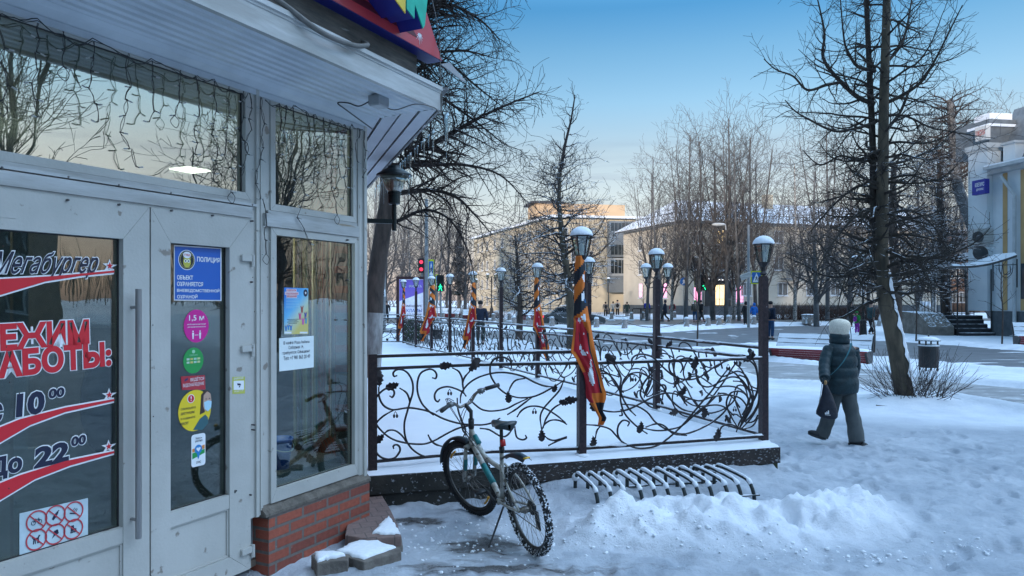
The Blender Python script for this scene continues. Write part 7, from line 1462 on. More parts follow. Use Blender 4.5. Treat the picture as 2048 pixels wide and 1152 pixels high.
class Wall:
    def __init__(s, A, B): s.A = Vector((A[0], A[1], 0)); s.B = Vector((B[0], B[1], 0)); s.u = (s.B-s.A).normalized(); s.n = Vector((s.u.y, -s.u.x, 0)); s.L = (s.B-s.A).length
    def P(s, a, z, o=0): return s.A+s.u*a+s.n*o+Vector((0,0,z))
    def px(s, x, y, o=0):
        dr = Vector(((x-CX)/F, 1, (HY-y)/F)); k = (s.n.dot(s.A)+o)/s.n.dot(dr); p = dr*k; return (p-s.A).dot(s.u), p.z+HC
    def box(s, m, a0, a1, z0, z1, o0, o1): m.add([s.P(a, z, o) for a in (a0, a1) for o in (o0, o1) for z in (z0, z1)], [(0,1,3,2),(4,6,7,5),(0,4,5,1),(2,3,7,6),(0,2,6,4),(1,5,7,3)])
    def window(s, cx, cy, w, h, par, pane=None, fr=WFR, bars=1, sill=True, z=None):
        a, zz = s.px(cx, cy) if z is None else (cx, cy)
        m = MB(); t = .09; s.box(m, a-w/2, a+w/2, zz+h/2-t, zz+h/2, .0, .06); s.box(m, a-w/2, a+w/2, zz-h/2, zz-h/2+t, .0, .06); s.box(m, a-w/2, a-w/2+t, zz-h/2+t, zz+h/2-t, .0, .06); s.box(m, a+w/2-t, a+w/2, zz-h/2+t, zz+h/2-t, .0, .06)
        for k in range(bars): q = a-w/2+w*(k+1)/(bars+1); s.box(m, q-.035, q+.035, zz-h/2+t, zz+h/2-t, .0, .055)
        f = m.build('window', fr, par, fix=True); m = MB(); s.box(m, a-w/2+t, a+w/2-t, zz-h/2+t, zz+h/2-t, -.01, .025); m.build('pane', pane or WGL, f, fix=True)
        if sill: m = MB(); s.box(m, a-w/2-.08, a+w/2+.08, zz-h/2-.07, zz-h/2-.01, .0, .16); m.build('sill', RSN, f, fix=True)
        return f
    def balcony(s, cx, cy, w, h, par, mat=GRYP, roof=False):
        a, zz = s.px(cx, cy); m = MB(); s.box(m, a-w/2, a+w/2, zz-h/2-.12, zz-h/2, .0, 1.0); 
        for k in range(int(w/.12)+1): q = a-w/2+k*.12; s.box(m, q-.015, q+.015, zz-h/2, zz+h/2, .97, 1.0)
        s.box(m, a-w/2, a+w/2, zz+h/2-.05, zz+h/2, .95, 1.02); m.build('balcony', mat, par, fix=True)
# right beige house, three storeys, hipped snowy roof
Kn = W(1366,634,79.6); Kn.z = 0; Kl = W(1247,634,93); Kl.z = 0; Kr = W(1880,634,90); Kr.z = 0; EV = 10.35
hr = thing('apartment_building', 'beige three-storey apartment house with snowy hipped roof and a lit shop door', 'apartment building', Kn, group='beige apartment houses'); wf = Wall(Kn, Kr); wl_ = Wall(Kl, Kn)
dp = wf.n*-12
def prism_pts(name, q, z0, z1, mat, par): m = MB(); m.prism([(p.x, p.y) for p in q], lambda x, y, t_: Vector((x, y, t_)), z0, z1); return m.build(name, mat, par, fix=True)
far = [Kl, Kn, Kr, Kr+dp, Kn+dp+Vector((2,3,0)), Kl+Vector((8,8,0))]
prism_pts('wall', far, 1.25, EV, BEI, hr); prism_pts('plinth', [Kl-wl_.u*.05+wl_.n*.08, Kn+(wl_.n+wf.n)*.05, Kr+wf.n*.08, Kr+dp, Kn+dp, Kl+Vector((8,8,0))], -.2, 1.25, PLN, hr)
def hip(par, q, z, over, rise, ridge, mat, edge=True):
    c = sum(q, Vector())/len(q); o = [p+(p-c).normalized()*over for p in q]; m = MB(); vs = [p+Vector((0,0,z)) for p in o]+[p+Vector((0,0,z)) for p in ridge]
    return o
ov = .7; e0 = Kl+wl_.n*ov-wl_.u*1.0; e1 = Kn+wl_.n*ov*.8+wf.n*ov*.8; e2 = Kr+wf.n*ov+wf.u*1; rg0 = Kl+Vector((7,6,0)); rg1 = Kn-wf.n*6+wf.u*2.5; rg2 = Kr-wf.n*6
m = MB(); Z = lambda p, z: Vector((p.x, p.y, z)); vs = [Z(e0,EV+.1), Z(e1,EV+.1), Z(e2,EV+.1), Z(rg0,EV+2.6), Z(rg1,EV+3.1), Z(rg2,EV+3.1), Z(e0,EV-.15), Z(e1,EV-.15), Z(e2,EV-.15), Z(Kl+Vector((12,14,0)),EV), Z(Kr-wf.n*12,EV)]
m.add(vs, [(0,1,4,3),(1,2,5,4),(6,7,1,0),(7,8,2,1),(3,4,5,10,9),(0,3,9),(2,10,5)]); m.build('roof', RSN, hr)
m = MB(); 
for (a, b_) in ((e0, e1), (e1, e2)):
    A_, B_ = Z(a, EV+.1), Z(b_, EV+.1); m.bar(A_+Vector((0,0,-.16)), B_+Vector((0,0,-.16)), .10, .14)
    n = int((B_-A_).length/.45); inn = (Vector((0,0,0))-(wl_.n if a is e0 else wf.n))*1.1
    for k in range(n+1): p = A_.lerp(B_, k/n)+inn+Vector((0,0,.5)); m.bar(p, p+Vector((0,0,.65)), .035, .035)
    m.bar(A_+inn+Vector((0,0,1.15)), B_+inn+Vector((0,0,1.15)), .04, .04); m.bar(A_+inn+Vector((0,0,.85)), B_+inn+Vector((0,0,.85)), .04, .04)
m.build('gutter', M('roof_metal', (.05,.05,.055), rough=.6), hr)
m = MB(); wf.box(m, 13.5, 14.5, EV+1.5, EV+4.0, -5.0, -4.2); m.build('chimney', BEI2, hr, fix=True)
for x, y in ((1281,487),(1281,535),(1329,481),(1329,533)): wl_.window(x, y, .85, 1.75, hr)
for x in (1282, 1331): wl_.window(x, 581, .95, 1.75, hr, pane=PNK, bars=0)
for y, h_ in ((474,1.4),(527,1.5)):
    for x in (1396, 1482, 1557, 1622, 1668, 1722, 1780): wf.window(x, y, 1.25, h_, hr, pane=CURT if x > 1500 else WGL)
wf.window(1438, 474, 1.7, 1.6, hr, pane=LIT, bars=2); wf.window(1438, 527, 1.7, 1.5, hr, pane=M('brown_pane', (.14,.07,.05), rough=.3), bars=2)
for x, y in ((1437,496),(1578,497),(1578,548),(1437,547)): wf.balcony(x, y, 2.2, 1.0, hr)
for x, y in ((1395,588),(1479,588)): wf.window(x, y, 1.1, 2.0, hr, pane=PNK, bars=0)
for x in (1492, 1565, 1622, 1670, 1722): wf.window(x, 578, 1.35, 1.5, hr, pane=CURT)
m = MB(); wf.box(m, *sorted((wf.px(1410,560)[0], wf.px(1462,560)[0])), 1.2, wf.px(1430,564)[1]+.0, .0, .10); m.build('shop_front', DKD, hr, fix=True)
a0 = wf.px(1428,590)[0]; a1 = wf.px(1447,590)[0]; m = MB(); wf.box(m, a0, a1, 1.3, wf.px(1437,570)[1], .08, .13); dlit = m.build('lit_door', LIT, hr, fix=True); m = MB(); wf.box(m, a0-.08, a0, 1.3, 3.6, .08, .2); wf.box(m, a1, a1+.08, 1.3, 3.6, .08, .2); wf.box(m, (a0+a1)/2-.03, (a0+a1)/2+.03, 1.3, 3.6, .13, .16); m.build('door_frame', WFR, dlit, fix=True)
a0 = wf.px(1409,560)[0]; a1 = wf.px(1480,560)[0]; zt = wf.px(1437,557)[1]; m = MB(); wf.box(m, a0, a1, zt-.38, zt+.20, .1, .2); sgn = m.build('shop_fascia', M('fascia_dark', (.02,.022,.04)), hr, fix=True)
fm = Matrix.Translation(wf.P(0, 0, .21)) @ Matrix.Rotation(math.atan2(wf.u.y, wf.u.x), 4, 'Z') @ Matrix.Rotation(R(90), 4, 'X'); WLT = M('lit_letters', (.8,.8,.82), emit=((1,1,1), .8))
text('О  ЛЯХФ  ХЭРЭ', fm, a0+.1, a1-.3, zt-.24, zt+.06, WLT, sgn, off=.01)
m = MB(); wf.box(m, *sorted((wf.px(1395,600)[0], wf.px(1475,600)[0])), -.1, 1.15, .1, 2.0); m.build('porch', PLN, hr, fix=True)
m = MB()
for k in range(14): q = wf.px(1412,600)[0]+k*.36; m.bar(wf.P(q,1.1,2.0), wf.P(q,1.95,2.0), .03, .03)
m.bar(wf.P(wf.px(1412,600)[0],1.95,2.0), wf.P(wf.px(1412,600)[0]+13*.36,1.95,2.0), .05, .05); m.build('porch_railing', GAL, hr)
# left house: long wing going back, sunlit end with bay windows
LA = W(948,634,132); LA.z = 0; LB_ = W(1105,634,97); LB_.z = 0; LC = W(1272,634,99); LC.z = 0; hl = thing('apartment_building', 'tall pale yellow apartment house with sunlight-tinted parapet and grey stacked bay windows', 'apartment building', LB_, group='beige apartment houses'); EL = 12.95
v1 = Wall(LA, LB_); v2 = Wall(LB_, LC)
prism_pts('wall', [LA, LB_, LC, LC-v2.n*14, LA+Vector((14,8,0))], -.2, EL, BEI2, hl)
m = MB(); o1 = LA+v1.n*.7-v1.u*.7; o2 = LB_+v1.n*.5+v2.n*.6; o3 = LC+v2.n*.7+v2.u*.7; rr0 = LA+Vector((7,5,0)); rr1 = LB_-v2.n*6+v2.u*6; rr2 = LC-v2.n*6
m.add([Z(o1,EL), Z(o2,EL), Z(o3,EL), Z(rr0,EL+2.0), Z(rr1,EL+1.0), Z(rr2,EL+.6), Z(o1,EL-.3), Z(o2,EL-.3), Z(o3,EL-.3)], [(0,1,4,3),(1,2,5,4),(6,7,1,0),(7,8,2,1)]); m.build('roof', RSN, hl)
m = MB(); q = v2; a0, z0 = q.px(1063,430, -4); q.box(m, a0+.5, q.L-.2, EL+.35, EL+2.1, -9, -4.0); m.build('parapet', ORN, hl, fix=True); m = MB(); q.box(m, a0-.1, a0+4.5, EL+2.1, EL+2.35, -9.2, -3.6); m.build('parapet_cap', M('roof_metal', (0,0,0)), hl, fix=True)  # parapet's orange is low sunlight put into its colour
for (x, y) in ((975,493),(1005,484),(1040,474),(1080,462)):
    for k, z in enumerate((10.9, 7.6, 4.5, 1.7)): a = v1.px(x, y)[0]; v1.window(a, z, 1.0, 1.5, hl, z=1)
for x in (957, 965, 990, 1022, 1060):
    for z in (10.9, 7.6, 4.5, 1.7): a = v1.px(x, 500)[0]; v1.window(a, z, .9, 1.5, hl, z=1)
for x in (1128, 1150, 1178):
    for z in (10.6, 7.6, 4.6): a = v2.px(x, 500)[0]; v2.window(a, z, 1.1, 1.5, hl, z=1)
a0 = v2.px(1214,500)[0]; a1 = v2.px(1262,500)[0]
for k, (y0, y1) in enumerate(((444,468),(468,487),(487,515),(517,552),(552,585))):
    z1, z0 = v2.px(1235,y0)[1], v2.px(1235,y1)[1]; m = MB()
    v2.box(m, a0, a1, z0, z1, .0, 1.1); f = m.build('bay', GRYP if k in (0,1) else (M('bay_pale', (.34,.36,.38), rough=.6) if k % 2 else GRYP), hl, fix=True)
    if k in (0, 2, 3):
        m = MB(); n = 6
        for j in range(n): w0 = (a1-a0-.3)/n; v2.box(m, a0+.15+j*w0+.04, a0+.15+(j+1)*w0-.04, z0+.3, z1-.25, 1.1, 1.13)
        m.build('pane', WGL, f, fix=True)
# small brown house far right behind the canopy, and a low block in the left distance
P0 = W(1856,634,95); P1 = W(1960,634,90); P0.z = P1.z = 0; hb2 = thing('brick_house', 'brown brick house far behind the entrance canopy', 'house', P0); vb = Wall(P0, P1); prism_pts('wall', [P0, P1, P1-vb.n*8, P0-vb.n*8], -.2, 10.3, M('brown_brick', (.20,.12,.085), (.14,.085,.06), scale=3, rough=.9), hb2)
m = MB(); vb.box(m, -.4, vb.L+.4, 10.3, 10.6, -8.4, .5); m.build('roof', RSN, hb2, fix=True)
for x in (1868, 1886, 1906, 1926):
    for z in (8.3, 5.2, 2.2): a = vb.px(x, 500)[0]; vb.window(a, z, .9, 1.3, hb2, z=1, pane=CURT)
# ------------------------------------------------------------------ blue-white building at the right edge; facade runs away from the viewer
KA = Vector((25.6, 28.0, 0)); KB = Vector((23.95, 38.6, 0)); cb = thing('white_building', 'pale blue rendered building with ochre strips and a stepped corner tower at the right edge', 'building', KB)
vc = Wall(KB, KA)   # u runs towards the viewer, n points left
BW = M('pale_blue_render', (.60,.64,.66), (.53,.57,.60), scale=.8, rough=.85, bump=.3, bscale=30); OC = M('ochre_strip', (.50,.33,.15), (.42,.27,.12), scale=1, rough=.85); STN = M('stone_plinth', (.10,.115,.125), (.065,.075,.085), scale=3, rough=.9, bump=.8, bscale=12); CRN = M('cornice', (.48,.50,.51), (.36,.38,.39), scale=2, rough=.7)
aT = vc.px(1985,600)[0]; ev = 8.45
m = MB(); vc.box(m, aT-1.25, vc.L, 1.3, ev, -8, 0); vc.box(m, 0, aT-1.25, 1.3, ev+.8, -8, -.35); m.build('wall', BW, cb, fix=True)
m = MB(); vc.box(m, aT, vc.L, -.1, 1.3, -7.9, .07); m.build('plinth', STN, cb, fix=True)
m = MB(); vc.box(m, aT-1.25, aT, 1.3, 9.5, -.5, .30); m.build('corner_pier', BW, cb, fix=True)
m = MB(); vc.box(m, aT-1.35, aT+.1, 9.5, 9.75, -1.6, .42); vc.box(m, aT-1.30, aT+.05, 9.38, 9.5, -1.5, .36); m.build('pier_cap', CRN, cb, fix=True)
m = MB(); vc.box(m, aT-1.4, aT-.15, 9.75, 11.0, -1.5, .05); vc.box(m, aT-2.6, aT-1.4, 9.3, 11.1, -1.5, -.1); m.build('tower_block', M('zinc', (.20,.22,.24), (.14,.155,.17), scale=3, rough=.5, metal=.3), cb, fix=True); m = MB(); vc.box(m, aT-1.5, aT-.05, 10.62, 10.75, -1.6, .16); vc.box(m, aT-1.3, aT-.3, 11.0, 11.35, -1.4, -.1); m.build('tower_cap', RSN, cb, fix=True)
m = MB(); vc.box(m, aT, vc.L, ev-.1, ev+.05, -.1, .55); vc.box(m, aT, vc.L, ev-.32, ev-.1, -.1, .30); m.build('cornice', CRN, cb, fix=True); m = MB(); vc.box(m, aT, vc.L, ev+.05, ev+.13, -.2, .5); m.build('cornice_snow', SNOW, cb, fix=True)
m = MB(); m.add([vc.P(aT-.6,ev+.13,-.4), vc.P(vc.L,ev+.13,-.4), vc.P(vc.L,ev+3.2,-1.8), vc.P(aT-.6,ev+3.2,-1.8), vc.P(vc.L,ev+3.2,-8), vc.P(aT-.6,ev+3.2,-8)], [(0,1,2,3),(3,2,4,5)]); m.build('mansard_roof', M('zinc', (0,0,0)), cb)
m = MB(); vc.box(m, aT+.55, aT+1.25, ev+.13, ev+1.05, -.9, -.1); m.build('dormer', BW, cb, fix=True); m = MB(); vc.box(m, aT+.45, aT+1.35, ev+1.05, ev+1.17, -1.0, .0); m.build('dormer_cap', CRN, cb, fix=True)
for (x0, x1) in ((2006.5,2015),(2042,2050)):
    a0, a1 = sorted((vc.px(x0,600)[0], vc.px(x1,600)[0])); m = MB(); vc.box(m, a0, a1, 1.35, ev-.35, .0, .03); m.build('ochre_strip', OC, cb, fix=True)
a0, a1 = sorted((vc.px(1950,400,-.35)[0], vc.px(1960,400,-.35)[0])); m = MB(); vc.box(m, a0, a1, 4.6, 9.0, -.35, -.32); m.build('ochre_strip', OC, cb, fix=True); m = MB(); vc.box(m, .15, .40, 3.4, 9.2, -.35, -.05); m.build('pilaster', BW, cb, fix=True)
m = MB(); vc.box(m, a0-.3, a1+.3, 6.9, 8.5, -.34, -.26); wb = m.build('window', DKD, cb, fix=True); m = MB(); vc.box(m, a0-.2, a1+.2, 7.0, 8.4, -.26, -.24); m.build('pane', WGL, wb, fix=True)
m = MB(); ap = vc.px(2029,600,.2)[0]; m.tube([vc.P(ap,.1,.2), vc.P(ap,6.9,.2), vc.P(ap-.25,7.3,.25), vc.P(ap-.6,7.9,.40)], .085, 10); m.tube([vc.P(ap,.25,.2), vc.P(ap,.10,.26), vc.P(ap,.06,.42)], .085, 10); m.build('drainpipe', CRN, cb)
a0 = vc.px(2043,575)[0]; m = MB(); vc.box(m, a0, a0+1.4, 1.9, 3.6, .0, .04); m.build('window', WGL, cb, fix=True)
def vsign(x0, x1, y0, y1, o, mat, tmat, lines, name, label):
    # projecting sign box on the facade, text readable from the left
    a1_, zt_ = vc.px(x1, y0, o); a0_, zb_ = vc.px(x0, y1, o); a0_, a1_ = sorted((a0_, a1_)); c = vc.P((a0_+a1_)/2, (zt_+zb_)/2, o); t = thing(name, label, 'shop sign', c)
    m = MB(); vc.box(m, a0_, a1_, zb_, zt_, o-.25, o); m.build('panel', mat, t, fix=True)
    fm = Matrix.Translation(vc.P(0,0,o+.01)) @ Matrix.Rotation(math.atan2(vc.u.y, vc.u.x), 4, 'Z') @ Matrix.Rotation(R(90), 4, 'X'); h = zt_-zb_
    for s_, f0, f1, g0, g1 in lines: text(s_, fm, a0_+(a1_-a0_)*g0, a0_+(a1_-a0_)*g1, zb_+h*f0, zb_+h*f1, tmat, t, off=.015)
    return t, a0_, a1_, zb_, zt_
vsign(1944, 1970, 357, 391, .9, M('purple_sign', (.035,.035,.30)), pW, [('ЮВЕЛИРС',.52,.80,.25,.95),('для волос',.22,.40,.35,.9)], 'shop_sign', 'blue-purple sign with white letters projecting from the pale building'); vsign(1950, 1972, 250, 284, .5, SM('sign_white', (.62,.60,.58)), SM('sign_red_text', (.5,.06,.06)), [('ШКОЛА',.35,.75,.08,.92)], 'shop_sign', 'white sign with red letters high on the stepped tower')
# entrance: steps, side wall, iron cage, curved canopy
en = thing('entrance_porch', 'dark stone steps with wrought-iron cage and curved snowy canopy beside the pale building', 'porch', vc.P(1.0,0,1.5)); q0 = G(1920,674); q1 = G(1987,674); ydir = Vector((0,1,0))
DST = M('dark_step', (.035,.033,.035), (.02,.02,.022), scale=5, rough=.7, snow=.0); sw = (q1-q0).length
for k in range(5):
    z = .21*(k+1); yy = 37.0+k*.30-.1; m = MB(); x0 = (1921-CX)/F*37; x1 = x0+1.68; m.bx(x0, x1, yy, yy+.30, 0, z-.02); st = m.build('step', DST, en); m = MB(); m.bx(x0+.02, x1-.02, yy+.02, yy+.30, z-.02, z+.015); m.build('tread_snow', M('thin_snow', (.70,.73,.78), (.10,.10,.11), scale=3, rough=.8), st)
x0 = (1921-CX)/F*37; m = MB(); m.bx(x0-.1, x0+2.0, 38.4, 42, 0, 1.05); m.build('landing', DST, en); m = MB(); m.prism([(37.2,0),(40,0),(40,1.25),(38.2,1.15),(37.2,.5)], lambda y, z, t_: Vector((x0-.55+t_, y, z)), -.9, .35); m.build('side_wall', M('rubble_stone', (.22,.19,.16), (.12,.105,.09), scale=4, rough=.95, bump=1, bscale=14, snow=.15), en, fix=True)
m = MB(); X0 = x0-.1
for k in range(9): x = X0+k*.21; m.tube([(x,38.45,1.05),(x,38.45,3.3 if k % 2 == 0 else 2.0)], .018, 5)
for z in (1.15, 2.0, 2.55, 3.3): m.tube([(X0,38.45,z),(X0+1.7,38.45,z)], .018, 5)
for k in range(8): y = 38.5+k*.30; m.tube([(X0,y,1.05),(X0,y,3.3)], .018, 5)
for z in (1.15, 2.0, 3.3): m.tube([(X0,38.5,z),(X0,40.8,z)], .018, 5)
for k in range(4): m.tube([Vector((X0+.2+k*.42+.16*math.cos(a), 38.45, 2.78+.20*math.sin(a))) for a in [2*math.pi*i/12 for i in range(13)]], .012, 4)
for x in (X0, X0+1.7): m.tube([(x,37.1,0),(x,37.1,3.4)], .03, 6); m.tube([(x,37.1,.9),(x,38.45,1.95)], .022, 5)
m.build('iron_cage', BLKP, en)
def canopy(a, b_, z0, z1, dep, name='canopy'):
    m = MB(); n = 14
    top = []
    for i in range(n+1):
        t = i/n; p = Vector(a).lerp(Vector(b_), t); z = z0+(z1-z0)*t-.18*math.sin(math.pi*t); top.append((p, z))
    for dz in (0, .10):
        pass
    vs = [Vector((p.x, p.y+y, z+dz)) for dz in (0,.10) for p, z in top for y in (0, dep)]; k = 2*(n+1)
    fs = [(2*i, 2*i+1, 2*i+3, 2*i+2) for i in range(n)]+[(k+2*i, k+2*i+2, k+2*i+3, k+2*i+1) for i in range(n)]+[(2*i, 2*i+2, k+2*i+2, k+2*i) for i in range(n)]+[(2*i+1, k+2*i+1, k+2*i+3, 2*i+3) for i in range(n)]+[(0,k,k+1,1),(2*n,2*n+1,k+2*n+1,k+2*n)]
    m.add(vs, fs); o = m.build(name, DKD, en, fix=True); m = MB(); vs = [Vector((p.x, p.y+y*dep, z+.105+(.12 if 0 < y < 1 else 0))) for p, z in top for y in (0, .1, .5, .9, 1)]; m.add(vs, [(i*5+j, i*5+j+1, (i+1)*5+j+1, (i+1)*5+j) for i in range(n) for j in range(4)]); m.build('canopy_snow', SNOW, o, smooth=True)
ca = W(1906,536,37.3); cb_ = W(2034,514,34.0); canopy((ca.x,ca.y,0), (cb_.x-.0,cb_.y,0), ca.z, cb_.z, 1.7); ca = W(1904,522,40); cb_ = W(1950,512,40); canopy((ca.x,ca.y,0), (cb_.x,cb_.y,0), ca.z, cb_.z, 1.2)
m = MB(); c0_ = W(1998,560,36); 
m.tube([W(1986,520,36), W(1986,582,36)], .03, 5); m.tube([W(2034,518,34.1), W(2034,575,34.1)], .03, 5); m.tube([W(1990,531,36), W(2034,529,34.1)], .02, 4)
m.tube(spline([W(1998,525,35.6), W(2000,545,35.5), W(2012,556,35.2), W(2024,545,34.8), W(2026,525,34.5)], 5), .02, 4); m.tube(spline([W(2006,532,35.4), W(2008,548,35.3), W(2020,546,34.9), W(2020,532,34.7)], 5), .02, 4); m.build('scroll_bracket', BLKP, en)
ac = thing('air_conditioner', 'white air-conditioning unit on the pale building above the canopy', 'air conditioner', W(1960,475,37.5)); m = MB(); m.box(W(1961,474,37.6), (.75,.9,.78)); m.build('casing', GALV, ac); MB().lathe([(.28,-.02),(.28,.02)], W(1956,474,37.1), 20, (0,-1,0)).build('fan_grille', M('fan_dark', (.06,.06,.065)), ac)
sd_ = thing('satellite_dish', 'dark oval dish under the air-conditioning unit', 'satellite dish', W(1960,505,37)); MB().lathe([(.02,.10),(.25,.05),(.36,.0),(.34,-.01),(.2,.035),(.0,.07)], W(1961,506,37), 20, (-.2,-1,.1)).build('dish', M('dish_dark', (.04,.045,.05)), sd_, smooth=True)
m = MB(); m.box(W(1967,578,38.9), (.12,.1,.5)); tag(m.build('lit_notice', M('violet_lit', (.3,.15,.6), emit=((.5,.3,1), .8))), 'small violet lit notice inside the entrance porch', 'notice')

# ------------------------------------------------------------------ trees
BARK = M('snowy_bark', (.11,.08,.066), (.045,.034,.029), scale=7, rough=.95, bump=1, bscale=24, snow=.16, stretch=(1,1,.35), world=False); TWIG = M('twig', (.040,.028,.024), (.028,.020,.018), scale=4, rough=.9, snow=.10); TWIGS = M('snowy_twig', (.045,.033,.029), (.03,.022,.02), scale=4, rough=.9, snow=.34)
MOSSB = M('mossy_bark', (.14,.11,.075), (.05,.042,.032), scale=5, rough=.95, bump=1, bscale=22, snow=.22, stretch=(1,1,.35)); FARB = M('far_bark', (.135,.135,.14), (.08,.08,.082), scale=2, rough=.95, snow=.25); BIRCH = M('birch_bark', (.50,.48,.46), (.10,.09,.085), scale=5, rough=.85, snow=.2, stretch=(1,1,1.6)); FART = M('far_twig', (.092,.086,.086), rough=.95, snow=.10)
def rv(rg): return Vector((rg.gauss(0,1), rg.gauss(0,1), rg.gauss(0,1)))
def limb(m, p, d, L_, r, lev, cfg, rg):
    seg = cfg['seg'][lev]; n = max(3, int(L_/seg)); pts = [p.copy()]; d = d.normalized(); wig = cfg['wig'][lev]; tr = cfg['trop'][lev]; dirs = [d]
    for i in range(n):
        d = (d+rv(rg)*wig+Vector((0,0,1))*tr*(1 if cfg.get('flip') is None or i > n*.35 else cfg['flip'])).normalized(); p = p+d*(L_/n); pts.append(p.copy()); dirs.append(d)
    rad = [r*(1-.82*(i/n)**.9) for i in range(n+1)]; rad = [max(x, cfg['rmin']) for x in rad]; m.tube(pts, rad, cfg['sides'][lev], cap=False)
    kids(m, pts, dirs, rad, L_, lev, cfg, rg)
def kids(m, pts, dirs, rad, L_, lev, cfg, rg, t0=None):
    if lev >= cfg['max']: return
    n = len(pts)-1; k = int(L_*cfg['dens'][lev]*rg.uniform(.85,1.15)+.5); a0 = rg.uniform(0, 6.28)
    for j in range(k):
        t = (t0 if t0 is not None else cfg['t0'][lev])+(1-(t0 if t0 is not None else cfg['t0'][lev]))*(j+rg.random())/max(1, k); f = min(n-.001, t*n); i = int(f); p = pts[i].lerp(pts[i+1], f-i); d = dirs[min(i+1, n)]
        a0 += 2.4; s = d.orthogonal().normalized(); q = Quaternion(d, a0+rg.uniform(-.4,.4)); s = q @ s; an = R(cfg['ang'][lev]*rg.uniform(.75,1.25)); nd = d*math.cos(an)+s*math.sin(an)
        limb(m, p, nd, max(.06, cfg['len'][lev]*rg.uniform(.6,1.15)*(1-cfg['tap'][lev]*t)), rad[min(i, n)]*cfg['rr'][lev], lev+1, cfg, rg)
def trunk(m, P, rr, n=10, sub=6):
    q = spline(P, sub); k = len(q); rad = [rr[0]+(rr[1]-rr[0])*(i/(k-1)) for i in range(k)]; m.tube(q, rad, n, cap=False); ds = [(q[min(i+1, k-1)]-q[max(i-1, 0)]).normalized() for i in range(k)]; return q, ds, rad, sum((q[i+1]-q[i]).length for i in range(k-1))
def tree(label, P, rr, cfg, seed, bark=BARK, tw=TWIG, extra=None, t0=None, name='bare_tree', group='bare trees round the square', n=12, white=None):
    rg = random.Random(seed); t = thing(name, label, 'tree', (P[0].x, P[0].y, 0), group=group)
    m = MB(); q, ds, rad, L_ = trunk(m, P, rr, n); m.build('trunk', bark, t, smooth=True)
    c = MB(); kids(c, q, ds, rad, L_, 0, cfg, rg, t0)
    for e in (extra or []): 
        q2, d2, r2, l2 = trunk(c, e[0], e[1], 7); kids(c, q2, d2, r2, l2, 1, cfg, rg, .12)
    c.build('crown', tw, t, smooth=False); return t
# the leaning lime with upcurved tiers of branches
d = 13.0; TP = [W(1812,812,d), W(1801,740,d), W(1786,665,d), W(1771,600,d), W(1763,530,d), W(1764,430,d), W(1766,330,d), W(1768,200,d), W(1772,60,d), W(1776,-120,d), W(1778,-300,d)]
cfgL = dict(seg=[.2,.12,.09,.08], wig=[.05,.12,.15,.13], trop=[.02,.075,.06,.05], dens=[8.5,7.0,5.6,0], t0=[.28,.10,.08,0], ang=[80,52,45,0], len=[1.75,.85,.38,0], tap=[.1,.4,.4,0], rr=[.30,.55,.6,0], sides=[12,6,4,3], rmin=.0029, max=3, flip=-.75)
ex = []
for P_, r_ in (([(1750,208),(1715,194),(1674,156),(1646,115),(1649,69),(1640,20),(1628,-30)],.060),([(1680,165),(1653,170),(1615,180),(1587,153),(1552,139),(1528,118)],.038),([(1750,142),(1715,132),(1694,100),(1687,70),(1680,-10)],.045),([(1774,205),(1805,190),(1840,165),(1870,120),(1900,60),(1925,10)],.048),
  ([(1772,125),(1798,95),(1812,62),(1820,20),(1830,-40)],.048),([(1772,260),(1800,225),(1825,170),(1850,165),(1880,125)],.042),([(1768,330),(1810,322),(1850,305),(1880,290),(1912,250)],.040),([(1750,245),(1708,258),(1668,262),(1620,240),(1590,222),(1570,200)],.040),
  ([(1760,300),(1720,318),(1680,312),(1640,330),(1605,300)],.036),([(1766,380),(1720,372),(1680,398),(1640,440),(1615,470)],.036),([(1764,420),(1720,425),(1670,480),(1635,540),(1620,590)],.034),([(1770,360),(1820,350),(1870,362),(1915,330)],.034),
  ([(1770,430),(1820,420),(1865,450),(1895,500)],.034),([(1766,470),(1810,480),(1850,540),(1870,590)],.032),([(1764,500),(1725,505),(1690,560),(1675,620)],.030),([(1762,540),(1735,545),(1705,600),(1690,640)],.024)):
    k = random.Random(int(r_*1e5)+P_[0][1]); dz = k.uniform(-.9,.9); ex.append(([W(x, y, d+dz*i/(len(P_)-1)) for i, (x, y) in enumerate(P_)], (r_*.78, .008)))
tree('tall leaning lime with dense upcurved branches and a snow-lined trunk, right of the woman', TP, (.165,.045), cfgL, 11, bark=MOSSB, t0=.30, tw=M('lime_twig', (.050,.040,.030), (.026,.020,.018), scale=5, rough=.9, snow=.16), extra=ex+[([W(1758,560,d), W(1748,420,d+.1), W(1745,280,d+.15), W(1738,120,d+.2), W(1730,-60,d+.2)], (.075,.04))])
# snow strip plastered down its windward side
m = MB(); vs = []; q = spline([W(1812,812,d), W(1801,740,d), W(1786,665,d), W(1771,600,d), W(1763,545,d)], 14); n = len(q); rg = random.Random(2)
for i, p in enumerate(q):
    r_ = .165-(.10)*i/n*.45; wv = .75+.5*mnoise.noise(p*6)
    for k, a in enumerate((-84,-50,-15,20)): aa = R(a if k not in (0, 3) else a*wv); vs.append(p+Vector((math.cos(aa)*(r_+.014+(.02 if k in (1,2) else -.01)+rg.uniform(-.006,.006)), math.sin(aa)*(r_+.014), 0)))
m.add(vs, [(i*4+j, i*4+j+1, (i+1)*4+j+1, (i+1)*4+j) for i in range(n-1) for j in range(3)]); so_ = m.build('trunk_snow', SNOW, [o for o in bpy.data.objects if o.get('label', '').startswith('tall leaning lime')][0], smooth=True)
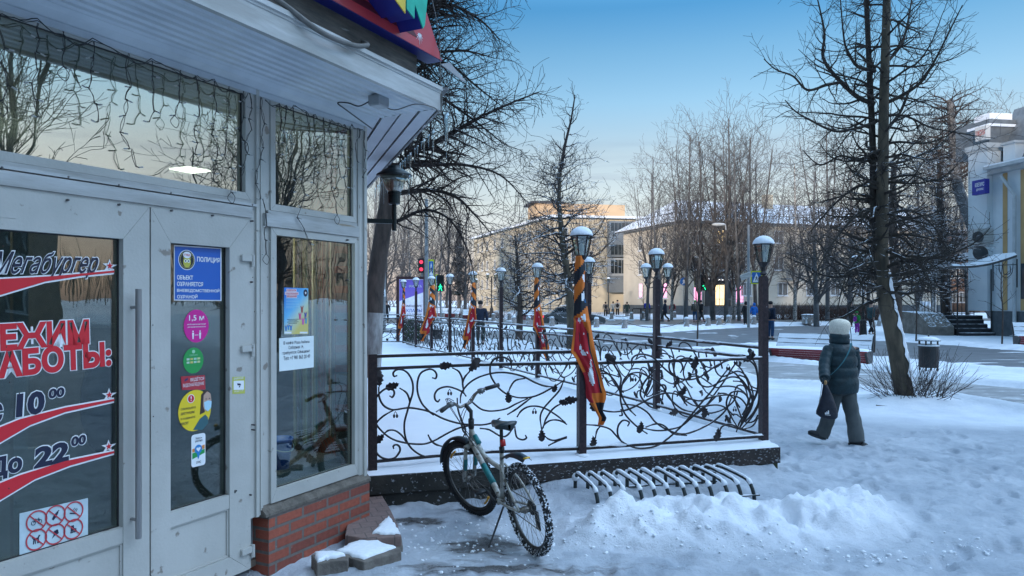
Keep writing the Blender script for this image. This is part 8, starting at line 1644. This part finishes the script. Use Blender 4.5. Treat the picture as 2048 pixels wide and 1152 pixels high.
# drooping lower tiers of the same lime are carried by a second, denser neighbour behind it
cfgD = dict(seg=[.3,.16,.12,.1], wig=[.05,.12,.14,.13], trop=[.02,.015,-.01,.03], dens=[7,4.2,3.6,0], t0=[.3,.14,.1,0], ang=[75,50,42,0], len=[2.6,1.25,.55,0], tap=[.5,.4,.4,0], rr=[.3,.55,.6,0], sides=[10,5,4,3], rmin=.006, max=3, flip=-.3)
tree('dark snow-flecked tree close behind the leaning lime', [W(1790,668,30), W(1792,560,30), W(1785,440,30), W(1788,330,30)], (.26,.10), cfgD, 5, tw=TWIGS, t0=.25)
tree('short-trunked spreading tree right of the leaning lime', [W(1895,655,40), W(1886,560,40), W(1880,440,40), W(1878,300,40)], (.26,.10), cfgD, 6, tw=TWIGS, t0=.22)
tree('thick leaning trunk rising behind the pale building', [W(1990,560,48)-Vector((0,0,2.4)), W(1950,470,48), W(1915,370,48), W(1905,270,48), W(1900,200,48)], (.42,.20), dict(cfgD, len=[4.2,1.9,.8,0], dens=[3.2,2.4,2.0,0], seg=[.5,.3,.2,.15], rmin=.010, trop=[.02,.05,.04,.03]), 7, bark=FARB, tw=TWIG, t0=.5)
# café tree with long drooping boughs in front of the sky
d = 14.5; cfgC = dict(seg=[.25,.14,.10,.08], wig=[.05,.10,.12,.13], trop=[.0,-.02,-.02,.0], dens=[5,10.5,7.5,0], t0=[.25,.08,.08,0], ang=[60,50,46,0], len=[2.4,1.3,.55,0], tap=[.3,.5,.4,0], rr=[.4,.5,.55,0], sides=[12,6,4,3], rmin=.0040, max=3)
ct = tree('big dark tree behind the wall lamp with whitewashed lower trunk and sweeping boughs', [Vector((W(741,740,d).x, d, .3)), W(746,660,d), W(752,560,d), W(766,460,d), W(776,380,d), W(770,280,d), W(790,150,d), W(810,0,d), W(820,-160,d)], (.195,.11), cfgC, 3, tw=TWIG, t0=.55,
  extra=[([W(772,400,d), W(820,310,d), W(885,278,d+.1), W(941,245,d), W(1006,213,d-.1), W(1078,184,d-.1)], (.075,.010)), ([W(770,390,d), W(829,382,d), W(872,381,d+.2), W(915,396,d), W(950,430,d), W(985,470,d)], (.060,.009)), ([W(775,300,d), W(805,220,d), W(850,180,d), W(905,210,d), W(960,250,d), W(1010,290,d)], (.055,.009)),
   ([W(785,190,d), W(830,90,d), W(860,30,d), W(900,10,d), W(960,40,d), W(1000,80,d)], (.070,.010)), ([W(770,450,d), W(800,440,d), W(850,420,d+.2), W(900,440,d), W(935,500,d), W(950,560,d)], (.045,.008)), ([W(800,60,d), W(850,10,d), W(900,-30,d), W(960,-50,d), W(1020,-20,d)], (.06,.01)), ([W(780,330,d), W(850,330,d-.2), W(930,330,d-.3), W(1000,350,d-.3), W(1050,400,d-.3)], (.05,.008)), ([W(790,140,d), W(840,120,d+.3), W(900,130,d+.3), W(950,170,d), W(1000,210,d)], (.05,.008)),
   ([W(785,160,d), W(760,60,d), W(740,-60,d)], (.07,.02))])
m = MB(); wq = spline([Vector((W(741,740,d).x, d, .3)), W(746,660,d), W(748,625,d)], 6); m.tube(wq, [.200-.012*i/len(wq) for i in range(len(wq))], 16, cap=False); m.build('whitewash', M('whitewash', (.42,.41,.40), (.14,.12,.11), scale=4, rough=.95, bump=.8, bscale=20, stretch=(1,1,.4)), ct, smooth=True)
# pollarded limes with curly snowy shoots
cfgP = dict(seg=[.25,.16,.10,.08], wig=[.05,.16,.20,.18], trop=[.0,.01,.02,.04], dens=[10,5.6,4.6,0], t0=[.3,.12,.12,0], ang=[72,52,48,0], len=[2.5,1.15,.5,0], tap=[.45,.4,.4,0], rr=[.38,.5,.6,0], sides=[9,5,4,3], rmin=.0058, max=3)
d = 27; tree('mossy pollarded tree with curly snow-lined shoots behind the big flag', [W(1143,697,d), W(1143,640,d), W(1136,560,d), W(1125,480,d), W(1118,400,d), W(1122,335,d)], (.20,.045), cfgP, 9, bark=MOSSB, tw=TWIGS, t0=.30, extra=[([W(1122,340,d), W(1130,290,d), W(1142,240,d), W(1150,190,d)], (.07,.02))])
d = 32; tree('slim pollarded tree left of the striped flag, shoots rimmed with snow', [W(1037,686,d), W(1040,620,d), W(1036,540,d), W(1030,470,d)], (.17,.03), dict(cfgP, len=[2.2,1.1,.45,0]), 10, tw=TWIGS, t0=.28)
cfgS = dict(seg=[.2,.12,.1,.1], wig=[.04,.07,.1,.1], trop=[.02,.05,.05,0], dens=[3.5,2.5,0,0], t0=[.35,.2,.1,0], ang=[45,40,40,0], len=[.9,.42,.3,0], tap=[.5,.4,.4,0], rr=[.5,.5,.6,0], sides=[7,4,3,3], rmin=.006, max=2)
for px, py, H, l_, sd in ((1394,700,3.0,'young sapling between the second post and the corner post',1),(2004,690,3.4,'young sapling in front of the pale building steps',2),(1832,684,3.0,'young sapling right of the leaning trunk',3),(1748,705,1.8,'thin maroon stem behind the woman and leaning trunk',4),(1287,640,3.2,'small sapling before the left pink window',5),(1528,655,3.6,'young tree behind the corner lantern post',6),(2100,705,3.6,'young sapling just past the right edge',7)):
    P = G(px, py); tree(l_, [P, P+Vector((.03,0,H*.4)), P+Vector((-.04,0,H*.7)), P+Vector((.02,0,H))], (.035,.012), cfgS, sd, name='sapling', group='young saplings', n=6)
# twiggy shrub at the foot of the lime
P = G(1822,812); sb = thing('bare_shrub', 'fan of bare dark stems round the foot of the leaning lime', 'shrub', P); rg = random.Random(4); m = MB()
for i in range(120):
    a = rg.uniform(0, 6.28); p = P+Vector((rg.uniform(-.35,.5), rg.uniform(-.25,.2), .05)); e = rg.uniform(15,75); dd = Vector((math.cos(a)*math.cos(R(e))*1.3, math.sin(a)*math.cos(R(e))*.6, math.sin(R(e)))).normalized(); L_ = rg.uniform(.45,1.15); q = [p]; 
    for k in range(6): dd = (dd+rv(rg)*.07+Vector((0,0,.05))).normalized(); q.append(q[-1]+dd*L_/6)
    m.tube(q, [.0058*(1-.6*k/6) for k in range(7)], 4, cap=False)
    for k in (3,4,5):
        if rg.random() < .6: d2 = (dd+rv(rg)*.45).normalized(); m.tube([q[k], q[k]+d2*.09, q[k]+d2*.2+Vector((0,0,.02))], [.003,.0025,.002], 3, cap=False)
m.build('stems', M('shrub_stem', (.045,.030,.028), rough=.8), sb)
q0 = G(1752,812,.08); tag(MB().tube(spline([q0, q0+Vector((.2,-.05,-.01)), q0+Vector((.5,-.12,-.03))], 4), .022, 8).build('fallen_branch', BARK, None, smooth=True), 'short broken branch half sunk in snow left of the lime', 'branch')
# distant rows: a few kinds built once, then copied, each with its own crown turned and sized
def proto(seed, H, cfg, bark, tw, r0, lean=0, forks=3, nm='far_tree'):
    rg = random.Random(seed); t = thing(nm, 'x', 'tree', (0,0,0)); m = MB(); P = [Vector((0,0,-.2)), Vector((lean*.3,0,H*.25)), Vector((lean,0,H*.55)), Vector((lean*1.1,.1,H*.97))]; q, ds, rad, L_ = trunk(m, P, (r0, r0*.22), 8, 5); m.build('trunk', bark, t, smooth=True); c = MB(); kids(c, q, ds, rad, L_, 0, cfg, rg)
    for f in range(forks):
        a = rg.uniform(0, 6.28); b0 = q[int(len(q)*rg.uniform(.18,.4))]; s_ = rg.uniform(1.2,2.6); q2, d2, r2, l2 = trunk(c, [b0, b0+Vector((math.cos(a)*s_*.5, math.sin(a)*s_*.5, H*.2)), b0+Vector((math.cos(a)*s_, math.sin(a)*s_, H*.6))], (r0*.5, r0*.10), 6, 5); kids(c, q2, d2, r2, l2, 0, cfg, rg, .25)
    c.build('crown', tw, t); return t
cfgF = dict(seg=[.8,.5,.35,.3], wig=[.03,.06,.10,.1], trop=[.02,.07,.05,.03], dens=[1.5,1.65,1.6,0], t0=[.22,.2,.15,0], ang=[44,40,42,0], len=[4.8,2.1,.95,0], tap=[.55,.4,.4,0], rr=[.42,.5,.55,0], sides=[8,4,3,3], rmin=.010, max=3)
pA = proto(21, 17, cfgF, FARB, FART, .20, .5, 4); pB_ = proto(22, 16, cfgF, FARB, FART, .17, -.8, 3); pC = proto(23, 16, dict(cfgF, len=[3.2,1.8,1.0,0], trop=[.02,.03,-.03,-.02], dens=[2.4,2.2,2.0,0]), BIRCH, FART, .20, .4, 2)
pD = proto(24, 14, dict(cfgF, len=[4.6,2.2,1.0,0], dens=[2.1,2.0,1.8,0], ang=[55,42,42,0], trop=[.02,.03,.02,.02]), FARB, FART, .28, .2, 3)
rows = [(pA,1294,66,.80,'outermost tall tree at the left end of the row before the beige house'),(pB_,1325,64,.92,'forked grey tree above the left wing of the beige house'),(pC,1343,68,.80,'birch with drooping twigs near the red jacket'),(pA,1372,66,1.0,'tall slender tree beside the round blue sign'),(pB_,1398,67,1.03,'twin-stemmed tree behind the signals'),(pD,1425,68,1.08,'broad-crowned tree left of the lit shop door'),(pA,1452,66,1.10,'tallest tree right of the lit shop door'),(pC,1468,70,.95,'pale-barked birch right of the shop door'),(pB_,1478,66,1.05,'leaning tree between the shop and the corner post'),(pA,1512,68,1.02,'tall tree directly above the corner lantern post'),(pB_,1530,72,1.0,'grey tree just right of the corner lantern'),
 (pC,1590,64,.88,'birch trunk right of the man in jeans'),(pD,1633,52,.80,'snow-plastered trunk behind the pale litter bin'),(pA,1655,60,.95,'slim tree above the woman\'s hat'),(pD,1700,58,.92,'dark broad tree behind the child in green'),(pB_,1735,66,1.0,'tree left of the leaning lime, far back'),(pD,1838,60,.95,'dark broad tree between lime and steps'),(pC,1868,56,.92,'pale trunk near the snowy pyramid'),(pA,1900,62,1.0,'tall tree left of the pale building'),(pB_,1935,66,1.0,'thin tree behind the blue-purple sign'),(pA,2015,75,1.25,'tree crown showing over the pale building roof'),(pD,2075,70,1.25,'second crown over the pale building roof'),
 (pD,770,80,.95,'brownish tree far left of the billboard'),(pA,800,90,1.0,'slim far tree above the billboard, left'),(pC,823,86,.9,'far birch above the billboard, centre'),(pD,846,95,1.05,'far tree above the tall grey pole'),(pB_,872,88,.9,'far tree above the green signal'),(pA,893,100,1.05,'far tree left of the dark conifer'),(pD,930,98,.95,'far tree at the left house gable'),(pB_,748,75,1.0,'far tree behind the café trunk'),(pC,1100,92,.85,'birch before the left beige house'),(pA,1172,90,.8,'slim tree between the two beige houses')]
used_ = set(); rg = random.Random(77)
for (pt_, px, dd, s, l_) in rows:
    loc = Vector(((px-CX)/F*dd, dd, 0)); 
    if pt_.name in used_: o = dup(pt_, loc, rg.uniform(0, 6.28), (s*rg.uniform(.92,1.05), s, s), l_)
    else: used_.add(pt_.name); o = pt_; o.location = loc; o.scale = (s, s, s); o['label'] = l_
    o['group'] = 'tall bare trees beyond the square'
# dark conifer
cn_ = thing('conifer', 'dark evergreen conifer left of the left beige house', 'tree', ((918-CX)/F*105, 105, 0)); rg = random.Random(6); m = MB(); bx_ = (918-CX)/F*105; m.tube([(bx_,105,0),(bx_,105,12)], [.3,.05], 8); m.build('trunk', FARB, cn_); m = MB()
for i in range(7000):
    z = rg.uniform(.08,1)**.8; r_ = (1-z)*3.0*(.6+.4*math.sin(z*38))*rg.random()**.5+.1; a = rg.uniform(0, 6.28); p = Vector((bx_+r_*math.cos(a), 105+r_*math.sin(a), 1.2+z*11.5-r_*.25)); u = Vector((math.cos(a), math.sin(a), -.3))*.22+rv(rg)*.05; v = Vector((-math.sin(a), math.cos(a), 0))*.08; m.add([p-u, p+v, p+u, p-v], [(0,1,2,3)])
m.build('crown', M('conifer_needles', (.035,.05,.03), (.015,.022,.014), scale=.8, rough=.9, snow=.05), cn_)
# wooded skyline that reads as one mass, with bushes along the street
rg = random.Random(31); m = MB()
for k in range(150):
    az = R(-50+155*k/149); dq = rg.uniform(150,185); x = math.sin(az)*dq; dd = math.cos(az)*dq; H = rg.uniform(6,11)*(1 if az < R(42) else 1.9)
    for j in range(34):
        p = Vector((x+rg.gauss(0,2.6), dd+rg.gauss(0,2), rg.uniform(.0,.5)*H)); q = p+Vector((rg.gauss(0,1.2), 0, H*rg.uniform(.25,.6))); m.tube([p, p.lerp(q, .5)+Vector((rg.gauss(0,.3),0,0)), q], [.09,.06,.03], 3, cap=False)
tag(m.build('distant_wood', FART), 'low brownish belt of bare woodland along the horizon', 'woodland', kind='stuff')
def thicket(px, py, n, w0, h0, label, seed, mat=TWIG):
    rg = random.Random(seed); P = G(px, py); m = MB()
    for i in range(n):
        p = P+Vector((rg.gauss(0,w0*.35), rg.gauss(0,.4), 0)); dd = Vector((rg.gauss(0,.35), rg.gauss(0,.2), 1)).normalized(); q = [p]
        for k in range(4): dd = (dd+rv(rg)*.16).normalized(); q.append(q[-1]+dd*h0*rg.uniform(.6,1)/4)
        m.tube(q, [.012,.010,.008,.007,.006], 3, cap=False)
    t = thing('hedge', label, 'hedge', P, group='leafless hedges along the street'); m.build('stems', mat, t); return t
RT_ = M('reddish_stem', (.10,.055,.045), rough=.9, snow=.1)
for i, (x, y, n, w0, h0, l_) in enumerate(((1600,639,900,7,1.9,'reddish leafless hedge under the ground-floor windows right of the corner post'),(1690,641,700,6,1.5,'leafless hedge behind the child in green'),(1790,644,500,4,1.3,'leafless hedge right behind the leaning trunk'),(1720,640,600,6,1.6,'tall leafless hedge left of the leaning trunk'),(960,636,500,5,.9,'low snowy hedge before the left beige house'),(1130,637,500,6,.8,'low hedge behind the grey car'))): thicket(x, y, n, w0, h0, l_, i, RT_)
hv = thing('house', 'added unseen house-shaped block behind the viewer that shades the near ground', 'house', (0,-28,0)); m = MB(); m.bx(-75,60,-36,-24,0,20); m.build('wall', BEI2, hv); m = MB(); m.bx(-75.6,60.6,-36.6,-23.4,20,20.7); m.build('roof', RSN, hv)  # block added out of view, its height set to keep sun off the near ground
vh = Wall((60,-24,0),(-75,-24,0))
for k in range(24):
    for z in (2.0, 5.4, 8.8, 12.2, 15.6): vh.window(3+k*5.5, z, 1.4, 1.6, hv, z=1, sill=False, bars=0)
# trees, fence and houses on the far side of the square beyond the right edge: they show mirrored in the café glass
for i, (x, y, s, l_, pt_) in enumerate(((11.5,2.6,.55,'tree right of the viewer, mirrored in the wide transom window',pD),(16.5,4.5,.75,'tree mirrored at the left of the door glass',pA),(12.5,9.6,.55,'branchy tree mirrored in the narrow upper window',pD),(22,1.0,.8,'farther tree mirrored behind the first',pB_),(19,13,.75,'farther tree mirrored in the narrow window',pA))): o = dup(pt_, Vector((x, y, 0)), i*1.3, s, l_, group='trees of the square seen only as reflections')
mh = thing('house', 'long plain beige house across the street, seen mirrored in the glass', 'house', (46,2,0)); m = MB(); m.bx(44,54,-34,9,0,7.5); m.build('wall', M('grey_render', (.20,.21,.22)), mh); m = MB(); m.bx(43.4,54.6,-34.6,9.6,7.5,8.0); m.build('roof', RSN, mh)
vm = Wall((44,9,0),(44,-34,0))
for k in range(11):
    for z in (2.0, 5.2): vm.window(2.5+k*3.9, z, 1.3, 1.6, mh, z=1)
